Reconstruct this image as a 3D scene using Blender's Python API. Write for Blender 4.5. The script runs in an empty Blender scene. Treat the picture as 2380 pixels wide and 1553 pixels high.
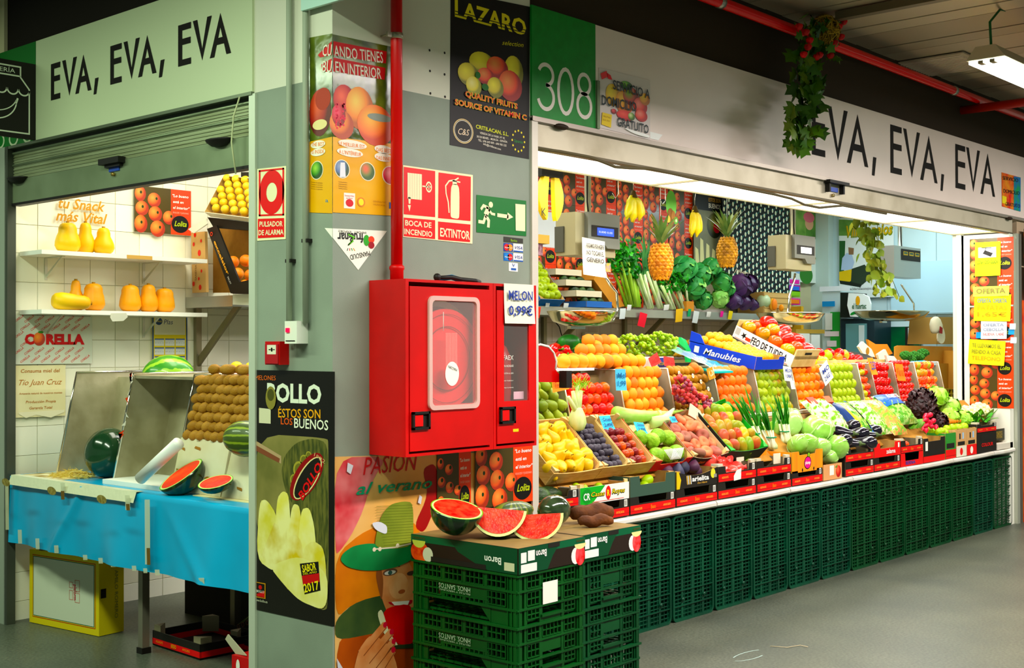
import bpy,bmesh,math,random
from mathutils import Vector as V,Matrix,Euler
random.seed(7)
sc=bpy.context.scene
COL=sc.collection
PI=math.pi
# ---------------------------------------------------------------- camera
FPX=2902.05
YAW,PIT,ROL=.7282334,.0102156,-.0021084
F_=V((math.cos(YAW)*math.cos(PIT),math.sin(YAW)*math.cos(PIT),math.sin(PIT)))
R0=V((math.sin(YAW),-math.cos(YAW),0));U0=R0.cross(F_)
R_=R0*math.cos(ROL)+U0*math.sin(ROL);U_=U0*math.cos(ROL)-R0*math.sin(ROL)
CAM=V((-3.356,-3.986,1.55))
cd=bpy.data.cameras.new('camera');cam=bpy.data.objects.new('camera',cd);COL.objects.link(cam)
cd.sensor_width=36;cd.lens=FPX/2380*36;cd.clip_end=60
cam.matrix_world=Matrix(((R_.x,U_.x,-F_.x,CAM.x),(R_.y,U_.y,-F_.y,CAM.y),(R_.z,U_.z,-F_.z,CAM.z),(0,0,0,1)))
sc.camera=cam
def at(x,y,**k): # point of the place on the plane X=, Y= or Z= seen at a pixel of the photograph
    d=F_+R_*((x-1190)/FPX)-U_*((y-776.5)/FPX)
    (ax,v),=k.items();i='XYZ'.index(ax)
    return CAM+d*((v-CAM[i])/d[i])
def CV(r,u,t):return R_*r+U_*u-F_*t # right, up, towards the camera
FPN={} # thing name -> its front piece (prints and lettering are its sub-parts)
# ---------------------------------------------------------------- world, exposure, lights
w=bpy.data.worlds.new('world');sc.world=w;w.use_nodes=True
w.node_tree.nodes['Background'].inputs[0].default_value=(.75,.95,.72,1)
w.node_tree.nodes['Background'].inputs[1].default_value=.2
sc.view_settings.view_transform='Standard';sc.view_settings.look='None'
sc.view_settings.exposure=0.28;sc.view_settings.gamma=1;sc.view_settings.use_curve_mapping=False
def area(name,loc,sx,sy,e,col,rot=(0,0,0),spread=None):
    l=bpy.data.lights.new(name,'AREA');l.shape='RECTANGLE';l.size=sx;l.size_y=sy;l.energy=e;l.color=col
    if spread:l.spread=spread
    o=bpy.data.objects.new(name,l);COL.objects.link(o);o.location=loc;o.rotation_euler=rot;return o
for i,x in enumerate((2.1,3.75,5.4,6.9)):
    area('soffit_light',(x,.27,2.54),1.5 if x<6.5 else 1.3,.40,17,(1,.98,.93))
area('shop_ceiling_light',(2.2,1.5,3.08),2.2,.5,34,(1,.98,.92))
area('shop_ceiling_light',(5.2,1.5,3.08),2.6,.5,42,(.98,1,.95))
area('shop_ceiling_light',(8.4,1.4,3.08),1.2,.6,26,(.80,.96,1))
area('shop_ceiling_light',(.7,1.7,3.08),.6,1.6,25,(1,.97,.80))
area('aisle_light',(2.4,-2.9,3.55),5.0,.30,360,(1,.90,.86))
area('aisle_light',(7.4,-2.2,3.4),3.0,.30,120,(1,.92,.86))
area('aisle_light',(-2.0,-1.0,3.5),.3,3.0,150,(.84,1,.74))
area('aisle_light',(-2.4,2.6,3.5),.3,2.4,85,(.80,1,.70))
# ---------------------------------------------------------------- materials
def lin(h):
    h=h.lstrip('#');r=[int(h[i:i+2],16)/255 for i in(0,2,4)]
    r=[(c/12.92 if c<.04045 else((c+.055)/1.055)**2.4)for c in r];g=.3*r[0]+.59*r[1]+.11*r[2]
    return tuple(max(0,min(1,g+(c-g)*1.18))for c in r)+(1,) # the photograph is strongly saturated
MC={}
def M(c,rough=.55,metal=0,c2=None,sc_=8,bump=0,bsc=40,coat=0,emit=0,alpha=1,lo=.35,hi=.65,rnd=0,det=3,trans=0,stretch=None,sss=0):
    key=(c,rough,metal,c2,sc_,bump,bsc,coat,emit,alpha,lo,hi,rnd,det,trans,stretch)
    if key in MC:return MC[key]
    m=bpy.data.materials.new('m_'+c);m.use_nodes=True;nt=m.node_tree;N=nt.nodes;L=nt.links
    b=N['Principled BSDF'];b.inputs['Base Color'].default_value=lin(c);b.inputs['Roughness'].default_value=rough
    b.inputs['Metallic'].default_value=metal;b.inputs['Specular IOR Level'].default_value=.28
    if coat:b.inputs['Coat Weight'].default_value=coat;b.inputs['Coat Roughness'].default_value=.12
    if alpha<1:b.inputs['Alpha'].default_value=alpha
    if trans:b.inputs['Transmission Weight'].default_value=trans;b.inputs['IOR'].default_value=1.2
    out=None
    if c2 or bump:
        tc=N.new('ShaderNodeTexCoord');src=tc.outputs['Object']
        if stretch:
            mp=N.new('ShaderNodeMapping');mp.inputs['Scale'].default_value=stretch;L.new(src,mp.inputs[0]);src=mp.outputs[0]
    if c2:
        n=N.new('ShaderNodeTexNoise');n.inputs['Scale'].default_value=sc_;n.inputs['Detail'].default_value=det
        if rnd:
            n.noise_dimensions='4D';oi=N.new('ShaderNodeObjectInfo');mm=N.new('ShaderNodeMath');mm.operation='MULTIPLY';mm.inputs[1].default_value=40
            L.new(oi.outputs['Random'],mm.inputs[0]);L.new(mm.outputs[0],n.inputs['W'])
        L.new(src,n.inputs['Vector'])
        r=N.new('ShaderNodeValToRGB');r.color_ramp.elements[0].position=lo;r.color_ramp.elements[1].position=hi
        r.color_ramp.elements[0].color=lin(c);r.color_ramp.elements[1].color=lin(c2)
        L.new(n.outputs['Fac'],r.inputs[0]);out=r.outputs[0];L.new(out,b.inputs['Base Color'])
    if bump:
        n2=N.new('ShaderNodeTexNoise');n2.inputs['Scale'].default_value=bsc;L.new(src,n2.inputs['Vector'])
        bp=N.new('ShaderNodeBump');bp.inputs['Strength'].default_value=bump;bp.inputs['Distance'].default_value=.01
        L.new(n2.outputs['Fac'],bp.inputs['Height']);L.new(bp.outputs[0],b.inputs['Normal'])
    if emit:
        b.inputs['Emission Strength'].default_value=emit;b.inputs['Emission Color'].default_value=lin(c)
    MC[key]=m;return m
def Mrad(c0,c1,c2=None): # flat printed picture of a round thing: radial print from its own UVs
    key=('rad',c0,c1,c2)
    if key in MC:return MC[key]
    m=bpy.data.materials.new('print_'+c0);m.use_nodes=True;nt=m.node_tree;N=nt.nodes;L=nt.links
    b=N['Principled BSDF'];b.inputs['Roughness'].default_value=.45
    uv=N.new('ShaderNodeUVMap');mp=N.new('ShaderNodeVectorMath');mp.operation='ADD';mp.inputs[1].default_value=(.28,-.3,0)
    ln=N.new('ShaderNodeVectorMath');ln.operation='LENGTH';r=N.new('ShaderNodeValToRGB')
    L.new(uv.outputs[0],mp.inputs[0]);L.new(mp.outputs[0],ln.inputs[0]);L.new(ln.outputs['Value'],r.inputs[0]);L.new(r.outputs[0],b.inputs['Base Color'])
    r.color_ramp.elements[0].color=lin(c0);r.color_ramp.elements[0].position=.1
    r.color_ramp.elements[1].color=lin(c1);r.color_ramp.elements[1].position=.75
    if c2:e=r.color_ramp.elements.new(1.0);e.color=lin(c2);e.position=1.0
    MC[key]=m;return m
def Mstripe(c,c2,n,twist=1.2,rough=.25,wob=1.0,thr=.35): # meridian stripes of a melon rind
    key=('str',c,c2,n,wob,thr)
    if key in MC:return MC[key]
    m=bpy.data.materials.new('rind');m.use_nodes=True;nt=m.node_tree;N=nt.nodes;L=nt.links
    b=N['Principled BSDF'];b.inputs['Roughness'].default_value=rough;b.inputs['Coat Weight'].default_value=.3
    tc=N.new('ShaderNodeTexCoord');sx=N.new('ShaderNodeSeparateXYZ');L.new(tc.outputs['Object'],sx.inputs[0])
    a=N.new('ShaderNodeMath');a.operation='ARCTAN2';L.new(sx.outputs[0],a.inputs[0]);L.new(sx.outputs[1],a.inputs[1])
    ns=N.new('ShaderNodeTexNoise');ns.inputs['Scale'].default_value=18;L.new(tc.outputs['Object'],ns.inputs['Vector'])
    k=N.new('ShaderNodeMath');k.operation='MULTIPLY_ADD';k.inputs[1].default_value=n;L.new(a.outputs[0],k.inputs[0])
    nn=N.new('ShaderNodeMath');nn.operation='MULTIPLY';nn.inputs[1].default_value=3*wob;L.new(ns.outputs['Fac'],nn.inputs[0]);L.new(nn.outputs[0],k.inputs[2])
    s=N.new('ShaderNodeMath');s.operation='SINE';L.new(k.outputs[0],s.inputs[0])
    r=N.new('ShaderNodeValToRGB');L.new(s.outputs[0],r.inputs[0])
    r.color_ramp.elements[0].color=lin(c);r.color_ramp.elements[0].position=thr;r.color_ramp.elements[1].color=lin(c2);r.color_ramp.elements[1].position=min(1,thr+.35)
    L.new(r.outputs[0],b.inputs['Base Color']);MC[key]=m;return m
# ---------------------------------------------------------------- object helpers
def tag(o,label=None,cat=None,group=None,kind=None):
    if label:o['label']=label
    if cat:o['category']=cat
    if group:o['group']=group
    if kind:o['kind']=kind
    return o
def wloc(p):
    s=V((0,0,0))
    while p is not None:s=s+p.location;p=p.parent
    return s
def thing(name,loc,label,cat,group=None):
    o=bpy.data.objects.new(name,None);COL.objects.link(o);o.location=loc;o.empty_display_size=.05
    return tag(o,label,cat,group)
def copytree(o,parent=None,loc=None,rot=None,scl=None,label=None,group=None):
    c=o.copy();COL.objects.link(c);c.parent=parent
    if loc is not None:c.location=loc
    if rot is not None:c.rotation_euler=rot
    if scl is not None:c.scale=(scl,)*3 if isinstance(scl,(int,float))else scl
    if label:c['label']=label
    if group:c['group']=group
    for ch in list(o.children):
        copytree(ch,c)
    return c
class MB:
    def __init__(s):s.v=[];s.f=[];s.mi=[];s.sm=[];s.uv={};s.mats=[]
    def m(s,mat):
        if mat not in s.mats:s.mats.append(mat)
        return s.mats.index(mat)
    def add(s,vs,fs,mat,smooth=False,uvs=None):
        b=len(s.v);s.v+=[tuple(v)for v in vs];k=s.m(mat)
        for f in fs:
            if uvs:s.uv[len(s.f)]=[uvs[i]for i in f]
            s.f.append(tuple(i+b for i in f));s.mi.append(k);s.sm.append(smooth)
        return s
    def box(s,a,b,mat):
        x0,y0,z0=a;x1,y1,z1=b
        return s.add([(x0,y0,z0),(x1,y0,z0),(x1,y1,z0),(x0,y1,z0),(x0,y0,z1),(x1,y0,z1),(x1,y1,z1),(x0,y1,z1)],
                     [(0,3,2,1),(4,5,6,7),(0,1,5,4),(1,2,6,5),(2,3,7,6),(3,0,4,7)],mat)
    def fbox(s,fr,a0,a1,b0,b1,c0,c1,mat): # box in a frame
        P=[fr.p(a,b,c)for c in(c0,c1)for(a,b)in((a0,b0),(a1,b0),(a1,b1),(a0,b1))]
        return s.add(P,[(0,3,2,1),(4,5,6,7),(0,1,5,4),(1,2,6,5),(2,3,7,6),(3,0,4,7)],mat)
    def prism(s,pts,d,mat,smooth=False): # closed 3D outline extruded by d
        n=len(pts);P=[V(p)for p in pts];Q=[p+V(d)for p in P]
        nrm=(P[1]-P[0]).cross(P[2]-P[1])
        rg=list(range(n))
        fs=[tuple(rg),tuple(n+i for i in reversed(rg))]+[((i+1)%n,i,n+i,n+(i+1)%n)for i in range(n)]
        if nrm.dot(V(d))>0:fs=[tuple(reversed(f))for f in fs]
        return s.add(P+Q,fs,mat,smooth)
    def tube(s,pts,r,mat,seg=8,cap=True,smooth=True):
        P=[V(p)for p in pts];n=len(P);rs=r if isinstance(r,(list,tuple))else[r]*n
        vs=[];up=None
        for i in range(n):
            d=(P[min(i+1,n-1)]-P[max(i-1,0)]).normalized()
            if up is None:up=d.orthogonal().normalized()
            a=(up-d*up.dot(d));a=a.normalized()if a.length>1e-6 else d.orthogonal().normalized();up=a;b=d.cross(a)
            for k in range(seg):
                t=2*PI*k/seg;vs.append(P[i]+(a*math.cos(t)+b*math.sin(t))*rs[i])
        fs=[(i*seg+k,i*seg+(k+1)%seg,(i+1)*seg+(k+1)%seg,(i+1)*seg+k)for i in range(n-1)for k in range(seg)]
        if cap:fs+=[tuple(reversed(range(seg))),tuple(range((n-1)*seg,n*seg))]
        return s.add(vs,fs,mat,smooth)
    def lathe(s,prof,mat,seg=16,o=(0,0,0),rib=0,nrib=0,mtx=None,fn=None,smooth=True):
        vs=[];o=V(o)
        for(r,z)in prof:
            for k in range(seg):
                t=2*PI*k/seg;rr=r*(1+rib*abs(math.sin(nrib*t/2))-rib/2)if rib else r
                p=V((rr*math.cos(t),rr*math.sin(t),z))
                if fn:p=fn(p)
                if mtx:p=mtx@p
                vs.append(p+o)
        n=len(prof)
        fs=[(i*seg+k,i*seg+(k+1)%seg,(i+1)*seg+(k+1)%seg,(i+1)*seg+k)for i in range(n-1)for k in range(seg)]
        if prof[0][0]>1e-5:fs.append(tuple(reversed(range(seg))))
        if prof[-1][0]>1e-5:fs.append(tuple(range((n-1)*seg,n*seg)))
        return s.add(vs,fs,mat,smooth)
    def ball(s,c,r,mat,seg=12,rings=8,sc_=(1,1,1),mtx=None,fn=None):
        prof=[(max(1e-4,math.sin(PI*i/rings)*r),-math.cos(PI*i/rings)*r)for i in range(rings+1)]
        S=Matrix.Diagonal(V(sc_)).to_3x3()
        m3=(mtx@S)if mtx else S
        return s.lathe(prof,mat,seg,o=c,mtx=m3,fn=fn)
    def ell(s,fr,cx,cy,rx,ry,c,mat,seg=24,a0=0,a1=2*PI,rot=0):
        P=[];U=[]
        full=abs(a1-a0-2*PI)<1e-6
        for k in range(seg if full else seg+1):
            t=a0+(a1-a0)*k/seg;x=rx*math.cos(t);y=ry*math.sin(t)
            P.append(fr.p(cx+x*math.cos(rot)-y*math.sin(rot),cy+x*math.sin(rot)+y*math.cos(rot),c));U.append((math.cos(t),math.sin(t)))
        return s.add(P,[tuple(range(len(P)))],mat,uvs=U)
    def ring(s,fr,cx,cy,r0,r1,c,mat,seg=32,a0=0,a1=2*PI,asp=1):
        P=[]
        for k in range(seg+1):
            t=a0+(a1-a0)*k/seg
            for r in(r0,r1):P.append(fr.p(cx+r*math.cos(t),cy+r*asp*math.sin(t),c))
        return s.add(P,[(2*k,2*k+1,2*k+3,2*k+2)for k in range(seg)],mat)
    def rect(s,fr,a0,b0,a1,b1,c,mat):
        return s.add([fr.p(a0,b0,c),fr.p(a1,b0,c),fr.p(a1,b1,c),fr.p(a0,b1,c)],[(0,1,2,3)],mat,uvs=[(-1,-1),(1,-1),(1,1),(-1,1)])
    def poly(s,fr,pts,c,mat):
        return s.add([fr.p(a,b,c)for a,b in pts],[tuple(range(len(pts)))],mat,uvs=[(0,0)]*len(pts))
    def line(s,fr,pts,wd,c,mat): # flat ribbon with mitred joints
        P=[V((a,b))for k,(a,b)in enumerate(pts)if not k or(V(pts[k])-V(pts[k-1])).length>1e-6];n=len(P);closed=n>3 and(P[0]-P[-1]).length<1e-5
        if closed:P=P[:-1];n-=1
        L=[]
        for k in range(n):
            d0=(P[k]-P[k-1]).normalized()if k or closed else None;d1=(P[(k+1)%n]-P[k]).normalized()if k<n-1 or closed else None
            if d0 is None:d0=d1
            if d1 is None:d1=d0
            t=(d0+d1);t=t.normalized()if t.length>.2 else d1;m=V((-t.y,t.x));q=m/max(.45,m.dot(V((-d1.y,d1.x))))*wd/2;L+=[P[k]-q,P[k]+q]
        vs=[fr.p(v.x,v.y,c)for v in L];return s.add(vs,[(2*k,(2*k+2)%(2*n),(2*k+3)%(2*n),2*k+1)for k in range(n if closed else n-1)],mat,uvs=[(0,0)]*len(vs))
    def mesh(s,name,org=V((0,0,0))):
        me=bpy.data.meshes.new(name);org=V(org)
        me.from_pydata([(x-org.x,y-org.y,z-org.z)for x,y,z in s.v],[],s.f)
        for m in s.mats:me.materials.append(m)
        me.polygons.foreach_set('material_index',s.mi);me.polygons.foreach_set('use_smooth',s.sm)
        if s.uv:
            uv=me.uv_layers.new(name='UVMap')
            for p in me.polygons:
                if p.index in s.uv:
                    for li,q in zip(p.loop_indices,s.uv[p.index]):uv.data[li].uv=q
        me.update();return me
    def part(s,name,parent,label=None,kind=None):
        if name.endswith(('print','label','band','field','fields','symbol','circles','stamps')):parent=FPN.get(parent.name,parent)
        o=bpy.data.objects.new(name,s.mesh(name,wloc(parent)));COL.objects.link(o);o.parent=parent
        return tag(o,label,None,None,kind)
    def obj(s,name,label=None,cat=None,group=None,kind=None):
        xs=[v[0]for v in s.v];ys=[v[1]for v in s.v];zs=[v[2]for v in s.v]
        org=V(((min(xs)+max(xs))/2,(min(ys)+max(ys))/2,min(zs)))
        o=bpy.data.objects.new(name,s.mesh(name,org));COL.objects.link(o);o.location=org
        return tag(o,label,cat,group,kind)
class Fr:
    def __init__(s,o,u,v):
        s.o=V(o);s.u=V(u).normalized();s.v=V(v).normalized();s.n=s.u.cross(s.v)
    def p(s,a,b,c=0):return s.o+s.u*a+s.v*b+s.n*c
    def m(s,a,b,c,rot=0,sx=1,sy=1):
        u=s.u*math.cos(rot)+s.v*math.sin(rot);v=s.v*math.cos(rot)-s.u*math.sin(rot);p=s.p(a,b,c)
        return Matrix(((u.x*sx,v.x*sy,s.n.x,p.x),(u.y*sx,v.y*sy,s.n.y,p.y),(u.z*sx,v.z*sy,s.n.z,p.z),(0,0,0,1)))
def FY(x,y,z):return Fr((x,y,z),(1,0,0),(0,0,1)) # faces -Y (the right-hand front)
def FX(x,y,z):return Fr((x,y,z),(0,-1,0),(0,0,1)) # faces -X (the left-hand front)
TC={}
def text(st,fr,a,b,h,mat,parent,rot=0,w=None,c=.0012,bold=0,shear=0,align='L',name='lettering',label=None):
    """flat lettering: (a,b) is the left end of the base line, h the height of a capital, w the wanted width"""
    key=(st,bold,shear,mat.name)
    if key not in TC:
        cu=bpy.data.curves.new('t','FONT');cu.body=st;cu.size=1;cu.offset=bold;cu.shear=shear;cu.resolution_u=2
        cu.align_x='LEFT'
        o=bpy.data.objects.new('t',cu);COL.objects.link(o);bpy.context.view_layer.update()
        me=bpy.data.meshes.new_from_object(o.evaluated_get(bpy.context.evaluated_depsgraph_get()))
        bpy.data.objects.remove(o);me.materials.clear();me.materials.append(mat)
        xs=[v.co.x for v in me.vertices]or[0,1]
        TC[key]=(me,min(xs),max(xs))
    me,x0,x1=TC[key];s=h/.72;sx=s if w is None else w/(x1-x0)
    if align=='C':a=a-(x1-x0)*sx/2*math.cos(rot);b=b-(x1-x0)*sx/2*math.sin(rot)
    parent=FPN.get(parent.name,parent);o=bpy.data.objects.new(name,me);COL.objects.link(o);o.parent=parent
    if label:o['label']=label
    mt=fr.m(a,b,c,rot,sx,s);mt.translation-=wloc(parent)
    mt=mt@Matrix.Translation((-x0,0,0));o.matrix_basis=mt
    return o
ORD='first second third fourth fifth sixth seventh eighth ninth tenth eleventh twelfth thirteenth'.split()
def orient(o,z,roll=0):
    o.rotation_euler=(V(z).to_track_quat('Z','Y').to_matrix().to_4x4()@Matrix.Rotation(roll,4,'Z')).to_euler()
# common materials
WHITE=M('#f2f2ea',.5);PAPER=M('#f4f3e6',.7);BLACK=M('#14120f',.5);DARK=M('#1b1813',.6)
STEEL=M('#c2bba2',.38,.45,c2='#9f987c',sc_=5,bump=.05,bsc=60)
CHROME=M('#d8d6cc',.12,1);CARD=M('#b98b4c',.85,c2='#a87a3e',sc_=12);WOOD=M('#d8b274',.7,c2='#c79a58',sc_=14,stretch=(1,1,6))
LWOOD=M('#e6cb92',.7,c2='#d5b276',sc_=14);RED=M('#d00c12',.35,c2='#b80a10',sc_=3,coat=.4);BRED=M('#e0181c',.5)
GREENP=M('#0c5a2c',.42,c2='#0a4c26',sc_=6);GREY=M('#93988d',.6)
# ================================================================ STRUCTURE
def struct(mb,name,label=None):return mb.obj(name,label,kind='structure')
def sbox(name,a,b,mat):return struct(MB().box(a,b,mat),name)
FLOORM=M('#6d7466',.38,c2='#7f8471',sc_=2.2,bump=.08,bsc=300)
def floor_mat():
    m=M('#474c43',.4,c2='#585c4f',sc_=1.7,lo=.3,hi=.7);nt=m.node_tree;N=nt.nodes;L=nt.links
    b=N['Principled BSDF'];old=b.inputs['Base Color'].links[0].from_socket
    n=N.new('ShaderNodeTexNoise');n.inputs['Scale'].default_value=70;n.inputs['Detail'].default_value=4
    tc=N.new('ShaderNodeTexCoord');L.new(tc.outputs['Object'],n.inputs['Vector'])
    mx=N.new('ShaderNodeMix');mx.data_type='RGBA';mx.blend_type='OVERLAY';mx.inputs[0].default_value=.9
    L.new(old,mx.inputs[6]);L.new(n.outputs['Fac'],mx.inputs[7]);L.new(mx.outputs[2],b.inputs['Base Color']);return m
sbox('floor',(-9,-9,-.1),(15,6,0),floor_mat())
PG=M('#8f9a8c',.5,c2='#858f82',sc_=3,bump=.05,bsc=200);PW=M('#dcdccb',.5)
mb=MB();mb.box((0,0,0),(1.25,.53,2.675),PG);mb.box((0,0,2.675),(1.25,.53,3.9),PW)
wc=struct(mb,'wall_corner')
def holes():
    h=MB();f=FY(0,0,0)
    for x,y in((998,117),(999,165),(1000,217),(1033,123),(1033,173),(1034,225)):
        q=at(x,y,Y=0);h.ell(f,q.x,q.z,.006,.006,.0012,DARK,8)
    h.part('screw_holes',wc,kind='stuff')
holes()
ALU=M('#c3c7b8',.35,.5)
sbox('trim_1',(-.012,.51,0),(.05,.555,2.67),M('#cfd6c6',.4,.3))
sbox('trim_2',(1.25,-.012,0),(1.295,.06,2.67),M('#d9d4c8',.4,.2))
mb=MB();mb.box((7.69,-.03,0),(7.745,.06,2.53),ALU);mb.box((7.76,-.03,0),(7.81,.04,2.53),M('#77736a',.4,.5));struct(mb,'trim_3')
mb=MB();mb.box((-.02,2.775,0),(.03,2.80,2.68),M('#4c5047',.5,.4));mb.box((-.02,2.81,0),(.03,2.95,2.68),M('#a9b1a4',.4,.3));struct(mb,'trim_4')
mb=MB();mb.box((-.08,2.95,0),(.06,6,3.9),PG);struct(mb,'wall_left_far')
# neighbour stall beyond the right post
mb=MB();mb.box((7.81,.01,0),(12,.1,2.68),M('#b9a58c',.6));struct(mb,'wall_right_far')
# shop shell
sbox('wall_back',(.0,2.8595,0),(9.55,2.95,3.9),M('#cdc7a6',.8))
sbox('wall_right',(9.5,.4,0),(9.6,2.9,3.2),M('#cfe3e6',.55,c2='#c2d9dd',sc_=1.5))
sbox('wall_front',(7.6,.40,0),(9.6,.5,3.2),PW)
sbox('wall_side',(7.6,.0,0),(7.685,.42,2.53),M('#eef0e2',.4))
sbox('trim_5',(7.585,.42,0),(7.62,.46,2.54),M('#f4f6ea',.4))
sbox('ceiling_shop',(.05,.55,3.15),(9.55,2.87,3.25),M('#f1f0e6',.7))
sbox('wall_pillar_back',(.05,.53,2.6),(1.25,.6,3.9),PW)
# column of the far corner
sbox('wall_column',(9.38,2.64,0),(9.52,2.87,3.15),M('#c8dad6',.6))
# tiles of the back wall (picked apart) - grout plane is the wall behind
wb=bpy.data.objects['wall_back']
TILE=.1655
TM=[M('#f4f3df',.22,coat=.3),M('#efeed8',.22,coat=.3),M('#f7f6e6',.22,coat=.3)];TM2=[M('#e9dcd0',.25,coat=.3),M('#e3d5c9',.25,coat=.3)]
def tile_mesh(mat):
    b=MB();e=.0009;s=TILE-e;g=.0016
    P=[(e,0,e),(s,0,e),(s,0,s),(e,0,s)];Q=[(e+g,-.003,e+g),(s-g,-.003,e+g),(s-g,-.003,s-g),(e+g,-.003,s-g)]
    b.add(P+Q,[(4,5,6,7),(0,1,5,4),(1,2,6,5),(2,3,7,6),(3,0,4,7)],mat);return b.mesh('tile')
tms=[tile_mesh(m)for m in TM];tms2=[tile_mesh(m)for m in TM2]
def tiles(x0,nx,z0,nz,ms):
    for i in range(nx):
        for k in range(nz):
            o=bpy.data.objects.new('tile',random.choice(ms));COL.objects.link(o);o.parent=wb
            o.location=V((x0+i*TILE,2.858,z0+k*TILE))-wb.location
tiles(.035,12,-.06,17,tms)
tiles(4.5,22,1.26,4,tms2)
# large pale panels and their joints on the far right wall
mb=MB()
for y in(.9,1.45,2.0,2.55):mb.box((9.494,y,0),(9.502,y+.006,3.15),M('#9fb6ba',.6))
for z in(1.35,1.52,1.69,1.86):mb.box((9.494,.5,z),(9.502,2.6,z+.005),M('#a9bfc2',.6))
mb.box((9.47,.62,1.9),(9.5,1.95,2.45),M('#bfe0ee',.5));mb.box((9.465,.60,1.885),(9.5,1.97,1.9),M('#8fa7ad',.5))
struct(mb,'trim_6')
# soffit light box over the right-hand counter
so=MB();so.box((1.30,.05,2.56),(7.6,.50,2.66),WHITE)
for a in(.055,.485):so.box((1.3,a,2.54),(7.6,a+.015,2.56),M('#c9c6a8',.4))
for x in(1.34,2.95,4.55,6.2,7.58):so.box((x-.01,.055,2.538),(x+.01,.5,2.56),M('#c9c6a8',.4))
so=struct(so,'ceiling_soffit')
LP=M('#fffdf4',.5,emit=1.6)
for a,b in((1.35,2.94),(2.96,4.54),(4.56,6.19),(6.21,7.57)):
    MB().box((a,.07,2.548),(b,.485,2.556),LP).part('light_panel',so)
# fascia and market ceiling
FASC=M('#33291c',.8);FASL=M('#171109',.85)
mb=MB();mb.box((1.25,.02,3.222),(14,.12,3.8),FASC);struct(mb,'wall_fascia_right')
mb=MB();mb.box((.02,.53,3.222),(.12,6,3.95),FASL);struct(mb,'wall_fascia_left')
CM=[M('#b5ab98',.4,.3),M('#c2b8a4',.38,.3),M('#a79d8b',.42,.3)]
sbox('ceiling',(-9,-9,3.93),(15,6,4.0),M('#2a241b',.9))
ceil=bpy.data.objects['ceiling']
x=-.4;i=0
while x<13:
    wdt=.62;b=MB();z=3.66
    for k in range(3):
        b.box((x+.004+k*wdt/3,-1.9,z+.004*(k%2)),(x+(k+1)*wdt/3-.004,.02,z+.02),CM[(i)%3])
    b.part('ceiling_panel',ceil);x+=wdt;i+=1
mb=MB();mb.box((-2,-2.45,3.42),(14,-1.9,3.9),M('#5a5244',.6,.2));struct(mb,'trim_7')
x=-.4
b=MB()
# ---- sign boards (each a thing)
SW=M('#efe2d9',.38,c2='#e8dbd2',sc_=2);SG=M('#128a3c',.4);SWL=M('#cdd8b6',.4)  # SWL mixes the greenish lamp tint into the left sign's colour
PRINTK=M('#0e0b06',.8)
def letter_polys(ch,x0,x1,z0,z1,s):
    w=x1-x0;h=z1-z0;m=(x0+x1)/2;P=[]
    if ch=='E':
        P=[[(x0,z0),(x0+s,z0),(x0+s,z1),(x0,z1)],[(x0+s,z0),(x1,z0),(x1,z0+s*.85),(x0+s,z0+s*.85)],[(x0+s,z1-s*.85),(x1,z1-s*.85),(x1,z1),(x0+s,z1)],
             [(x0+s,z0+h*.5),(x1-.003,z0+h*.5),(x1-.003,z0+h*.5+s*.85),(x0+s,z0+h*.5+s*.85)]]
    if ch=='V':P=[[(x0,z1),(x0+s*1.05,z1),(m+s*.2,z0+s*.9),(m,z0)],[(x1-s*1.05,z1),(x1,z1),(m,z0),(m-s*.2,z0+s*.9)]]
    if ch=='A':P=[[(x0,z0),(x0+s*1.05,z0),(m+s*.1,z1-s*1.6),(m,z1)],[(x1-s*1.05,z0),(x1,z0),(m,z1),(m-s*.1,z1-s*1.6)],[(x0+w*.2,z0+h*.27),(x1-w*.2,z0+h*.27),(x1-w*.24,z0+h*.27+s*.9),(x0+w*.24,z0+h*.27+s*.9)]]
    if ch==',':P=[[(x0,z0-h*.14),(x0+s*.8,z0-h*.14),(x1,z0+s*1.6),(x1-s,z0+s*1.6)]]
    return P
def eva(parent,fr,items,z0,z1,s,ab):
    for ch,a,c in items:
        b=MB()
        for k,p in enumerate(letter_polys(ch,a,c,z0,z1,s)):b.poly(fr,p,.0015+.0003*k,PRINTK)
        b.part('letter',parent)
r=thing('shop_sign',(4.9,0,2.68),'long white sign board over the right-hand fruit counter lettered EVA three times','sign')
MB().box((1.757,-.012,2.68),(8.6,.02,3.22),SW).part('board',r)
MB().box((1.757,-.018,2.655),(8.6,.02,2.678),M('#a8a096',.35,.5)).part('bottom_rail',r,'aluminium rail')
fs=FY(0,-.012,0)
X=lambda px,py:at(px,py,Y=-.012).x
items=[]
for e0,e1,v0,v1,a0,a1,c0,c1 in((345,445,465,615,608,768,795,830),(935,1020,1032,1158,1158,1288,1310,1338),(1423,1497,1505,1608,1610,1720,0,0)):
    q=lambda u:X(1780+u/3.235,330)
    items+=[('E',q(e0),q(e1)),('V',q(v0),q(v1)),('A',q(a0),q(a1))]
    if c0:items.append((',',q(c0),q(c1)))
zt=at(1886.6,236,Y=0).z;zb=at(1886.6,360,Y=0).z
eva(r,fs,items,zb,zt,.052,0)
r=thing('number_sign',(1.5,0,2.68),'green square sign panel with the white stall number 308','sign')
MB().box((1.25,-.012,2.68),(1.755,.02,3.222),M('#1f8d3d',.4,c2='#1a8236',sc_=20)).part('board',r)
NW=M('#ece6dc',.4)
b=MB();f=FY(1.25,-.012,2.68)
def num_stroke(b,f,cx,cy,rx,ry,a0,a1,wd):
    n=20;P=[(cx+rx*math.cos(a0+(a1-a0)*k/n),cy+ry*math.sin(a0+(a1-a0)*k/n))for k in range(n+1)];b.line(f,P,wd,.0012,NW)
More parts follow.
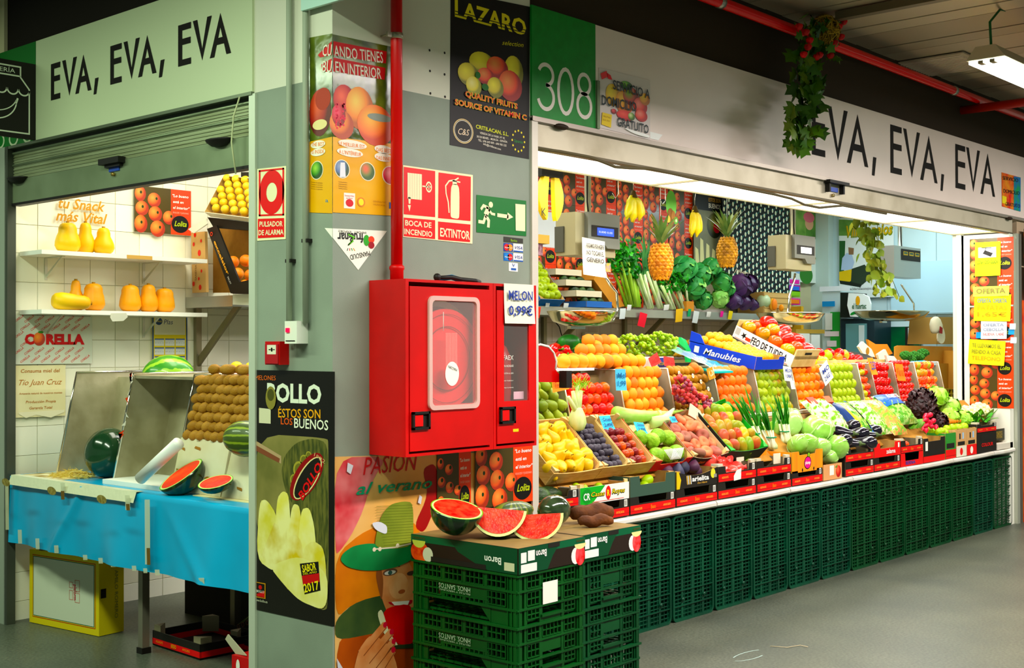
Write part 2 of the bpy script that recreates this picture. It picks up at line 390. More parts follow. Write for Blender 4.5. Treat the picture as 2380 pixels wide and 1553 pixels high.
# 3, 0, 8
b=MB();num_stroke(b,f,.105,.215,.055,.05,math.radians(160),math.radians(-90),.02);num_stroke(b,f,.105,.105,.06,.06,math.radians(90),math.radians(-165),.02);b.part('digit',r)
b=MB();num_stroke(b,f,.26,.155,.058,.112,0,2*PI,.02);b.part('digit',r)
b=MB();num_stroke(b,f,.41,.215,.048,.05,0,2*PI,.02);num_stroke(b,f,.41,.105,.056,.06,0,2*PI,.02);b.part('digit',r)
MB().box((1.25,-.018,2.655),(1.757,.02,2.678),M('#a8a096',.35,.5)).part('bottom_rail',r)
MB().box((1.757,-.022,2.68),(1.78,-.012,2.93),M('#6c7a60',.4,.5)).part('edge_rail',r,'grey aluminium strip')
r=thing('shop_sign',(0,1.5,2.68),'cream sign board over the left-hand opening lettered EVA three times','sign')
MB().box((-.012,.53,2.68),(.02,2.47,3.222),SWL).part('board',r)
MB().box((-.018,.53,2.665),(.02,2.9,2.68),M('#6b7462',.35,.5)).part('bottom_rail',r,'grey rail')
fl=Fr((-.012,0,0),(0,-1,0),(0,0,1))
items=[]
for e0,e1,v0,v1,a0,a1,c0,c1 in((355,420,433,535,524,637,651,686),(767,846,859,972,960,1088,1104,1144),(1238,1328,1340,1472,1458,1606,0,0)):
    q=lambda u:-at(u/2.987,170,X=-.012).y
    items+=[('E',q(e0),q(e1)),('V',q(v0),q(v1)),('A',q(a0),q(a1))]
    if c0:items.append((',',q(c0),q(c1)))
zt=at(119,152,X=0).z;zb=at(119,236,X=0).z
eva(r,fl,items,zb,zt,.034,0)
r=thing('green_sign',(0,2.7,2.68),'dark green sign panel at the left end of the cream sign board','sign')
MB().box((-.012,2.475,2.68),(.02,3.4,3.222),M('#0f6b2a',.45)).part('board',r)
f=Fr((-.012,0,0),(0,-1,0),(0,0,1));b=MB()
for k in range(4):b.ring(f,-2.56-.16*k,2.72,.04,.055,.0012,M('#c8d4b4',.5),16,asp=.8)
b.part('scallop_print',r,kind='stuff')
# blade sign FRUTERIA
r=thing('blade_sign',(-.26,2.48,2.68),'black blade sign with a white outline of a fruit stall, apple and banana','sign')
MB().box((-.62,2.47,2.682),(-.012,2.49,3.095),BLACK).part('board',r)
f=Fr((-.62,2.47,2.68),(1,0,0),(0,0,1));b=MB();c=.0012;WL=M('#dfe8d2',.5)
b.line(f,[(.09,.03),(.57,.03),(.57,.27),(.52,.33),(.52,.385),(.09,.385),(.09,.335),(.52,.335)],.008,c,WL)
for k in range(7):b.ring(f,.16+.0633*k,.265,.027,.035,c,WL,12,PI,2*PI)
b.ring(f,.30,.20,.05,.056,c,WL,24,asp=.9);b.line(f,[(.30,.245),(.315,.27)],.005,c,WL);b.ell(f,.33,.262,.018,.007,c,WL,12)
b.ring(f,.38,.20,.115,.122,c,WL,20,math.radians(200),math.radians(350),asp=.9);b.ring(f,.38,.235,.12,.126,c,WL,20,math.radians(215),math.radians(342),asp=.8)
b.line(f,[(.495,.185),(.505,.215)],.01,c,WL)
b.part('stall_drawing',r,kind='stuff')
text('FRUTERÍA',f,.30,.348,.024,WL,r,w=.19)
# ---- shutters
def shutter_right():
    r=thing('roller_shutter',(4.5,.03,2.53),'raised roller shutter edge with a grimy cream bottom rail over the right counter','shutter')
    cm=M('#cfc8b4',.42,.35,c2='#a89f88',sc_=3.5,lo=.45,hi=.8,det=6)
    MB().box((1.295,.005,2.535),(7.69,.045,2.652),cm).part('bottom_rail',r)
    MB().box((1.295,.0,2.525),(7.69,.05,2.537),M('#6d6552',.5,.3)).part('rubber_strip',r)
    b=MB();q=at(1935,432,Y=0)
    b.box((q.x-.12,-.045,q.z+.01),(q.x+.16,.0,q.z+.03),BLACK);b.box((q.x-.1,-.03,q.z-.05),(q.x-.08,.0,q.z+.02),BLACK);b.box((q.x+.1,-.03,q.z-.05),(q.x+.12,.0,q.z+.02),BLACK)
    b.part('lock_bracket',r);MB().box((q.x-.055,-.004,q.z-.04),(q.x+.07,.004,q.z-.01),M('#2b4fb0',.4)).part('blue_sticker',r)
    MB().tube([(q.x,.004,q.z-.065),(q.x,-.012,q.z-.065)],.012,M('#b7a678',.3,.8)).part('lock_cylinder',r)
    for px,py in((1310,292),(2350,507)):
        q=at(px,py,Y=-.03);b=MB();b.ball((q.x,-.015,2.652),.055,M('#2c2015',.6),12,6,(1.0,.4,.28));b.part('handle',r)
shutter_right()
def shutter_left():
    r=thing('roller_shutter',(.03,1.66,2.35),'half raised grey-green metal roller shutter in the left-hand opening','shutter')
    m1=M('#8f9c80',.38,.5,c2='#7b886c',sc_=3);m2=M('#a2ab8c',.4,.45,c2='#868d6c',sc_=60,stretch=(1,.02,1),lo=.4,hi=.6)
    MB().box((.01,.555,2.36),(.05,2.775,2.492),m1).part('bottom_plate',r)
    MB().box((.004,.555,2.347),(.055,2.775,2.361),BLACK).part('rubber_strip',r)
    for a,b_,in((2.495,2.572),(2.575,2.64)):
        b=MB();n=9
        for k in range(n):z=a+(b_-a)*k/n;b.box((.014+.004*(k%2),.555,z),(.04,2.775,z+(b_-a)/n),m2)
        b.part('slat',r,'finely ribbed slat')
        MB().tube([(.012,.555,b_+.001),(.012,2.775,b_+.001)],.007,m1,6).part('slat_joint',r)
    MB().box((.02,.555,2.64),(.05,2.775,2.68),M('#3a4034',.6)).part('upper_slat',r)
    for px,py in((510,331),(42,415)):
        q=at(px,py,X=0);b=MB()
        b.lathe([(.001,-.02),(.05,-.016),(.085,.0),(.09,.006),(.0,.008)],BLACK,16,(0.0,q.y,2.49),fn=lambda p:V((p.x*.55,p.y,p.z*1.3)));b.part('handle',r)
    q=at(262,385,X=0);b=MB();b.box((-.03,q.y-.1,2.475),(.01,q.y+.09,2.505),BLACK);b.box((-.012,q.y-.08,2.46),(.01,q.y+.06,2.48),BLACK);b.part('lock_bracket',r)
    MB().box((.004,q.y-.05,2.44),(.012,q.y+.045,2.462),M('#2f4aa0',.4)).part('blue_sticker',r)
    MB().tube([(.011,q.y,2.425),(-.006,q.y,2.425)],.01,M('#a89058',.3,.8)).part('lock_cylinder',r)
shutter_left()
b=MB();P=[at(557,225,X=-.02),at(543,270,X=-.03),at(538,330,X=-.03),at(548,404,X=-.02)]
b.tube(P,.004,M('#c6cba4',.5),6);b.obj('pull_cord','thin pale cord hanging over the left shutter beside the pillar','cord')
# ---- pipes, cables
b=MB();z=at(1760,38,Y=-.12).z;r=thing('sprinkler_pipe',(5,-.12,z),'bright red sprinkler pipe running under the ceiling along the dark fascia','pipe')
MB().tube([(-1,-.12,z),(14,-.12,z)],.032,M('#e8141c',.3,coat=.4),10).part('pipe',r)
for px in(1674,2217):q=at(px,0 if px<1700 else 212,Y=-.12);MB().tube([(q.x-.02,-.12,z),(q.x+.02,-.12,z)],.036,M('#b9b9b0',.3,.8),10).part('clamp',r)
q=at(2240,256,Y=0);b=MB();b.tube([(q.x,.02,q.z),(q.x,-1.6,q.z)],.035,M('#a8301c',.45),10)
b.obj('branch_pipe','dull red branch pipe sticking out from the dark fascia at the right','pipe')
PX_=at(922,450,Y=-.05).x;r=thing('riser_pipe',(PX_,-.045,1.83),'vertical red pipe in front of the pillar going down into the red cabinet','pipe')
MB().tube([(PX_,-.05,1.86),(PX_,-.05,4)],.0255,M('#cc1016',.32,coat=.4),16).part('pipe',r)
MB().lathe([(.026,0),(.029,.0),(.029,.045),(.033,.05),(.033,.06),(.026,.068)],M('#b80e12',.4),16,(PX_,-.05,1.834)).part('coupling',r)
z=at(920,84,Y=-.05).z;b=MB();b.tube([(PX_,-.05,z-.012),(PX_,-.05,z+.012)],.029,M('#b9b6a4',.3,.8),16);b.box((PX_-.055,-.055,z-.011),(PX_-.025,-.045,z+.011),M('#b9b6a4',.3,.8));b.tube([(PX_-.045,-.05,z),(PX_-.045,0,z)],.004,STEEL,6);b.part('clamp',r)
CG=M('#a3ac9a',.5)
for(px,zb_,nm,lb)in((673,1.57,'conduit','left grey conduit pipe running down the pillar to the red alarm box'),(711,1.65,'conduit','right grey conduit pipe running down the pillar to the white switch box')):
    y=at(px,500,X=-.02).y;r=thing(nm,(-.02,y,zb_),lb,'pipe')
    MB().tube([(-.022,y,zb_),(-.022,y,3.9)],.013,CG,10).part('pipe',r);MB().box((-.03,y-.018,zb_+.34),(0,y+.018,zb_+.355),DARK).part('clip',r)
# pale panel hanging at the top of the corner
b=MB();q0=at(706,27,X=-.03);b.box((-.045,-.35,q0.z),(-.03,q0.y,3.7),M('#bfe0d6',.4));b.obj('turquoise_sign','pale turquoise panel edge at the top of the pillar corner','panel')
# fluorescent lamp
def lamp(z,p0,p1,label,L=1.25):
    a=at(p0[0],p0[1],Z=z);c=at(p1[0],p1[1],Z=z);y0=min(a.y,c.y);y1=max(a.y,c.y);x=a.x
    r=thing('fluorescent_lamp',(x+L/2,(y0+y1)/2,z),label,'lamp')
    b=MB();ym=(y0+y1)/2;P=[(x,y0,z+.02),(x,y1,z+.02),(x,y1-.06,z+.10),(x,y0+.06,z+.10)]
    b.prism(P,(L,0,0),M('#bdb49c',.5));b.part('housing',r)
    MB().box((x+.02,y0+.01,z),(x+L-.02,y1-.01,z+.022),M('#f8fff0',.5,emit=4)).part('diffuser',r)
    for k in(.35,.65):yy=y0+(y1-y0)*k;MB().box((x+.015,yy-.015,z-.004),(x+.07,yy+.015,z+.015),M('#8f8a74',.5)).part('tube_holder',r)
    MB().tube([(x+.1,ym,z+.1),(x+.08,ym,z+.26),(x+.2,ym-.02,z+.36),(x+.9,ym-.05,z+.42)],.008,M('#2d6a3c',.5),6).part('cable',r)
    MB().tube([(x+.75,ym,z+.1),(x+.75,ym,3.9)],.005,STEEL,6).part('hanger',r)
lamp(3.3,(2245,150),(2318,128),'bright fluorescent ceiling lamp hanging at the upper right')
r=MB();z=3.655;a=at(2190,150,Z=z)
r=thing('vent_grille',(a.x,a.y,z),'square pale ventilation grille in the ceiling panels near the lamp','vent')
MB().box((a.x-.3,a.y-.28,z-.01),(a.x+.3,a.y+.28,z),M('#b9ab98',.6)).part('frame',r)
for k in range(12):MB().box((a.x-.26+.044*k,a.y-.24,z-.016),(a.x-.236+.044*k,a.y+.24,z-.01),M('#d6c8b8',.6)).part('slat',r)
a=at(1960,45,Z=3.6);b=MB();b.box((a.x-.03,-1.9,3.6),(a.x+.03,-.3,3.65),M('#6f6a58',.4,.5));b.obj('ceiling_rail','thin grey metal rail across the ceiling panels above the ivy','rail')
# ================================================================ PILLAR: posters, signs, cabinets
f0=FY(0,0,0);g0=FX(0,0,0)
def pc(pl,x,y): # pixel of the photograph -> coordinates on a facade plane
    q=at(x,y,Y=0)if pl is f0 else at(x,y,X=0)
    return(q.x,q.z)if pl is f0 else(-q.y,q.z)
def pp(b,pl,pts,c,mat):
    if len(pts)>4: # printed shapes have soft outlines
        for _ in range(2):pts=[q_ for i in range(len(pts))for(x0,y0),(x1,y1)in((pts[i],pts[(i+1)%len(pts)]),)for q_ in((x0*.8+x1*.2,y0*.8+y1*.2),(x0*.2+x1*.8,y0*.2+y1*.8))]
    b.poly(pl,[pc(pl,x,y)for x,y in pts],c,mat)
def pe(b,pl,cx,cy,rx,ry,c,mat,rot=0,seg=20):
    m=pc(pl,cx,cy);k=pc(pl,cx+rx,cy);j=pc(pl,cx,cy+ry);b.ell(pl,m[0],m[1],abs(k[0]-m[0]),abs(j[1]-m[1]),c,mat,seg,rot=rot)
def pl_line(b,pl,pts,wd,c,mat):b.line(pl,[pc(pl,x,y)for x,y in pts],wd,c,mat)
def tp(st,pl,x0,y0,x1,y1,h,mat,parent,c=.003,**k): # base line from (x0,y0) to (x1,y1), h in pixels
    a=pc(pl,x0,y0);b_=pc(pl,x1,y1);t=pc(pl,x0,y0-h)
    d=(b_[0]-a[0],b_[1]-a[1]);L=math.hypot(*d)
    return text(st,pl,a[0],a[1],abs(t[1]-a[1]),mat,parent,rot=math.atan2(d[1],d[0]),w=L,c=c,**k)
def sheet(pl,pts,c,t,mat,name,label,cat='poster',group=None):
    P=[pl.p(*pc(pl,x,y),c)for x,y in pts];ctr=sum(P,V())/len(P)
    r=thing(name,ctr,label,cat,group)
    FPN[r.name]=MB().prism(P,pl.n*t,mat).part('sheet',r);return r
K=lambda c,r=.45:M(c,r)
YEL=K('#f4e21c');ORG=K('#f08a1e');SIGNR=M('#e2102c',.4);CRM=M('#f1ecc4',.45);BLK=M('#0b0906',.45)
TAN_R=Mrad('#ff9b5e','#ee5a26','#a02a10');LEM_R=Mrad('#fff06a','#d9c81e','#7c7a12');PUM_R=Mrad('#ffcf70','#f2902c','#b8641a');GRN_R=Mrad('#9ad05a','#3f8a2a','#1d4a16')
# -- poster LAZARO
r=sheet(f0,[(1047,-22),(1231,16),(1229,370),(1045,337)],.001,.001,BLK,'fruit_poster','black glossy fruit poster with yellow title LAZARO beside the green 308 panel')
tp('LAZARO',f0,1056,38,1222,84,40,YEL,r,bold=.03)
b=MB()
for k in range(3):pl_line(b,f0,[(1056,40-7*k),(1222,85-7*k)],.004,.0042,BLK)
tp('selection',f0,1166,104,1216,110,11,K('#e8dc3a'),r,shear=.4)
for cx,cy,rx,ry,m in((1120,148,30,27,LEM_R),(1193,168,22,38,LEM_R),(1155,158,25,26,TAN_R),(1128,178,20,20,TAN_R),(1185,200,27,36,TAN_R),(1087,173,24,27,LEM_R),(1100,200,18,22,Mrad('#f6ee9a','#e6d832','#9a9a1a')),(1150,204,19,24,LEM_R)):
    pe(b,f0,cx,cy,rx,ry,.0025+.0002*len(b.f),m)
pe(b,f0,1108,175,6,8,.008,K('#1d6b22'));pe(b,f0,1125,203,8,8,.008,K('#1d6b22'))
b.part('fruit_print',r,kind='stuff')
for st,a in(('QUALITY FRUITS',(1078,224,1200,254,13)),('SOURCE OF VITAMIN C',(1054,243,1221,280,13))):
    tp(st,f0,*a,K('#f2e63a'),r,c=.0085,bold=.05);tp(st,f0,*a,K('#e8252a'),r,c=.0092,bold=.005)
b=MB();m=pc(f0,1076,305);b.ring(f0,m[0],m[1],.062,.067,.0025,K('#e0c890'),28,asp=.85);b.ring(f0,m[0],m[1],.056,.059,.0025,K('#f1ecd8'),28,asp=.85)
m=pc(f0,1204,328)
for k in range(12):t=k*PI/6;b.ell(f0,m[0]+.045*math.cos(t),m[1]+.05*math.sin(t),.006,.006,.0025,YEL,5)
b.part('emblem_print',r,kind='stuff')
tp('C&S',f0,1064,312,1090,316,15,K('#f0dcc0'),r,shear=.3);tp('CRITILACAN, S.L.',f0,1105,298,1181,317,9,K('#d8dc3a'),r,bold=.02)
for k,(st,x0,x1)in enumerate((('VEREDA DE LA RAJA, Nº 42',1114,1172),('30130 BENIEL - MURCIA - ESPAÑA',1107,1178),('TEL.: 696 643 009 - 690 905 225',1110,1176),('info@critilacan.com',1122,1163))):
    tp(st,f0,x0,311+k*8.5,x1,324+k*8.5,5,K('#e6e0d0'),r,bold=.01)
tp('Spania',f0,1194,330,1214,334,7,K('#1f8a3a'),r)
# -- pomegranate poster folded round the corner
r=thing('pomegranate_poster',(0,0,2.12),'crinkled pomegranate poster wrapped round the pillar corner behind the red pipe','poster')
FO=M('#6b7a34',.22,c2='#2c3d14',sc_=7,bump=.9,bsc=11,coat=.5,rnd=0);YO=M('#e8b444',.3,c2='#e0a238',sc_=3,bump=.25,bsc=9)
b=MB();q=lambda pl,x,y,c:pl.p(*pc(pl,x,y),c)
for pl,xs,ys in((g0,(719,773),((88,78),(400,400))),(f0,(773,915),((80,110),(400,400)))):
    b.prism([q(pl,xs[0],ys[1][0]-50,.0012),q(pl,xs[1],ys[1][1]-50,.0012),q(pl,xs[1],ys[0][1],.0012),q(pl,xs[0],ys[0][0],.0012)],pl.n*.001,FO)
b.part('photo_sheet',r)
b=MB()
b.prism([q(g0,719,494,.0015),q(g0,773,496,.0015),q(g0,773,318,.0015),q(g0,719,330,.0015)],g0.n*.001,YO)
b.prism([q(f0,773,494,.0015),q(f0,915,502,.0015),q(f0,915,335,.0015),q(f0,773,318,.0015)],f0.n*.001,YO);b.part('lower_sheet',r)
b=MB();RB=K('#c81c28')
pp(b,g0,[(740,128),(772,96),(772,128),(745,134)],.003,RB);pp(b,f0,[(774,96),(898,120),(896,148),(774,128)],.003,RB)
pp(b,g0,[(748,150),(772,136),(772,168),(750,166)],.003,RB);pp(b,f0,[(774,134),(895,158),(893,186),(774,166)],.003,RB)
pe(b,g0,745,262,26,55,.003,Mrad('#d85a30','#a02818','#5c1610'));pe(b,g0,752,230,18,26,.0032,K('#a53a24'));pe(b,f0,800,235,26,38,.003,Mrad('#f06a50','#c02c28','#7a1614'))
pe(b,f0,793,290,28,34,.0034,Mrad('#f7b040','#e07820','#b04c14'));pe(b,f0,786,268,16,26,.0036,Mrad('#f0506a','#c8202c','#8c1018'));pe(b,f0,835,252,32,50,.0031,PUM_R);pe(b,f0,872,292,42,48,.0038,Mrad('#ffb85a','#ee7a28','#c44a16'))
pe(b,f0,881,274,28,9,.0042,K('#8d978c'));pe(b,g0,745,290,17,12,.0042,K('#e9d9a0'))
for k in range(34):pe(b,f0,779+random.random()*22,240+random.random()*58,2.2,2.8,.0044,K('#e8485c'),seg=8)
for pl,x,y,ww,hh in((g0,741,336,17,10),(g0,741,354,17,10),(f0,818,336,33,11),(f0,812,355,30,11),(f0,890,348,21,11),(f0,890,366,21,11)):
    pe(b,pl,x,y,ww,hh*.9,.0045,K('#f4efe0'))
for pl,x,y,m in((g0,738,396,GRN_R),(f0,794,393,Mrad('#8ea0b8','#4a6a9a','#2c4a30')),(f0,853,399,Mrad('#e86a50','#6f7c3c','#3c5a24')),(f0,905,408,Mrad('#f08a90','#d83a50','#b02030'))):
    pe(b,pl,x,y,18 if pl is f0 else 15,22,.0035,K('#f0e6cc'));pe(b,pl,x,y,16 if pl is f0 else 13.5,20,.004,m)
pp(b,f0,[(790,378),(800,378),(802,412),(788,412)],.0045,K('#e6e6ee'));pp(b,f0,[(798,448),(824,450),(824,486),(798,484)],.0035,K('#f5efe4'));pe(b,f0,811,472,9,9,.004,K('#cc2036'));pe(b,f0,838,470,9,11,.004,K('#d9821e'));pe(b,f0,838,470,6,8,.0044,YEL);pp(b,f0,[(903,470),(911,471),(911,486),(903,485)],.004,K('#2348a0'))
b.part('picture_print',r,kind='stuff')
WT=K('#e8e4d2')
tp('CU',g0,751,131,772,130,27,WT,r,c=.005,bold=.01);tp('ANDO TIENES',f0,775,132,889,147,27,WT,r,c=.005,bold=.01)
tp('BU',g0,750,168,772,168,27,WT,r,c=.005,bold=.01);tp('EN INTERIOR',f0,778,168,885,184,26,WT,r,c=.005,bold=.01)
for pl,s,x0,y0,x1,y1 in((g0,'THE BEST',726,341,756,339),(g0,'IS INSIDE',727,358,755,356),(f0,'LE MEILLEUR EST',786,338,846,346),(f0,"À L'INTÉRIEUR",786,357,838,364),(f0,'DAS BESTE',873,352,912,356),(f0,'DAS INNERE',873,371,912,375)):
    tp(s,pl,x0,y0,x1,y1,9,ORG,r,c=.0055)
for k in range(4):tp('Torrents de granados',g0,724,425+5*k,751,427+5*k,3,K('#8a5c20'),r);tp('Familia granadera',f0,786,424+5*k,806,426+5*k,3,K('#8a5c20'),r)
tp('Granada Mollar',f0,800,456,822,458,3.5,K('#cc2036'),r,c=.0045);tp('de Elche',f0,803,462,818,463,3.5,K('#cc2036'),r,c=.0045)
tp('GENERALITAT',f0,866,470,896,473,4,K('#b06a24'),r);tp('VALENCIANA',f0,866,477,894,480,4,K('#b06a24'),r);tp('a',g0,757,470,764,470,9,K('#2a7aa0'),r)
# -- alarm sign
r=sheet(g0,[(599,393),(666,386),(665,556),(599,560)],.001,.002,CRM,'alarm_sign','fire alarm sign PULSADOR DE ALARMA with a red ring on the left pillar face','sign')
b=MB();S=SIGNR
for pts in([(603,396),(662,390),(662,394),(603,400)],[(603,499),(662,497),(662,501),(603,503)],[(603,396),(607,396),(607,503),(603,503)],[(658,390),(662,390),(662,501),(658,501)],[(601,509),(662,507),(662,551),(601,554)]):pp(b,g0,pts,.004,S)
m=pc(g0,633,447);b.ring(g0,m[0],m[1],.038,.088,.004,S,36,asp=1.1);b.part('ring_symbol',r)
tp('PULSADOR',g0,605,527,659,526,12,CRM,r,c=.005,bold=.02);tp('DE ALARMA',g0,603,547,661,545,12,CRM,r,c=.005,bold=.02)
# -- hose + extinguisher sign
r=sheet(f0,[(936,384),(1098,407),(1097,567),(936,551)],.001,.002,CRM,'fire_equipment_sign','two-column red fire sign BOCA DE INCENDIO and EXTINTOR to the right of the red pipe','sign')
b=MB()
for pts in([(937,388),(1010,398),(1010,505),(937,498)],[(937,506),(1010,512),(1010,556),(937,549)],[(1018,401),(1093,411),(1092,514),(1017,507)],[(1017,515),(1092,522),(1091,563),(1017,557)]):pp(b,f0,pts,.004,SIGNR)
b.part('red_fields',r,kind='stuff')
b=MB();c=.005
for k in range(6):pl_line(b,f0,[(948+5.6*k,402+.6*k),(948+5.6*k,462+.6*k)],.014,c,CRM)
pl_line(b,f0,[(980,433),(990,434)],.006,c,CRM);m=pc(f0,995,435);b.ring(f0,m[0],m[1],.013,.019,c,CRM,20,asp=1.3);pl_line(b,f0,[(990,435),(1000,435)],.005,c,CRM);pl_line(b,f0,[(995,429),(995,442)],.005,c,CRM)
pp(b,f0,[(947,458),(953,459),(952,474),(948,474)],c,CRM);pp(b,f0,[(946,477),(953,477),(950,492)],c,CRM)
b.part('hose_symbol',r);b=MB()
pp(b,f0,[(1046,438),(1050,428),(1060,428),(1066,438),(1066,505),(1062,509),(1049,507),(1045,503)],c,CRM);pp(b,f0,[(1050,420),(1060,421),(1060,430),(1050,429)],c,CRM)
pl_line(b,f0,[(1054,419),(1042,421),(1034,432),(1035,450),(1040,470),(1042,495)],.007,c,CRM);pl_line(b,f0,[(1050,420),(1068,424)],.006,c,CRM);pl_line(b,f0,[(1052,421),(1064,414)],.007,c,CRM)
b.part('extinguisher_symbol',r)
tp('BOCA DE',f0,940,524,1001,530,13,CRM,r,c=.005,bold=.02);tp('INCENDIO',f0,938,544,1003,551,13,CRM,r,c=.005,bold=.02);tp('EXTINTOR',f0,1021,549,1090,557,20,CRM,r,c=.005,bold=.02)
# -- exit sign
r=sheet(f0,[(1107,453),(1222,467),(1222,549),(1107,540)],.001,.002,M('#0e7032',.4),'exit_sign','green emergency exit sign with a running man, arrow and door','sign')
b=MB();pe(b,f0,1139,476,5,7,c,CRM)
for P,wd in(([(1134,484),(1127,500)],.03),([(1134,484),(1122,478),(1116,487)],.014),([(1134,487),(1141,497),(1149,499)],.012),([(1127,500),(1134,513),(1133,529)],.018),([(1127,502),(1122,517),(1110,515)],.016)):pl_line(b,f0,P,wd,c,CRM)
b.part('running_man',r);b=MB();pl_line(b,f0,[(1154,500),(1180,504)],.018,c,CRM);pp(b,f0,[(1178,494),(1191,505),(1176,512)],c,CRM);b.part('arrow',r)
b=MB();pp(b,f0,[(1196,474),(1219,476),(1219,538),(1197,536)],c,CRM);b.part('door_symbol',r)
# -- payment stickers
def sticker(pts,mat,label,prints,cat='sticker',name='sticker'):
    r=sheet(f0,pts,.001,.0006,mat,name,label,cat,'payment stickers beside the exit sign');b=MB()
    for x,y,rx,ry,m in prints:pe(b,f0,x,y,rx,ry,.003,m)
    if prints:b.part('circles_print',r,kind='stuff')
    return r
r=sticker([(1170,550),(1215,555),(1215,566),(1170,563)],K('#33332c'),'dark bank sticker at the top of the payment stickers',[]);tp('Bankia',f0,1186,561,1201,563,6,K('#9ac832'),r)
for i,(y,c1,c2,nm)in enumerate(((565,'#d8241c','#f0961e','MasterCard'),(587,'#1c80c8','#d8242c','Maestro'))):
    r=sticker([(1170,y),(1191,y+1),(1191,y+20),(1170,y+19)],K('#22409a')if i==0 else K('#1a6fc0'),('red and orange circles' if i==0 else 'blue and red circles')+' card sticker in the payment stickers',[(1176.5,y+10,6,8,K(c1)),(1184.5,y+10.5,6,8,K(c2))])
    tp(nm,f0,1172,y+12,1189,y+13,4,WHITE,r,c=.004)
    r=sticker([(1192.5,y+1),(1215,y+3),(1215,y+22),(1192.5,y+20)],K('#f4f4ee'),('upper' if i==0 else 'lower')+' white VISA card sticker with a blue base',[]);b=MB();pp(b,f0,[(1193,y+17),(1215,y+19),(1215,y+22),(1193,y+20)],.002,K('#2a5aa8'));b.part('blue_base',r)
    tp('VISA',f0,1196,y+14,1213,y+16,8,K('#1f3f90'),r,shear=.3)
r=sticker([(1182,610),(1203,612),(1203,632),(1182,630)],K('#f4f4ee'),'small white and blue V PAY sticker below the card stickers',[]);tp('V',f0,1189,620,1196,621,8,K('#2456a8'),r);b=MB();pp(b,f0,[(1187,623),(1199,624),(1199,629),(1187,628)],.002,K('#2456a8'));b.part('pay_field',r)
# -- white triangle
r=thing('triangle_sticker',(.1,0,1.96),'white upside-down triangular sticker wrapped round the pillar corner','sticker')
b=MB();b.prism([q(g0,755,530,.001),q(g0,773,553,.001),q(g0,773,531,.001)],g0.n*.0006,PAPER);b.prism([q(f0,773,553,.001),q(f0,832,628,.001),q(f0,899,537,.001),q(f0,773,531,.001)],f0.n*.0006,PAPER);b.part('sheet',r)
tp('fru&nar',f0,843,543,783,541,22,BLK,r,bold=.02);tp('MANSOUD',f0,858,583,812,593,12,BLK,r);tp('EXPORT',f0,815,537,785,534,5,K('#55554e'),r);tp('IMPORT',f0,850,539,822,537,5,K('#55554e'),r)
b=MB();pe(b,f0,851,559,7,13,.003,K('#3fa03a'));pe(b,f0,862,557,7,8,.0034,K('#e8503c'));pe(b,f0,862,570,7,8,.0036,K('#98182a'));pl_line(b,f0,[(808,545),(822,552),(808,570),(820,560)],.006,.004,K('#6ac02a'))
for k in range(4):pl_line(b,f0,[(808+4*k,577),(806+6*k,583)],.003,.003,K(('#2a2a26','#c83030','#3a9a3a','#d8a020')[k]))
b.part('fruit_logo',r,kind='stuff')
# -- BOLLO melon poster
r=sheet(g0,[(594,860),(779,864),(778,1457),(592,1416)],.0015,.001,M('#0f0c08',.3,coat=.3),'melon_poster','tall black melon poster lettered BOLLO below the red alarm box')
b=MB();c=.0032
pp(b,g0,[(596,1008),(762,1018),(765,1030),(765,1412),(752,1420),(700,1398),(640,1330),(605,1250),(596,1200)],c,M('#8c8452',.5,c2='#6c6a3c',sc_=5))
pp(b,g0,[(597,1025),(655,1060),(655,1078),(597,1045)],c+.0003,K('#b39a78'));pp(b,g0,[(597,1035),(652,1066),(650,1076),(597,1048)],c+.0005,K('#7e4a34'))
MLR=Mrad('#7a7a38','#3c4420','#1e2412');RLR=Mrad('#f6f0a0','#e2d670','#bfae42')
pp(b,g0,[(662,1060),(690,1028),(730,1018),(764,1030),(764,1150),(764,1330),(740,1320),(700,1200),(668,1150),(655,1100)],c+.0008,M('#3a4220',.4,c2='#6c6a38',sc_=26,stretch=(1,2.5,.5)))
for cx,cy,rr in((697,1092,20),(708,1070,13),(719,1059,10),(685,1115,13),(684,1132,11)):pe(b,g0,cx,cy,rr*.7,rr,c+.001,K('#a39a4a'));pe(b,g0,cx,cy,rr*.5,rr*.75,c+.0012,K('#6e6a30'))
def tilt_ell(cx,cy,rx,ry,ang,cc,mat):
    pts=[]
    for k in range(24):
        t=k*PI/12;x=rx*math.cos(t);y=ry*math.sin(t);pts.append((cx+x*math.cos(ang)-y*math.sin(ang),cy-(x*math.sin(ang)+y*math.cos(ang))))
    b.poly(g0,[pc(g0,x,y)for x,y in pts],cc,mat)
tilt_ell(715,1108,62,28,1.05,c+.0016,K('#8c1a1c'));tilt_ell(717,1111,56,21,1.05,c+.0019,K('#e8d8a0'));tilt_ell(717,1111,53,18,1.05,c+.0021,K('#15120c'))
for P,m in(([(598,1300),(605,1165),(622,1160),(648,1200),(645,1300),(640,1330)],'#d9cf62'),([(640,1320),(645,1160),(660,1140),(675,1150),(680,1300)],'#e6dc74'),([(672,1240),(682,1170),(700,1175),(705,1260),(690,1360)],'#e0cd5c'),([(690,1370),(700,1185),(722,1178),(735,1230),(742,1370)],'#ece27c'),
             ([(640,1332),(662,1260),(688,1238),(706,1262),(712,1380),(690,1390)],'#d8be4c'),([(610,1290),(640,1215),(668,1232),(672,1370)],'#cdb64a'),([(700,1395),(706,1275),(730,1255),(758,1275),(764,1400),(750,1418)],'#dccb5a'),([(628,1315),(700,1290),(764,1330),(764,1400),(748,1416),(698,1396),(660,1356)],'#e4dc84')):
    pp(b,g0,P,c+.0024+.00012*len(b.f)%.002,M(m,.4,c2='#f2ecaa',sc_=9))
b.part('melon_print',r,kind='stuff')
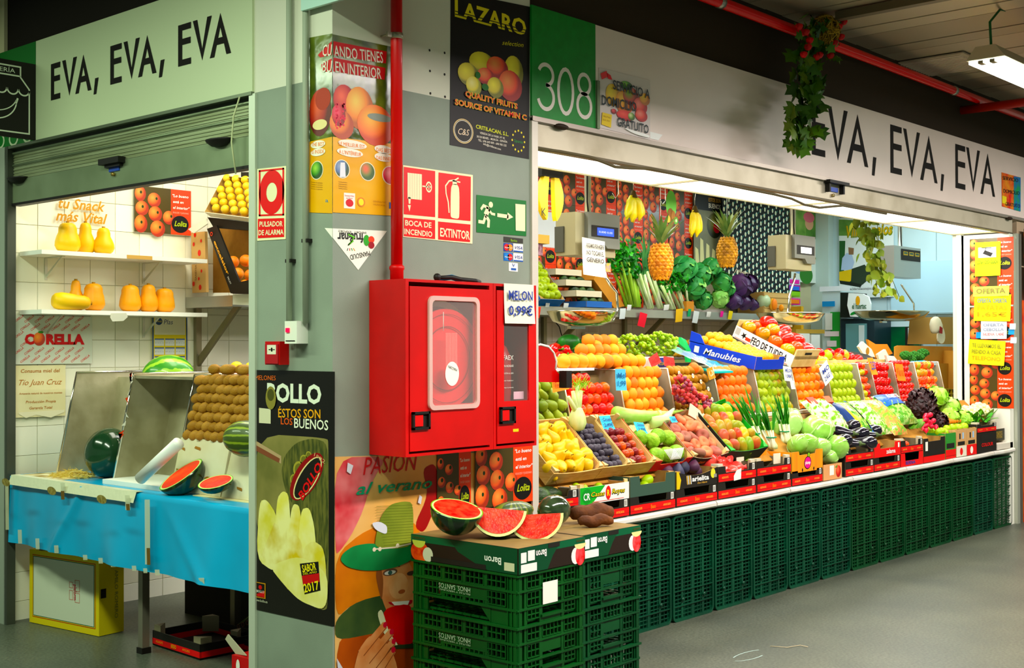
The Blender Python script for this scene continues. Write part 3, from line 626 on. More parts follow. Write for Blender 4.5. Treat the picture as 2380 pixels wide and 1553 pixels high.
b=MB();pp(b,g0,[(604,948),(631,951),(631,985),(604,983)],.0045,K('#d9d6b8'));b.part('price_patch',r)
b=MB();pe(b,g0,632,925,12,27,.0065,K('#8a8244'));pe(b,g0,632,918,8,14,.0068,K('#4a4a20'));b.part('melon_logo',r)
b=MB();pp(b,g0,[(700,1310),(743,1305),(748,1372),(711,1381)],.0075,BLK);pp(b,g0,[(705,1338),(745,1332),(746,1352),(708,1358)],.0078,K('#c41c1c'));pp(b,g0,[(596,1352),(619,1356),(619,1392),(597,1388)],.0045,K('#c8902c'));pp(b,g0,[(598,1354),(617,1358),(617,1390),(598,1386)],.0047,BLK);pe(b,g0,607,1365,4,5,.005,K('#c41c1c'));pp(b,g0,[(599,1380),(617,1374),(617,1389),(599,1385)],.005,K('#c41c1c'))
b.part('badge_print',r,kind='stuff')
tp('MELONES',g0,595,883,642,884,11,K('#e0702a'),r);tp('BOLLO',g0,622,932,748,938,42,K('#e4ead8'),r,bold=.035);tp('ÉSTOS SON',g0,648,970,746,973,21,K('#e8a83a'),r,bold=.01);tp('LOS',g0,654,986,681,988,16,K('#e0642a'),r,bold=.01);tp('BUENOS',g0,685,994,764,1000,23,K('#eef0dc'),r,bold=.01)
tp('BOLLO',g0,706,1163,752,1085,21,K('#d8281c'),r,c=.0068,bold=.03);tp('1922',g0,732,1060,757,1078,9,K('#d8b080'),r,c=.0058)
tp('SABOR',g0,707,1330,739,1324,17,YEL,r,c=.0082,bold=.02);tp('DEL AÑO',g0,708,1336,740,1331,5,YEL,r,c=.0082);tp('2017',g0,711,1377,746,1369,20,YEL,r,c=.0082,bold=.02);tp('BOLLO',g0,599,1376,616,1379,6,WHITE,r,c=.0055);tp('www.bollo.es',g0,594,1396,624,1402,6,K('#cfd0b8'),r,c=.0055)
# -- PASION summer poster
r=sheet(f0,[(776,1062),(1120,1052),(1120,1553),(1120,1700),(789,1700),(778,1553)],.0012,.001,M('#e0a860',.3,c2='#e8c088',sc_=2.5,bump=.6,bsc=7,coat=.5),'summer_poster','torn glossy summer poster of a woman in a green hat biting watermelon','poster')
b=MB();c=.003
pp(b,f0,[(777,1064),(900,1060),(862,1120),(842,1190),(815,1245),(790,1280),(778,1290)],c,M('#c83c44',.3,c2='#e08888',sc_=6,bump=.6,bsc=9,coat=.5));pp(b,f0,[(778,1290),(850,1230),(960,1200),(1000,1300),(955,1400),(820,1400),(779,1440)],c+.0003,M('#e08838',.4,c2='#b8642c',sc_=4));pp(b,f0,[(778,1440),(830,1395),(960,1370),(960,1450),(880,1470),(778,1490)],c+.0006,M('#2f4426',.4,c2='#4a5c30',sc_=5));pp(b,f0,[(778,1488),(840,1462),(955,1440),(980,1700),(790,1700)],c+.0005,M('#b45824',.4,c2='#8c3c18',sc_=4))
pp(b,f0,[(1010,1180),(1022,1130),(1010,1075),(980,1090),(995,1150),(960,1225),(985,1240)],c+.0004,K('#a01c24'))
# face
pp(b,f0,[(872,1320),(960,1290),(965,1480),(930,1465),(905,1440),(885,1390)],c+.0012,M('#c97c50',.4,c2='#e0a070',sc_=7));pe(b,f0,925,1362,22,30,c+.0014,M('#d8925f',.4,c2='#e8ac80',sc_=9));pp(b,f0,[(874,1322),(884,1318),(890,1350),(886,1400),(878,1370),(872,1340)],c+.0015,K('#8c5030'));pe(b,f0,905,1330,17,8,c+.0016,K('#6c4a38'));pe(b,f0,905,1331,13,5,c+.0018,K('#d8d4cc'));pe(b,f0,905,1331,5,5,c+.002,K('#3a5a54'))
pp(b,f0,[(886,1315),(905,1308),(928,1314),(928,1318),(905,1313),(888,1320)],c+.0018,K('#4a2c1c'));pe(b,f0,954,1332,10,5,c+.0018,K('#4a3428'));pe(b,f0,932,1375,8,5,c+.0016,K('#a85838'));pp(b,f0,[(900,1398),(925,1403),(958,1392),(955,1404),(925,1412),(903,1404)],c+.0018,K('#b02830'));pp(b,f0,[(908,1399),(950,1396),(946,1406),(915,1407)],c+.002,K('#f0e8dc'))
# slice + hand
pp(b,f0,[(885,1415),(960,1400),(965,1495),(925,1500),(900,1470)],c+.0024,M('#d01820',.35,c2='#b8141c',sc_=8));pp(b,f0,[(874,1425),(886,1414),(902,1470),(925,1500),(912,1500),(888,1470)],c+.0026,K('#d8d8b0'));pp(b,f0,[(915,1500),(966,1495),(966,1506),(918,1508)],c+.0026,K('#233018'))
SK=M('#c87a4c',.4,c2='#dca070',sc_=8);pp(b,f0,[(800,1700),(825,1520),(860,1470),(905,1500),(925,1560),(930,1700)],c+.0028,SK)
for(x0,y0,x1,y1)in((835,1520,893,1452),(848,1538,908,1468),(858,1556,913,1490),(868,1575,912,1510)):
    pl_line(b,f0,[(x0,y0),(x1,y1)],.038,c+.0031,SK);pl_line(b,f0,[(x0+8,y0+4),(x1+3,y1+6)],.004,c+.0033,K('#8a4a2c'));pe(b,f0,x1,y1,5,7,c+.0035,K('#c0283c'))
# hat
HG=M('#1e8a4c',.5,c2='#166c3a',sc_=5);HY=M('#8a9640',.6,c2='#6c7c30',sc_=4)
def band(px,py,R,k):return(px,py)
pp(b,f0,[(788,1302),(795,1285),(820,1268),(860,1262),(900,1270),(958,1262),(958,1300),(920,1318),(880,1326),(840,1326),(805,1318)],c+.0040,HG)
pp(b,f0,[(868,1272),(872,1240),(885,1195),(905,1172),(935,1165),(958,1168),(958,1268),(915,1276)],c+.0044,HY)
for k in range(15):pl_line(b,f0,[(872+14*max(0,(10-k))/8,1268-6.5*k),(957,1262-6.3*k)],.0015,c+.0047,K('#5a6828'))
pl_line(b,f0,[(870,1276),(915,1272),(958,1262)],.006,c+.005,K('#d8d0b8'))
for x,y in((867,1277),(880,1276),(921,1268)):pe(b,f0,x,y,4,5,c+.0053,K('#e4d8bc'))
for P in([(805,1075),(818,1082),(812,1102),(803,1096)],[(860,1215),(880,1212),(897,1222),(896,1243),(870,1232)],[(968,1168),(972,1150),(978,1155),(975,1172)],[(780,1530),(795,1555),(800,1600),(786,1600)]):pp(b,f0,P,c+.0058,K('#d6d8e0'))
b.part('picture_print',r,kind='stuff')
tp('PASION',f0,842,1104,968,1092,42,K('#c02430'),r,c=.006,shear=.25);tp('al verano',f0,826,1150,1002,1134,28,M('#14946a',.4),r,c=.006,shear=.35,bold=.015)
# -- tangerine posters
def lolita(fr,w_=.405,h_=.285,label='',c=.002,back=False,name='tangerine_poster',full=True):
    r=thing(name,fr.p(w_/2,0,0),label,'poster','tangerine posters')
    b=MB();b.fbox(fr,0,w_,0,h_,c,c+.0008,M('#4a4022',.3,coat=.3));d=c+.0012
    b.rect(fr,w_*.635,0,w_-.001,h_,d,M('#ea5426',.4));i=0
    OR=Mrad('#ffa05c','#f46a26','#a8380e')
    for x,y,s in((.07,.83,.12),(.10,.52,.115),(.08,.18,.14),(.34,.72,.115),(.36,.42,.12),(.40,.10,.13),(.60,.36,.11)):
        d+=.00018;b.ell(fr,w_*x if x-s>0 else w_*(x+.03),h_*y,w_*s*(1 if x-s>-.02 else .8),w_*s*.98,d,OR,16)
        if full:b.ell(fr,w_*(x+.04),h_*(y+.035),.008,.010,d+.0001,K('#1c3a14'),10)
    d+=.0004;b.ell(fr,w_*.80,h_*.235,w_*.155,h_*.19,d,BLK,24)
    FPN[r.name]=b.part('sheet',r)
    if full:
        text('"Lo bueno',fr,w_*.66,h_*.83,h_*.06,WHITE,r,w=w_*.29,c=d+.0003,bold=.02,shear=.2);text('está en',fr,w_*.67,h_*.70,h_*.06,WHITE,r,w=w_*.19,c=d+.0003,bold=.02,shear=.2);text('el interior"',fr,w_*.67,h_*.57,h_*.06,WHITE,r,w=w_*.30,c=d+.0003,bold=.02,shear=.2)
        text('DULCES Y JUGOSAS',fr,w_*.67,h_*.47,h_*.035,K('#f6c0a8'),r,w=w_*.28,c=d+.0003)
    text('Lolita',fr,w_*.695,h_*.19,h_*.12,K('#c8dc3c'),r,w=w_*.22,c=d+.0004,shear=.35,bold=.01)
    return r
lolita(FY(.845,0,.80),.415,.29,'tangerine poster at the right end of the pillar foot above the watermelons',c=.010)
lolita(FY(.60,0,.80),.22,.27,'partly covered red tangerine poster strip behind the half watermelon on the pillar',c=.006)
# ---------------------------------------------------------------- red hose cabinet and extinguisher cabinet
def cabinet(x0,x1,dx0,dx1,w0,w1,wz0,wz1,label,cat='cabinet',name='hose_cabinet',hx=0):
    z0,z1,y0=1.094,1.833,-.225
    r=thing(name,((x0+x1)/2,-.11,z0),label,cat);t=.012
    b=MB();b.box((x0,y0,z0),(x0+t,-.001,z1),RED);b.box((x1-t,y0,z0),(x1,-.001,z1),RED);b.box((x0+t,y0,z1-t),(x1-t,-.001,z1),RED);b.box((x0+t,y0,z0),(x1-t,-.001,z0+t),RED);b.box((x0+t,-.012,z0+t),(x1-t,-.002,z1-t),M('#8c1014',.5));
    b.box((x0+t,y0,z0+t),(dx0-.003,y0+.012,z1-t),RED);b.box((dx1+.003,y0,z0+t),(x1-t,y0+.012,z1-t),RED);b.part('body',r)
    d0,d1=z0+.022,z1-.03;y=y0-.004
    b=MB();b.box((dx0,y,d0),(w0,y+.012,d1),RED);b.box((w1,y,d0),(dx1,y+.012,d1),RED);b.box((w0,y,d0),(w1,y+.012,wz0),RED);b.box((w0,y,wz1),(w1,y+.012,d1),RED)
    dr=b.part('door',r)
    for k in(.12,.5,.88):pass
    hz=1.205;b=MB();f=FY(hx,y,hz);w_,h_=.10,.075
    for a,c_,e,g in((0,w_,0,.010),(0,w_,h_-.010,h_),(0,.010,0,h_),(w_-.010,w_,0,h_)):b.fbox(f,a,c_,e,g,0,.012,BLACK)
    b.fbox(f,.010,w_-.01,.01,h_-.01,-.0,.001,DARK);b.part('handle_frame',dr,'black handle frame')
    MB().fbox(f,.014,.062,.014,h_-.014,.001,.006,M('#e8141c',.4)).part('latch',dr)
    return r,dr
r,dr=cabinet(.201,.735,.222,.708,.345,.612,1.305,1.745,'large red fire hose cabinet with a rounded window, left one on the pillar',hx=.23)
b=MB();f=FY(0,-.229,0);FRM=M('#e8c8c0',.3,alpha=.75)
def rrect(x0,x1,z0,z1,rad,n=5):
    P=[]
    for cx,cz,a in((x1-rad,z0+rad,-90),(x1-rad,z1-rad,0),(x0+rad,z1-rad,90),(x0+rad,z0+rad,180)):
        for k in range(n+1):t=math.radians(a+90*k/n);P.append((cx+rad*math.cos(t),cz+rad*math.sin(t)))
    return P
A=rrect(.323,.633,1.283,1.766,.03);B=rrect(.342,.614,1.302,1.747,.02);n=len(A)
vs=[f.p(a,z,.001)for a,z in A]+[f.p(a,z,.012)for a,z in A]+[f.p(a,z,.012)for a,z in B]+[f.p(a,z,.001)for a,z in B]
fs=[((i),(i+1)%n,n+(i+1)%n,n+i)for i in range(n)]+[(n+i,n+(i+1)%n,2*n+(i+1)%n,2*n+i)for i in range(n)]+[(2*n+i,2*n+(i+1)%n,3*n+(i+1)%n,3*n+i)for i in range(n)]
b.add(vs,fs,FRM);b.part('window_frame',dr,'milky plastic window frame')
b=MB();b.poly(f,B,.004,M('#e6d2cc',.15,alpha=.22));pane=b.part('window_pane',dr,'hazy clear pane')
b=MB()
for k in range(8):b.rect(f,.427+.009*k,1.46,.433+.009*k,1.61,.0052,M('#f0b0a8',.4,alpha=.55))
b.part('hose_icon',dr,kind='stuff')
b=MB();f2=FY(0,-.195,0);RR=M('#e0343c',.35);rl=(.475,1.50)
def disc(R,y0,y1,mat,rx=1):
    b=MB();n=40;P=[(rl[0]+R*math.cos(2*PI*k/n),y0,rl[1]+R*math.sin(2*PI*k/n))for k in range(n)];b.prism(P,(0,y1-y0,0),mat);return b
rr=disc(.215,-.19,-.18,RR);rr.prism([(rl[0]+.15*math.cos(2*PI*k/32),-.05,rl[1]+.15*math.sin(2*PI*k/32))for k in range(32)],(0,-.13,0),M('#b8b49a',.6));rr.part('hose_reel',r)
b=MB();b.ring(f2,rl[0],rl[1],.135,.14,.002,M('#8c1418',.4),40);b.ring(f2,rl[0],rl[1],.19,.193,.002,M('#8c1418',.4),40);b.part('reel_ridge',r)
b=MB();b.ell(f,.465,1.435,.042,.052,.006,PAPER);b.part('round_label',dr);text('MACOIN',f,.495,1.455,.012,BLK,dr,rot=PI*.9,w=.055,c=.0075)
b=MB();b.box((.38,-.18,1.70),(.60,-.05,1.71),DARK)
MB().tube([(.447,-.2,1.70),(.447,-.2,1.62)],.002,PAPER,5).part('seal_wire',r)
b=MB();b.ring(f2,.475,1.52,.205,.235,-.06,M('#cfd2a8',.6),30,.2,PI-.2);b.part('hose_coil',r)
r,dr=cabinet(.737,1.03,.757,1.012,.803,.973,1.305,1.72,'narrow red extinguisher cabinet with a price note, right one of the pair on the pillar',name='extinguisher_cabinet',hx=.770)
MB().rect(FY(0,-.222,0),.803,1.305,.973,1.72,0,M('#c8d0c8',.1,alpha=.12)).part('window_pane',dr)
b=MB();b.lathe([(.06,1.12),(.072,1.14),(.072,1.50),(.05,1.55),(.025,1.57)],M('#8a1a18',.35),20,(.865,-.12,0));b.lathe([(.022,1.57),(.03,1.6),(.02,1.66)],DARK,10,(.865,-.12,0))
b.obj('fire_extinguisher','red extinguisher cylinder standing behind the window of the narrow red cabinet','extinguisher')
ex=bpy.data.objects['fire_extinguisher'];f3=FY(0,-.195,0)
for k,(s,h)in enumerate((('KFAEX',.022),('CONTRA INCENDIOS',.010),('PRECAUCIÓN AL USAR',.007),('1. Retirar el pasador',.006),('2. Apretar la maneta',.006))):text(s,f3,.815,1.49-.032*k,h,PAPER,ex,w=.09,c=0)
b=MB();b.rect(FY(0,-.2,0),.90,1.31,.97,1.345,0,M('#e0b8c4',.5));b.obj('folded_note','pink folded note at the bottom of the extinguisher cabinet window','note')
MB().rect(FY(0,-.230,0),.862,1.165,.90,1.178,0,M('#e8cc50',.6)).part('yellow_mark',dr)
def note(fr,w_,h_,col,label,lines,cat='price note',name='price_note',group=None,ink='#2c3f8c',curl=.006,rot=0,tilt=0,c=0,parent_group=None,hpad=.12):
    """handwritten sheet: frame origin = bottom left"""
    if rot:fr=Fr(fr.o,fr.u*math.cos(rot)+fr.v*math.sin(rot),fr.v*math.cos(rot)-fr.u*math.sin(rot))
    r=thing(name,fr.p(w_/2,0,c),label,cat,group);b=MB();n=5;P=[]
    for i in range(n+1):
        t=i/n;P+=[fr.p(0,h_*t,c+curl*(1-t)**2),fr.p(w_,h_*t,c+curl*1.6*(1-t)**2)]
    b.add(P,[(2*i,2*i+1,2*i+3,2*i+2)for i in range(n)],M(col,.75));FPN[r.name]=b.part('sheet',r)
    if lines:
        k=len(lines)
        for i,s in enumerate(lines):
            hh=h_*(1-hpad*2)/k;ic=ink if isinstance(ink,str)else ink[i]
            text(s,fr,w_*.1,h_*(1-hpad)-hh*(i+.75),hh*.62,M(ic,.7),r,w=w_*.8,c=c+max(0,curl)*1.7+.001,bold=.022)
    return r
note(FY(.80,-.232,1.655),.205,.18,'#ecead4','white price note MELON 0,99 taped on the narrow red cabinet',['MELON','0,99€'])
b=MB();b.tube([(.47,-.14,1.85),(.55,-.15,1.856),(.63,-.13,1.85),(.70,-.15,1.846),(.76,-.12,1.843)],.009,BLACK,6);b.tube([(.50,-.1,1.846),(.58,-.12,1.858),(.66,-.1,1.848)],.012,M('#1a6a90',.6),6);b.ball((.47,-.14,1.853),.017,BLACK,8,6)
b.obj('strap_bundle','small bundle of black and blue straps on top of the red hose cabinet','straps')
# alarm box, switch box
y0,y1=-pc(g0,638,800)[0],-pc(g0,672,800)[0];z0,z1=1.475,1.575
r=thing('alarm_call_box',(-.03,(y0+y1)/2,z0),'small red fire alarm call box at the end of the left conduit','alarm box')
MB().box((-.05,y1,z0),(0,y0,z1),M('#b8141c',.4)).part('body',r);MB().box((-.056,y1+.006,z0+.005),(-.05,y0-.006,z1-.012),M('#a83034',.2)).part('cover',r)
f=FX(-.0565,y0,z0);MB().rect(f,.022,.045,y0-y1-.018,.085,.0,M('#e4e0cc',.4)).part('glass_label',r);b=MB();b.ell(f,.055,.065,.007,.009,.001,BLK,10);b.rect(f,.034,.063,.046,.067,.001,BLK);b.rect(f,.064,.063,.076,.067,.001,BLK);b.part('arrow_print',r,kind='stuff')
y0,y1=-pc(g0,688,770)[0],-pc(g0,716,770)[0]
r=thing('switch_box',(-.03,(y0+y1)/2,1.56),'white switch box with a glowing red button at the end of the right conduit','switch box')
MB().box((-.06,y1,1.565),(0,y0,1.66),M('#e6e8dc',.35)).part('body',r);f=FX(-.061,y0,1.565);MB().fbox(f,.012,.034,.048,.066,0,.005,M('#ff2858',.3,emit=.7)).part('button',r);b=MB();b.rect(f,.008,.01,.07,.014,.001,DARK);b.part('bottom_line',r)
# ---------------------------------------------------------------- plastic crates under the melons
GP=[M('#07521f',.4,c2='#06441a',sc_=5),M('#084a26',.42,c2='#063c1f',sc_=5)]
def lattice(b,fr,a0,a1,b0,b1,nx,ny,t,d,mat,c=0):
    for i in range(nx+1):a=a0+(a1-a0)*i/nx;b.fbox(fr,a-t/2,a+t/2,b0,b1,c-d,c,mat)
    for i in range(ny+1):z=b0+(b1-b0)*i/ny;b.fbox(fr,a0,a1,z-t/2,z+t/2,c-d*.9,c-.0005,mat)
def stack_crate(W,D,H,mat):
    r=thing('plastic_crate',(0,0,0),'x','crate')
    long_=Fr((0,D,0),(0,-1,0),(0,0,1));short=Fr((0,0,0),(1,0,0),(0,0,1));l2=Fr((W,0,0),(0,1,0),(0,0,1));s2=Fr((W,D,0),(-1,0,0),(0,0,1))
    for fr,w_,nm in((long_,D,'long_wall'),(l2,D,'long_wall')):
        b=MB();pst=.055
        for a in(0,w_-pst):
            b.fbox(fr,a,a+pst,0,H,-.02,-.004,mat)
            for k in range(3):b.fbox(fr,a+.004+k*.022,a+.008+k*.022,0,H,-.004,.002,mat)
        g=[pst+(w_-2*pst)*k/4 for k in range(5)]
        for k in range(4):
            lattice(b,fr,g[k]+.012,g[k+1]-.008,H*.70,H*.95,4,2,.0045,.01,mat)
            if k in(0,3):lattice(b,fr,g[k]+.012,g[k+1]-.008,H*.36,H*.62,4,2,.0045,.01,mat)
            b.fbox(fr,g[k]-.006,g[k]+.012,H*.3,H,-.014,-.002,mat)
        b.fbox(fr,g[1],g[3]+.02,H*.42,H*.63,-.012,-.003,mat);lattice(b,fr,g[1],g[3]+.02,H*.33,H*.42,10,1,.006,.01,mat)
        for z in(H*.31,H*.66):b.fbox(fr,0,w_,z-.004,z+.006,-.016,.003,mat)
        b.fbox(fr,g[3]+.03,w_,0,H*.3,-.014,-.006,mat);b.fbox(fr,0,g[0]+.03,0,H*.3,-.014,-.006,mat)
        P=[fr.p(g[3]+.03,H*.3,-.014),fr.p(g[3]-.03,H*.3,-.014),fr.p(g[3]+.03,0,-.014)];b.prism(P,fr.n*.01,mat)
        b.part(nm,r)
    for fr,w_,nm in((short,W,'short_wall'),(s2,W,'short_wall')):
        b=MB();pst=.06
        for a in(0,w_-pst*.6):b.fbox(fr,a,a+pst*.6,0,H,-.02,-.004,mat);b.fbox(fr,a+.01,a+.014,0,H,-.004,.002,mat)
        g=[.055,.15,.29,w_-.045]
        for k in range(3):
            n=3 if k!=1 else 5
            lattice(b,fr,g[k]+.01,g[k+1]-.01,H*.70,H*.95,n,2,.0045,.01,mat)
            if k!=1:lattice(b,fr,g[k]+.01,g[k+1]-.01,H*.36,H*.62,n,2,.0045,.01,mat);lattice(b,fr,g[k]+.01,g[k+1]-.01,.02,H*.28,n,2,.0045,.01,mat)
            b.fbox(fr,g[k]-.008,g[k]+.01,0,H,-.014,-.002,mat)
        b.fbox(fr,g[1]+.01,g[2]-.01,H*.4,H*.62,-.012,-.004,mat)
        b.fbox(fr,g[1]+.01,g[2]-.01,.0,H*.09,-.012,-.004,mat);b.fbox(fr,g[1],g[2],H*.09,H*.14,-.014,.006,mat)
        for z in(H*.31,H*.66):b.fbox(fr,0,w_,z-.004,z+.004,-.014,.003,mat)
        b.part(nm,r)
    b=MB()
    for fr,w_ in((long_,D),(l2,D),(short,W),(s2,W)):b.fbox(fr,-.006,w_+.006,H-.01,H,-.02,.007,mat)
    b.part('rim',r);b=MB()
    for k in range(9):b.box((.02+k*(W-.05)/8,.02,.004),(.03+k*(W-.05)/8,D-.02,.012),mat)
    for k in range(12):b.box((.02,.02+k*(D-.05)/11,.004),(W-.02,.028+k*(D-.05)/11,.012),mat)
    b.part('base_grid',r,kind='stuff');return r
CW,CDp,CH=.424,.60,.2105
pr=[stack_crate(CW,CDp,CH,GP[k])for k in range(2)]
lvl=['bottom','middle','top']
for col in range(2):
    for k in range(3):
        lb=f'dark green plastic crate, {lvl[k]} of the {"left" if col == 0 else "right"} stack below the watermelons'
        loc=(.40+col*(CW+.012),-.66+col*.02,k*(CH+.0008))
        if k==2:r=pr[col];r.location=loc;r['label']=lb
        else:r=copytree(pr[col],None,loc,label=lb)
        r['group']='plastic crates below the watermelons'
        if col==0:
            f=Fr((.397,-.06,k*(CH+.0008)),(0,-1,0),(0,0,1))
            if k>0:text('HNOS. SANTOS',f,.345,.128,.021,M('#b9c8b0',.6),r,rot=PI,w=.185,c=.001);text('FRUTAS Y VERDURAS',f,.345,.105,.008,M('#a9b8a0',.6),r,rot=PI,w=.18,c=.001)
            if k==2:MB().rect(FY(.40,-.665,k*(CH+.0008)),.155,.07,.25,.16,0,PAPER).part('paper_label',r)
# produce cartons, printed upside down, lying on the stacks
BRN=M('#231710',.5);GC=M('#0d5a38',.4)
def flandria(x0,y0,w_,d_,z,h_,label):
    r=thing('produce_carton',(x0+w_/2,y0+d_/2,z),label,'box','upturned tomato cartons below the melons')
    MB().box((x0,y0,z),(x0+w_,y0+d_,z+h_),M('#8b7448',.8,c2='#7c6640',sc_=8)).part('tray',r)
    for fr,L,nm in((Fr((x0,y0,z),(1,0,0),(0,0,1)),w_,'short_side'),(Fr((x0,y0+d_,z),(0,-1,0),(0,0,1)),d_,'long_side')):
        b=MB();b.fbox(fr,0,L,0,h_+.001,.0005,.003,BRN);b.rect(fr,0,h_*.72,L,h_,.0034,GC)
        b.poly(fr,[(0,0),(L*.42,0),(L*.5,h_*.5),(L*.62,h_),(0,h_)]if L==w_ else[(L*.38,h_),(L*.46,h_*.55),(L*.62,h_*.2),(L*.74,0),(L,0),(L,h_)],.0037,M('#0a4428',.4))
        if L==w_:b.ell(fr,L*.92,h_*.30,L*.075,h_*.42,.0042,M('#d8202c',.35,c2='#f0686c',sc_=30));b.ell(fr,L*.85,h_*.3,L*.07,h_*.34,.004,WHITE,16);b.ell(fr,L*.92,h_*.76,L*.09,h_*.22,.0045,M('#e6e0a0',.5),16,PI,2*PI);b.rect(fr,L*.03,h_*.42,L*.11,h_*.82,.0045,WHITE);b.rect(fr,L*.13,h_*.46,L*.23,h_*.86,.0045,WHITE);b.rect(fr,L*.03,h_*.04,L*.26,h_*.36,.0045,WHITE);b.rect(fr,L*.43,h_*.82,L*.60,h_*.99,.0047,DARK)
        else:b.ell(fr,L*.09,h_*.32,L*.09,h_*.42,.0042,M('#c8281c',.4,c2='#e86440',sc_=30));b.ell(fr,L*.17,h_*.25,L*.05,h_*.3,.0044,M('#d8d8c0',.5));b.ell(fr,L*.08,h_*.78,L*.065,h_*.3,.0046,M('#c8d068',.5),16,PI,2*PI);b.rect(fr,L*.885,h_*.1,L*.975,h_*.42,.0046,M('#d8d4b4',.6));b.rect(fr,L*.2,-.0005,L*.72,h_*.2,.0046,DARK)
        p=b.part(nm,r)
        text('Baron',fr,L*(.40 if L==w_ else .86),h_*(.80 if L==w_ else .56),h_*.28,WHITE,r,rot=PI,w=L*(.155 if L==w_ else .15),c=.0055,bold=.02)
        text('FLANDRIA',fr,L*(.985 if L==w_ else .14),h_*.93,h_*.1,M('#5a4a18',.5),r,rot=PI,w=L*(.13 if L==w_ else .12),c=.0056)
flandria(.398,-.668,CW+.004,.615,.636,.104,'green and brown tomato carton under the cut watermelons, left of two')
flandria(.838,-.645,CW,.60,.636,.104,'green and brown tomato carton under the cassava roots, right of two')
# ---------------------------------------------------------------- cut melons
RIND=Mstripe('#0e2410','#23401c',9,rough=.2);FLESH=M('#f04048',.38,c2='#d82430',sc_=26,bump=.25,bsc=60);FLR=M('#e8322e',.3,c2='#f05a48',sc_=30,bump=.3,bsc=90,coat=.3);WR=M('#dfe8a0',.4);GRM=M('#6fae38',.4)
def rotm(zdir,roll=0):return(V(zdir).to_track_quat('Z','Y').to_matrix()@Matrix.Rotation(roll,3,'Z'))
def half_melon(name,c,R,ax,zdir,xdir,label,flesh=FLR,cat='watermelon',depth=1.0,group=None):
    """cut face ellipse (R along xdir, R*ax across) with normal zdir through c, the bowl below it"""
    z_=V(zdir).normalized();x_=V(xdir);x_=(x_-z_*x_.dot(z_)).normalized();y_=z_.cross(x_);m=Matrix((x_,y_,z_)).transposed();c=V(c)
    r=thing(name,c,label,cat,group);b=MB();n=28;S=Matrix.Diagonal(V((1,ax,depth))).to_3x3()
    prof=[(max(1e-4,R*math.sin(t)),-R*math.cos(t))for t in[PI/2*k/9 for k in range(10)]]
    b.lathe(prof[:-1]+[(R,0)],RIND,n,c,mtx=m@S);b.v=b.v;b.part('rind',r)
    b=MB()
    def ringd(r0,r1,h,mat):
        P=[V(c)+m@S@V((q_*math.cos(2*PI*k/n),q_*math.sin(2*PI*k/n),h))for q_ in(r0,r1)for k in range(n)]
        b.add(P,[(k,n+k,n+(k+1)%n,(k+1)%n)for k in range(n)],mat)
    ringd(R*.955,R*1.001,.0006,GRM);ringd(R*.88,R*.96,.0008,WR);b.part('rind_edge',r)
    b=MB();P=[V(c)+m@S@V((0,0,.004))];rings=[R*.3,R*.6,R*.89]
    for q_ in rings:P+=[V(c)+m@S@V((q_*math.cos(2*PI*k/n),q_*math.sin(2*PI*k/n),.001+.003*math.cos(q_/R*1.5)))for k in range(n)]
    fs=[(0,1+k,1+(k+1)%n)for k in range(n)]
    for j in range(2):fs+=[(1+j*n+k,1+(j+1)*n+k,1+(j+1)*n+(k+1)%n,1+j*n+(k+1)%n)for k in range(n)]
    b.add(P,fs,flesh,True);b.part('flesh',r);return r
def wedge(c,L,R,u,v0,v1,label,group):
    """sector of an ellipsoid: long axis u (half length L), between directions v0 and v1"""
    u=V(u).normalized();v0=V(v0).normalized();v1=(V(v1)-u*V(v1).dot(u)).normalized();v0=(v0-u*v0.dot(u)).normalized();v1=(v1).normalized()
    ang=math.acos(max(-1,min(1,v0.dot(v1))));w2=(v1-v0*v0.dot(v1)).normalized();r=thing('watermelon_wedge',c,label,'watermelon',group);n,k2=20,8;c=V(c)
    def S(i,j,s=1):t=PI*i/n;ph=ang*j/k2;d=v0*math.cos(ph)+w2*math.sin(ph);return c+u*(-L*math.cos(t))*s+d*(R*math.sin(t))*s
    b=MB();b.add([S(i,j)for i in range(n+1)for j in range(k2+1)],[(i*(k2+1)+j,i*(k2+1)+j+1,(i+1)*(k2+1)+j+1,(i+1)*(k2+1)+j)for i in range(n)for j in range(k2)],RIND,True);b.part('rind',r)
    for j,nm in((0,'near_face'),(k2,'far_face')):
        d=v0 if j==0 else v1;off=(-w2 if j==0 else(w2.cross(u)*0));e=.0012*(w2*-1 if j==0 else(v0*math.sin(ang)-w2*math.cos(ang))*1)
        b=MB();P=[c]+[S(i,j)for i in range(n+1)];b.add(P,[(0,i+1,i+2)for i in range(n)],WR)
        P=[c+e*.5]+[S(i,j,.985)+e*.5 for i in range(n+1)]
        P2=[c+e]+[S(i,j,.90)+e for i in range(n+1)];b.add(P2,[(0,i+1,i+2)for i in range(n)],FLR)
        b.part(nm,r)
    return r
ZT=.741
view=lambda p:(CAM-V(p)).normalized()
half_melon('watermelon_half',at(1062,1183,Y=-.32),.112,.98,CV(.18,.93,.22),CV(1,-.40,0),'half watermelon with its red cut face up, leftmost on the green carton')
wedge(at(1160,1184,Y=-.42)+V((0,0,.002)),.118,.125,CV(1,-.07,.1),CV(.1,-.86,.5),CV(-.5,-.3,-.8),'watermelon wedge between the half melon and the front wedge','watermelon wedges on the carton')
wedge(at(1243,1197,Y=-.52)+V((0,0,.002)),.122,.118,CV(1,.05,.0),CV(.12,-.92,.4),CV(-.55,-.35,-.8),'watermelon wedge with seeds, nearest the carton corner','watermelon wedges on the carton')
b=MB();b.ball((.97,-.38,ZT+.072),.07,M('#22301c',.12,c2='#4a5c40',sc_=9,bump=.4,bsc=12,coat=1),18,12,(1.25,.95,1));b.obj('wrapped_melon','dark melon piece wrapped in shiny cling film','melon')
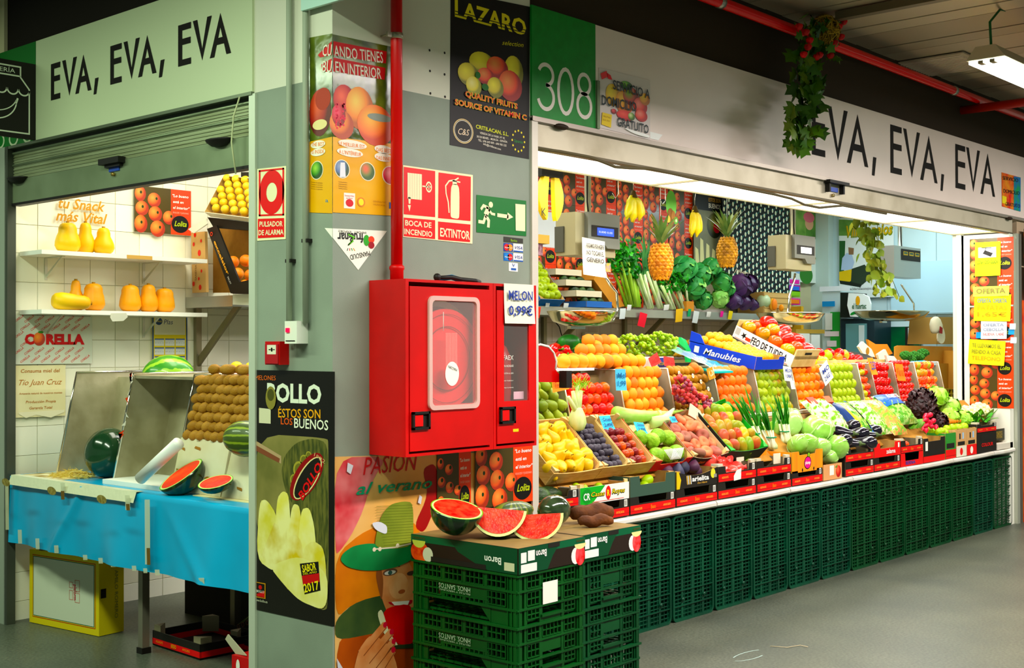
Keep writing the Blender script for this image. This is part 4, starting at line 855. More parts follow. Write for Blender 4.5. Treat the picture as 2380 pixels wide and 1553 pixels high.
b=MB();b.ball((.93,-.16,ZT+.05),.055,Mstripe('#2e4a14','#6e7e2c',11,rough=.4),16,12,(2.6,.95,.9));b.obj('long_green_melon','long dark green melon lying behind the watermelon wedges','melon')
BK=M('#4a2814',.75,c2='#6e4020',sc_=14,bump=.5,bsc=40)
for k,(p0,p1,R,lb)in enumerate((((1.07,-.40,ZT+.045),(1.265,-.48,ZT+.05),.042,'upper long brown cassava root on the right carton'),((1.0,-.50,ZT+.028),(1.15,-.57,ZT+.03),.027,'lower short brown cassava root on the right carton'),)):
    p0=V(p0);p1=V(p1);b=MB();n=9;b.tube([p0.lerp(p1,i/n)+V((0,0,.006*math.sin(i*1.3)))for i in range(n+1)],[R*max(.25,math.sin(PI*(.12+.76*i/n))**.5)for i in range(n+1)],BK,10);b.obj('cassava_root',lb,'cassava','cassava roots on the right carton')
# ================================================================ LEFT OPENING
YB=2.85;fb=FY(0,YB,0)
def pb(x,y):q=at(x,y,Y=YB-.01);return(q.x,q.z)
# shelves
def bracket(b,x,y0,z,L,mat):
    b.box((x-.008,y0,z-.13),(x+.008,y0+.004,z),mat);b.box((x-.008,y0-L,z-.006),(x+.008,y0,z),mat);b.prism([(x-.001,y0,z-.12),(x-.001,y0,z-.10),(x-.001,y0-L*.8,z-.006),(x-.001,y0-L*.9,z-.006)],(.003,0,0),mat)
for z,nm in((2.098,'upper'),(1.764,'lower')):
    r=thing('wall_shelf',(.635,2.72,z-.022),f'{nm} white wall shelf carrying squashes in the left stall','shelf','white wall shelves')
    MB().box((.09,2.598,z-.024),(1.18,2.85,z),WHITE).part('board',r)
    if z>2:MB().box((.62,2.5965,z-.023),(.79,2.599,z-.001),M('#caa262',.7)).part('tape',r,'brown tape strip')
    for x in(.25,.89):b=MB();bracket(b,x,YB-.001,z-.024,.2,M('#dadacb',.4,.3));b.part('bracket',r)
# squashes
SQ=M('#efae3c',.42,c2='#e69a2c',sc_=5,rnd=1,lo=.3,hi=.75,bump=.06,bsc=14);SQL=M('#f4cc58',.42,c2='#eab43c',sc_=5,rnd=1,bump=.06,bsc=14);STM=M('#a87c34',.8)
def squash(loc,H,R,neck,nk,mat,label,rot=None,grp='butternut squashes on the white shelves',top=.82):
    r=thing('butternut_squash',loc,label,'squash',grp);b=MB();pr_=[(.0005,.012),(R*.55,0),(R*.85,.015),(R,H*.22),(R*.97,H*.36),(R*(neck+1)/2,H*.52),(R*neck,H*.66),(R*neck*.98,H*.80),(R*neck*.8,H*.92),(R*nk,H*.975),(.001,H*.97)]
    m=rot.to_matrix()if rot else None
    b.lathe(pr_,mat,20,loc,rib=.03,nrib=8,mtx=m,smooth=True);b.part('body',r)
    b=MB();b.lathe([(.016,H*.955),(.010,H*1.0),(.012,H*1.03),(.0,H*1.03)],STM,6,loc,mtx=m);b.part('stem',r);return r
def sqp(px0,px1,ybot,ytop,z,mat,label,neck=.7,nk=.35,Y=2.70):
    a=at(px0,ybot,Y=Y);c_=at(px1,ybot,Y=Y);t=at((px0+px1)/2,ytop,Y=Y);squash(((a.x+c_.x)/2,Y,z),t.z-z-.012,abs(c_.x-a.x)/2,neck,nk,mat,label)
sqp(130,184,583,512,2.099,SQL,'wide pale squash, leftmost on the upper white shelf',.72);sqp(178,219,584,512,2.099,SQL,'slim tall squash, middle of the three on the upper shelf',.62,Y=2.75);sqp(218,263,586,524,2.099,SQL,'squash at the right end of the three on the upper shelf',.62)
sqp(157,195,716,646,1.765,SQ,'tall narrow-necked squash behind the lying one on the lower shelf',.55,Y=2.76);sqp(193,241,718,653,1.765,SQ,'broad orange squash right of the lying one on the lower shelf',.8)
sqp(280,325,719,657,1.765,SQ,'left squash of the right-hand trio on the lower shelf',.8);sqp(325,365,720,656,1.765,SQ,'middle squash of the right-hand trio on the lower shelf',.72);sqp(361,403,721,665,1.765,SQ,'squat squash, right of the right-hand trio on the lower shelf',.85)
squash((at(101,690,Y=2.68).x+.042,2.66,1.765+.052),.215,.052,.8,.4,SQL,'pale squash lying on its side at the left of the lower shelf',rot=Euler((0,PI/2+.05,-.25)))
b=MB();q=at(257,728,Y=2.596);f=Fr((q.x,2.596,q.z),(1,0,0),(0,-.3,1));b.poly(f,[(0,0),(0,-.025),(.02,-.05),(.09,-.045),(.115,-.02),(.10,.004)],.002,PAPER);b.obj('shelf_note','crumpled white paper note hanging from the lower white shelf','note')
# wall posters
lolita(FY(.815,YB-.012,2.262),.405,.285,'tangerine poster on the tiled wall left of the crates in the left stall')
def flat(name,label,x0,y0,x1,y1,mat,cat='poster',Y=None,th=.001):
    (a,z1_),(c_,z0_)=pb(x0,y0),pb(x1,y1);f=FY(a,YB-.010,z0_);w_,h_=c_-a,z1_-z0_
    r=thing(name,f.p(w_/2,0),label,cat);b=MB();b.fbox(f,0,w_,0,h_,0,th,mat);FPN[r.name]=b.part('sheet',r);return r,f,w_,h_
r,f,w_,h_=flat('brand_poster','white citrus poster with CORELLA in red and rows of small slanted words',32,733,214,845,M('#dfe3d4',.4))
RD=K('#d42820');b=MB();b.rect(f,w_*.02,h_*.02,w_*.98,h_*.98,.0014,M('#dfe3d4',.4));b.ell(f,w_*.31,h_*.52,w_*.075,h_*.14,.0036,Mrad('#f8a040','#e86420','#b84010'));b.ell(f,w_*.33,h_*.66,w_*.035,h_*.025,.004,K('#3c8a30'));b.part('orange_print',r,kind='stuff')
for i in range(6):
    for j in range(8):
        x=-.04+j*.128+(.05 if i%2 else 0);y=.02+i*.165
        if .34<y+.08<.7 and .1<x<.9:continue
        if x<0 or x>.9:continue
        text('CORELLA',f,w_*x,h_*y,.013,K('#d8483c'),r,rot=.62,w=.068,c=.002,bold=.02)
text('C',f,w_*.13,h_*.42,h_*.2,RD,r,c=.004,bold=.06);text('RELLA',f,w_*.395,h_*.42,h_*.2,RD,r,w=w_*.5,c=.004,bold=.06)
r,f,w_,h_=flat('honey_poster','cream honey notice with a torn bottom edge under the citrus poster',36,850,152,966,M('#ece4bc',.7,c2='#e6dcae',sc_=6,bump=.3,bsc=9))
BR=K('#b0701c')
for s,x,y,h,ww,sh in(('Consuma miel del',.10,.86,.055,.78,.1),('Tío Juan Cruz',.07,.62,.085,.86,.4),('Artesanía natural de nuestros montes',.07,.44,.03,.86,0),('Producción Propia',.2,.27,.04,.6,.15),('Garantía Total',.27,.15,.04,.46,.15)):text(s,f,w_*x,h_*y,h_*h*1.3,BR,r,w=w_*ww,c=.002,shear=sh,bold=.01 if sh<.3 else 0)
b=MB();b.poly(f,[(.02,.02),(w_*.2,-.004),(w_*.4,.012),(w_*.7,-.008),(w_*.97,.02),(w_*.98,.035),(.02,.03)],.003,M('#f0eacc',.7));b.part('torn_edge',r)
r,f,w_,h_=flat('wall_calendar','yellow and blue wall calendar behind the striped watermelon',354,734,435,862,K('#e8d23c'),'calendar')
b=MB();b.rect(f,0,0,w_*.035,h_,.0015,K('#28508c'));b.rect(f,w_*.965,0,w_,h_,.0015,K('#28508c'));b.rect(f,w_*.06,h_*.66,w_*.94,h_*.98,.0015,K('#f0ecd0'));b.ell(f,w_*.18,h_*.9,w_*.1,h_*.065,.002,K('#28406c'))
for i in range(3):
    for j in range(4):b.rect(f,w_*(.06+.3*i),h_*(.46-.16*j),w_*(.33+.3*i),h_*(.59-.16*j),.0015,K('#eef0ea'));b.rect(f,w_*(.06+.3*i),h_*(.57-.16*j),w_*(.33+.3*i),h_*(.59-.16*j),.0017,K('#28508c'))
b.part('month_fields',r,kind='stuff');text('Plas',f,w_*.32,h_*.85,h_*.09,K('#28406c'),r,w=w_*.26,c=.002,shear=.2);text('JORGE',f,w_*.09,h_*.885,h_*.03,YEL,r,w=w_*.17,c=.0025)
for i in range(3):
    for j in range(4):text('1 2 3 4 5 6 7',f,w_*(.075+.3*i),h_*(.54-.16*j),h_*.018,K('#5a6478'),r,w=w_*.24,c=.002);text('8 9 10 11 12',f,w_*(.075+.3*i),h_*(.505-.16*j),h_*.018,K('#5a6478'),r,w=w_*.24,c=.002)
# snack lettering (cut-out letters stuck on the wall)
r=thing('wall_lettering',(.5,YB-.01,2.3),'golden cut-out script lettering tu Snack más Vital on the tiles','lettering');GD=M('#c4901f',.5)
a=pb(128,512);c_=pb(248,512);t=pb(134,483);text('más Vital',FY(0,YB-.012,0),a[0],a[1],.062,GD,r,w=c_[0]-a[0],c=.006,shear=.3,bold=.02);text('tu Snack',FY(0,YB-.012,0),t[0],t[1],.062,GD,r,w=.3,c=.006,shear=.3,bold=.02)
# table with the blue plastic cloth
r=thing('table',(.4,1.66,0),'folding table covered with blue plastic in the left opening','table')
MB().box((.03,.60,.80),(.75,2.74,.822),CARD).part('tabletop',r)
for x,y in((.14,1.64),(.14,2.66),(.70,1.64),(.70,.7),(.14,.7)):
    MB().box((x-.02,y-.02,.02),(x+.02,y+.02,.80),M('#8f8a7c',.4,.6)).part('leg',r)
    MB().box((x-.026,y-.026,0),(x+.026,y+.026,.03),BLACK).part('foot',r)
CL=M('#1fa9d8',.28,c2='#1898c4',sc_=2,coat=.3,bump=.15,bsc=5)
r=thing('tablecloth',(.2,1.66,.46),'turquoise blue plastic sheet taped over the table in the left opening','tablecloth');b=MB()
ny,nz=110,16;vs=[];ys=[.56+2.21*i/ny for i in range(ny+1)]
def foldx(y,t):return-.004-.012*t*(math.sin(y*9)+.5*math.sin(y*23+1.3))-.010*t*max(0,math.sin(y*3.2+2.5))**3-.016*math.exp(-((y-.9-.35*(1-t))/.05)**2)*t-.014*math.exp(-((y-2.28+.3*(1-t))/.03)**2)
for j in range(nz+1):
    t=j/nz
    for y in ys:vs.append((foldx(y,t)-.008*t,y,.832-.368*t))
for y in ys:vs.insert(0,(.0,0,0))
top=[(.012,y,.838)for y in ys];top2=[(.70,y,.838)for y in ys];vs=top2+top+vs[ny+1:]
b.add(vs,[(j*(ny+1)+i,j*(ny+1)+i+1,(j+1)*(ny+1)+i+1,(j+1)*(ny+1)+i)for j in range(nz+2)for i in range(ny)],CL,True);b.part('sheet',r)
TP=M('#cfd2b4',.3,alpha=.72);g=Fr((-.035,0,0),(0,-1,0),(0,0,1))
def ctape(px,y0,y1,wpx,nm='tape_strip',mat=TP,c=0.0):
    b=MB();P=[pc(g0,px-wpx/2,y0),pc(g0,px+wpx/2,y0),pc(g0,px+wpx/2+1,y1),pc(g0,px-wpx/2+1,y1)];b.poly(g,P,c,mat);b.part(nm,r)
for px,y0,y1,ww in((357,1160,1310,12),(60,1230,1262,9),(101,1250,1275,9),(145,1266,1284,10),(212,1288,1300,10),(248,1295,1308,10),(277,1309,1316,11),(326,1313,1325,10),(352,1319,1330,9),(380,1322,1335,11),(483,1341,1358,13),(160,1122,1140,10),(311,1150,1184,11),(30,1120,1230,8)):ctape(px,y0,y1,ww)
for px,y0,y1 in((160,1140,1160),(312,1170,1185),(360,1272,1311)):ctape(px,y0,y1,8,'brown_print',M('#6a5228',.5),.001)
b=MB();q0=at(27,1103,X=-.01);q1=at(318,1150,X=-.01)
b.add([(-.03,q0.y,.79),(-.03,q1.y,.79),(-.012,q1.y,.842),(-.012,q0.y,.842),(.03,q1.y,.8425),(.03,q0.y,.8425)],[(0,1,2,3),(3,2,4,5)],M('#d8dac0',.25,bump=.3,bsc=20));b.part('tape_band',r)
b=MB()
for px,py in((78,1112),(185,1131),(302,1150)):m=pc(g0,px,py);b.ell(Fr((-.032,0,0),(0,-1,0),(-.15,0,1)),m[0],m[1],.045,.022,.0,M('#7a6c38',.5,c2='#a89a60',sc_=60),18)
b.part('tape_ovals',r,kind='stuff')
MB().box((.10,.60,.8385),(.66,1.15,.842),M('#e6deb8',.8,c2='#dccf9c',sc_=12)).part('paper_sheet',r)
MB().box((.02,2.28,.8385),(.25,2.72,.841),M('#e6deb8',.8,c2='#8a7440',sc_=12)).part('paper_sheet',r)
# empty sloping steel trays, faces towards -X
def tray_left(y0,y1,zb,label,backmat=STEEL):
    r=thing('steel_tray',(.35,(y0+y1)/2,zb),label,'tray','steel trays of the left stall');z1=1.41;xb,xt=.165+.12*(zb-.84)/.57,.285;dp=.26
    for y in(y1,):
        b=MB();b.prism([(xb,y,zb),(xb+dp+.35,y,zb),(xt+dp+.35,y,z1),(xt,y,z1)],(0,.006,0),STEEL);b.part('side_panel',r)
        b=MB();b.tube([(xb-.004,y,zb),(xt-.004,y,z1),(xt+.6,y,z1+.002)],.0065,CHROME,6);b.part('rim',r,'bright folded edge')
    b=MB();b.prism([(xb+dp,y0,zb),(xb+dp,y1,zb),(xt+dp,y1,z1-.03),(xt+dp,y0,z1-.03)],(.01,0,0),backmat);b.part('back_panel',r);return r
tray_left(1.985,2.56,.845,'empty sloping steel tray at the far left of the left stall');t2=tray_left(1.42,1.97,.845,'empty sloping steel tray with torn tape scraps on its edge');tray_left(.60,1.405,1.09,'sloping steel tray holding the stacked kiwis')
b=MB();
for k in range(11):
    t=random.random();x=.165+.12*t-.004;z=.85+.56*t;c0=V((x-.006,1.966,z));b.add([c0+V((random.uniform(-.02,.02),-.003,random.uniform(-.03,.03)))for _ in range(4)],[(0,1,2,3)],random.choice((PAPER,M('#e8543c',.5),PAPER)))
b.part('tape_scraps',t2,kind='stuff')
MB().box((.10,1.40,.8385),(.70,1.97,.862),M('#f0f2ea',.6)).obj('foam_board','white foam base board under the second steel tray','foam board')
b=MB();b.box((.29,.62,1.385),(.9,1.98,1.40),STEEL);b.box((.62,1.985,1.20),(.9,2.55,1.215),STEEL);b.obj('steel_counter','steel counter top behind the sloping trays of the left stall','counter')
# styrofoam fronts
for(y0,y1,z1,lb)in((.985,1.40,1.10,'old white foam box front below the kiwis, left one'),(.60,.975,1.06,'old white foam box front below the kiwis, right one by the pillar')):
    r=thing('foam_box',(.2,(y0+y1)/2,.843),lb,'foam box','foam boxes below the kiwis');FM=M('#e2ddc2',.6,c2='#d2caa6',sc_=4,bump=.4,bsc=9)
    MB().prism([(.14,y0,.843),(.14,y1,.843),(.20,y1,z1),(.20,y0,z1)],(.03,0,0),FM).part('front',r);MB().box((.20,y0,z1-.03),(.42,y1,z1-.01),FM).part('top',r)
    b=MB()
    for k in range(5):y=y0+random.random()*(y1-y0-.05);z=.87+random.random()*.2;x=.14+.06*(z-.843)/(z1-.843)-.002;b.add([(x,y,z),(x,y+.03+.05*random.random(),z+.01),(x,y+.04,z+.02),(x,y,z+.015)],[(0,1,2,3)],M('#a8783c',.7))
    b.part('tears',r,kind='stuff')
# kiwis
def fruit_mesh(nm,prof,mat,seg=14,rib=0,nrib=0,stem=None,fn=None):
    b=MB();b.lathe(prof,mat,seg,rib=rib,nrib=nrib,fn=fn)
    if stem:b.lathe(stem[0],stem[1],5)
    return b.mesh(nm)
def ovp(a,h,n=9,p=1.0,dip=0):return[(max(.0003,a*math.sin(PI*i/n)**p),-h*math.cos(PI*i/n)+(dip*h*(1 if i==0 else-1)if i in(0,n)else 0))for i in range(n+1)]
def put(name,me,loc,rot,label,cat,group,s=1):
    o=bpy.data.objects.new(name,me);COL.objects.link(o);o.location=loc
    if isinstance(rot,Matrix):o.rotation_euler=rot.to_euler()
    else:o.rotation_euler=rot
    o.scale=(s,)*3 if isinstance(s,(int,float))else s
    return tag(o,label,cat,group)
BKW=M('#b08444',.6,c2='#946a2c',sc_=9,rnd=1,bump=.25,bsc=120);KW=[fruit_mesh('kiwi',ovp(.027,.037,8),BKW,12)]
def fpile(name,cat,meshes,fr,nc,nr,dx,dy,place,desc,group,axis,jit=.003,off=.5,lean=.0,sc0=1,rj=.15,skip=None,colw='left',low='bottom'):
    """fruit stacked on a sloping face: fr.u across, fr.v up the slope, fr.n outwards; labels count rows up and places from the left"""
    for r_ in range(nr):
        n=nc-(r_%2 if off else 0)
        for c_ in range(n):
            if skip and skip(r_,c_):continue
            a=(c_+.5+(off if r_%2 else 0))*dx;b_=(r_+.5)*dy
            p=fr.p(a+random.uniform(-jit,jit),b_+random.uniform(-jit,jit),random.uniform(-jit,jit)+lean*r_)
            ax=axis+V((random.gauss(0,rj),random.gauss(0,rj),random.gauss(0,rj)))
            m=ax.to_track_quat('Z','Y').to_matrix()@Matrix.Rotation(random.random()*6.3,3,'Z')
            put(name,random.choice(meshes),p,m,f'{desc}, {ORD[r_]} row up, {ORD[c_]} from {colw}, {place}',cat,group,sc0*random.uniform(.95,1.05))
fk=Fr((.205,1.375,1.095),(0,-1,0),(.13,0,.5))
fpile('kiwi','kiwi',KW,fk,13,7,.058,.0465,'beside the pillar','brown kiwi','kiwis stacked by the pillar',CV(.85,.35,.25),off=.5,rj=.22)
for k in range(6):put('kiwi',KW[0],(.30+.03*(k%2),1.26-.062*k,1.44+.0*k),Euler((1.5,.2,random.random())),f'brown kiwi in the loose row topping the kiwi stack, {ORD[k]} from the left','kiwi','kiwis on top of the kiwi stack')
PYF=[fruit_mesh('yellow_melon',ovp(.036,.036,8),M('#f0cc5c',.4,c2='#e4b438',sc_=8,rnd=1),12)]
for k in range(7):put('yellow_plum',PYF[0],(.62+.035*(k%2),1.52-.085*k,1.44+(.05 if k in(3,5)else 0)),(0,random.random(),0),f'pale yellow fruit on the counter behind the kiwis, {ORD[k]} from the left','fruit','pale yellow fruit behind the kiwis')
MB().box((.60,1.05,1.402),(.63,1.62,1.43),BRED).obj('red_box_edge','low red and black carton edge in front of the pale yellow fruit','box')
def ball_melon(name,c,R,sc_,mat,label,cat='watermelon',rot=None):
    b=MB();b.ball(c,R,mat,24,16,sc_);o=b.obj(name,label,cat);return o
o=put('watermelon',fruit_mesh('watermelon',ovp(.118,.145,14),Mstripe('#3c8a28','#a0cc54',10,rough=.35,thr=.12,wob=1.6),28),at(390,874,Y=2.14),(1.45,.0,1.05),'light green striped watermelon showing above the second steel tray','watermelon',None)
put('watermelon',fruit_mesh('watermelon',ovp(.128,.138,14),M('#17301c',.16,c2='#22442a',sc_=4,coat=.5),28),(.275,2.21,.975),(.15,.2,0),'round dark green whole watermelon on straw in the first steel tray','watermelon',None)
pm=put('green_melon',fruit_mesh('green_melon',ovp(.085,.12,12),Mstripe('#3c5018','#8ca040',14,rough=.45,thr=.5),24,rib=.04,nrib=12),(.13,.76,1.13),(PI/2,0,.35),'ribbed green melon beside the kiwis at the pillar edge','melon',None)
b=MB();ST=[M('#e8d48c',.8),M('#d8bf6c',.8)]
for k in range(420):
    a=random.uniform(0,6.3);rr=random.random()**.6;p=V((.17+rr*.10*math.cos(a),2.40+.14*rr*math.sin(a),.845+.04*(1-rr)*random.random()));d=V((random.uniform(-1,1),random.uniform(-1,1),random.uniform(-.25,.5))).normalized()*random.uniform(.015,.035);n_=V((d.y,-d.x,.2)).normalized()*.0008
    b.add([p-d-n_,p-d+n_,p+d*.3+V((0,0,.006)),p+d],[(0,1,2,3)],ST[k%2])
b.obj('packing_straw','nest of pale packing straw in the first steel tray','straw',kind='stuff')
# rolled plastic
r=thing('plastic_roll',(.05,1.5,.86),'roll of white plastic leaning against the second steel tray','roll');p0=at(326,1113,X=.03);p1=at(415,1030,X=.06)
MB().tube([p0,p1],.030,M('#eef0ee',.3),16).part('roll',r)
half_melon('watermelon_half',at(420,1103,X=.08),.122,.72,CV(-.50,.78,.36),CV(.80,.60,0),'long half watermelon with a pale orange-red cut face on the blue cloth',M('#f4603c',.4,c2='#ee4a30',sc_=12,bump=.2,bsc=50),depth=.8)
half_melon('watermelon_half',at(501,1120,X=.07),.083,.85,CV(-.16,.93,.33),CV(.97,.22,0),'small half watermelon wrapped in film beside the long one',M('#f2543c',.3,c2='#ea3e2c',sc_=14,bump=.3,bsc=60),depth=.62)
# stuff under the table
r=thing('carton_box',(.3,2.5,0),'yellow-edged white cardboard carton standing on end under the blue cloth','box')
x0,x1=.17,.27;ya,yb_=2.135,2.745
A=[(.10,2.749),(.172,2.128)];u=V((A[1][0]-A[0][0],A[1][1]-A[0][1],0));L=u.length;fr=Fr((A[0][0],A[0][1],.003),u,(0,0,1));YC=M('#d8c43c',.6);n2=-fr.n
MB().fbox(fr,0,L,0,.41,-.16,0,YC).part('body',r);b=MB();b.rect(fr,.03,.035,L-.03,.385,.001,M('#b83c24',.6));b.rect(fr,.034,.039,L-.034,.381,.0014,YC);b.rect(fr,.038,.043,L-.038,.377,.0018,M('#3a6058',.6));b.rect(fr,.043,.047,L-.043,.373,.0022,M('#cfd4c0',.5));b.part('white_panel',r)
text('plaform',fr,L*.655,.255,.026,M('#a8203c',.5),r,rot=-PI/2,w=.085,c=.003,bold=.02)
b=MB()
for i,(a,z,ww,hh)in enumerate(((.37,.17,.03,.05),(.37,.235,.03,.03),(.42,.16,.04,.05),(.42,.22,.04,.06))):b.line(fr,[(a,z),(a+ww,z),(a+ww,z+hh),(a,z+hh),(a,z)],.003,.003,M('#c07868',.5))
b.part('red_stamps',r,kind='stuff')
fr2=Fr(fr.p(L,0,0),-fr.n,(0,0,1));MB().rect(fr2,.01,.20,.045,.25,.001,DARK).part('handle_hole',r);text('AMILO ROMERO',fr2,.10,.34,.022,M('#6c7440',.6),r,rot=-PI/2,w=.26,c=.002)
def low_crate(loc,w_,d_,h_,label,rz=0):
    r=thing('fruit_box',loc,label,'box');cz=math.cos(rz);sz=math.sin(rz);fr=Fr(loc,(cz,sz,0),(0,0,1));frl=Fr(fr.p(0,0,-d_),-fr.n*-1 if False else fr.n,(0,0,1));
    b=MB();b.fbox(fr,0,w_,0,.008,-d_,0,DARK);b.part('base',r)
    for a0,a1,c0,c1 in((0,w_,-.006,0),(0,w_,-d_,-d_+.006),(0,.006,-d_,0),(w_-.006,w_,-d_,0)):
        b=MB();b.fbox(fr,a0,a1,0,h_,c0,c1,DARK);b.fbox(fr,a0-.001,a1+.001,.008,h_*.5,c0-.001,c1+.001,BRED);b.part('side',r)
    for a,c_ in((0,0),(w_,0),(0,-d_),(w_,-d_)):
        sa=1 if a==0 else-1;sc2=-1 if c_==0 else 1;b=MB();b.prism([fr.p(a+.006*sa,h_*.3,c_+.006*sc2),fr.p(a+.07*sa,h_*.3,c_+.006*sc2),fr.p(a+.006*sa,h_*.3,c_+.07*sc2)],(0,0,h_*1.1),M('#9a9076',.7));b.part('corner_post',r)
    return r,fr
r,fr=low_crate((.26,1.75,.003),.46,.36,.075,'red and black avocado box on the floor under the table',rz=-1.62)
text('AGUACATE',fr,.04,.02,.012,M('#f0b048',.5),r,w=.07,c=.004);text('BESO',fr,.19,.017,.018,M('#e8a040',.5),r,w=.05,c=.004,bold=.03);text('AVOCADO',fr,.30,.02,.012,M('#f0b048',.5),r,w=.07,c=.004)
r,fr=low_crate((.50,1.42,.003),.40,.3,.06,'grey-flapped dark cherry box behind the avocado box under the table',rz=-1.62)
b=MB()
for k in range(6):x,z=.1+.04*k,.12+.015*(k%3);b.ring(fr,x,z,.010,.012,.008,M('#8c4a38',.5),10);b.line(fr,[(x,z+.01),(.22,.20)],.002,.008,M('#6c7c44',.5))
b.part('cherry_drawing',r,kind='stuff')
r=thing('red_carton',(.1,.67,0),'red and yellow carton standing by the pillar foot under the table','box');MB().box((.06,.56,.002),(.2,.78,.145),M('#c02818',.6)).part('body',r);f=FX(.059,.78,.002);b=MB();b.rect(f,.002,.02,.22,.08,.001,M('#d8a83c',.6));b.ell(f,.05,.10,.014,.03,.002,PAPER);b.ell(f,.11,.05,.02,.035,.002,PAPER);b.part('print',r,kind='stuff')
b=MB();b.prism([(.08,.78,.145),(.08,.86,.20),(.08,.84,.225),(.08,.70,.150)],(.006,0,0),M('#b9b49c',.7));b.obj('carton_flap','pale open carton flap above the red carton','flap')
r=thing('shade_filler',(1,1.4,0),'black chest standing in the dark behind the table leg','filler');MB().box((.82,.58,.0),(1.2,2.30,.70),M('#14110d',.8)).part('body',r);MB().box((.815,.57,.70),(1.21,2.31,.74),M('#1c1712',.7)).part('lid',r)  # made-up black box that keeps the gap under the table dark
# crates of fruit high at the back, seen under the left shutter
def wcrate(px0,py0,px1,py1,Y,name,label,ext,dep=.25,h_=.08,tilt=0):
    a=at(px0,py1,Y=Y);e=at(px1,py1,Y=Y);return box3(name,label,a,(1,0,tilt),(0,1,0),e.x-a.x,dep,h_,ext,INC,posts=False)
# boxes on the steel shelf seen through the left opening
r=thing('steel_shelf',(4.7,2.6,1.81),'long steel shelf along the tiled back wall, carrying the greens','shelf')
MB().box((1.19,2.352,1.80),(8.2,2.85,1.868),M('#b9bbb2',.3,.7,c2='#9ea199',sc_=2)).part('shelf_board',r)
for x in(1.25,*[at(px_,760,Y=2.83).x for px_ in(1262,1450,1614,1754)]):
    b=MB();b.box((x,2.82,1.25),(x+.04,2.85,1.80),M('#8d876e',.4,.5));b.part('bracket_post',r);b=MB();b.prism([(x+.01,2.83,1.42),(x+.01,2.83,1.48),(x+.01,2.44,1.80),(x+.01,2.38,1.80)],(.02,0,0),M('#7c7458',.45,.5));b.part('bracket_strut',r)

# ================================================================ RIGHT COUNTER
def zs(x):return .643+.0037*(x-2)
GD=[M('#124a32',.42,c2='#0c3826',sc_=5),M('#0f4826',.42,c2='#0a361b',sc_=5)]
def stand_crate(mat):
    Wc,H,D=.418,.598,.39;r=thing('plastic_crate',(0,0,0),'x','crate');fr=FY(0,0,0)
    def rr(a,b_,e,g,rad):
        P=[]
        for cx,cz,an in((b_-rad,e+rad,-90),(b_-rad,g-rad,0),(a+rad,g-rad,90),(a+rad,e+rad,180)):
            for k in range(5):t=math.radians(an+22.5*k);P.append((cx+rad*math.cos(t),cz+rad*math.sin(t)))
        return P
    A=rr(.002,Wc-.002,0,H,.035);B=rr(.014,Wc-.014,.012,H-.012,.028);n=len(A);b=MB()
    vs=[fr.p(a,z,0)for a,z in A]+[fr.p(a,z,0)for a,z in B]+[fr.p(a,z,-.03)for a,z in B]+[fr.p(a,z,-D)for a,z in A]
    b.add(vs,[(i,(i+1)%n,n+(i+1)%n,n+i)for i in range(n)]+[(n+i,n+(i+1)%n,2*n+(i+1)%n,2*n+i)for i in range(n)]+[((i+1)%n,i,3*n+i,3*n+(i+1)%n)for i in range(n)],mat);b.part('shell',r)
    for k in range(1,7):
        z=H*k/7;MB().fbox(fr,.012,Wc-.012,z-.0025,z+.0025,-.014,-.001,mat).part('cross_rib',r)
    for k in range(1,4):x=Wc*k/4;MB().fbox(fr,x-.009,x+.009,.012,H-.012,-.016,-.008,mat).part('upright_rib',r)
    b=MB()
    for k in range(27):z=.014+(H-.028)*k/26;b.fbox(fr,.012,Wc-.012,z-.003,z+.003,-.013,-.010,mat)
    for k in range(12):x=.012+(Wc-.024)*(k+.5)/12;b.fbox(fr,x-.0022,x+.0022,.012,H-.012,-.012,-.009,mat)
    b.part('lattice',r,kind='stuff')
    for x,z in((.10,.12),(Wc-.10,.12),(.10,H-.12),(Wc-.10,H-.12)):b=MB();b.tube([fr.p(x,z,-.012),fr.p(x,z,.002)],.011,mat,8);b.part('foot_stud',r)
    return r
sc0=[stand_crate(m)for m in GD];x=2.028;wd=.4268
pl=['first','second','third','fourth','fifth','sixth','seventh','eighth','ninth','tenth','eleventh','twelfth','thirteenth']
for k in range(14):
    X0=1.165+.43*0+(k+0)*.4325 if False else 2.032+(k-1)*.4318
    lb=f'upended dark green crate under the right counter, {pl[k-1]} from the melon stack' if k else 'upended dark green crate under the right counter, half hidden by the melon stack'
    src=sc0[0]if k<7 or k==12 else sc0[1]
    if k in(0,13)and src.get('label')=='x':pass
    loc=(X0,0,.0)
    if src['label']=='x':r=src;r.location=loc;r['label']=lb
    else:r=copytree(src,None,loc,label=lb)
    r['group']='upended crates under the right counter';r.rotation_euler=(0,random.uniform(-.004,.004),0)
SL=M('#e6e4dc',.4,c2='#d6d2c4',sc_=4)
for k,(a,b_)in enumerate(((1.3,2.88),(2.89,3.74),(3.75,4.60),(4.61,5.46),(5.47,6.32),(6.33,7.17),(7.18,7.66))):
    b=MB();P=[];n=8
    for i in range(n+1):t=i/n;x=a+(b_-a)*t;z=zs(x)-.004*math.sin(PI*t);P.append((x,z))
    b.add([v for x,z in P for v in((x,-.012,z-.036),(x,-.022,z-.026),(x,-.022,z-.010),(x,-.012,z),(x,.40,z),(x,.40,z-.036))],[(6*i+j,6*i+6+j,6*i+6+(j+1)%6,6*i+(j+1)%6)for i in range(n)for j in range(6)]+[(5,4,3,2,1,0),tuple(6*n+j for j in range(6))],SL)
    b.obj('counter_slab',f'white rounded counter board on the green crates, {ORD[k]} from the melon stack','board','white counter boards')
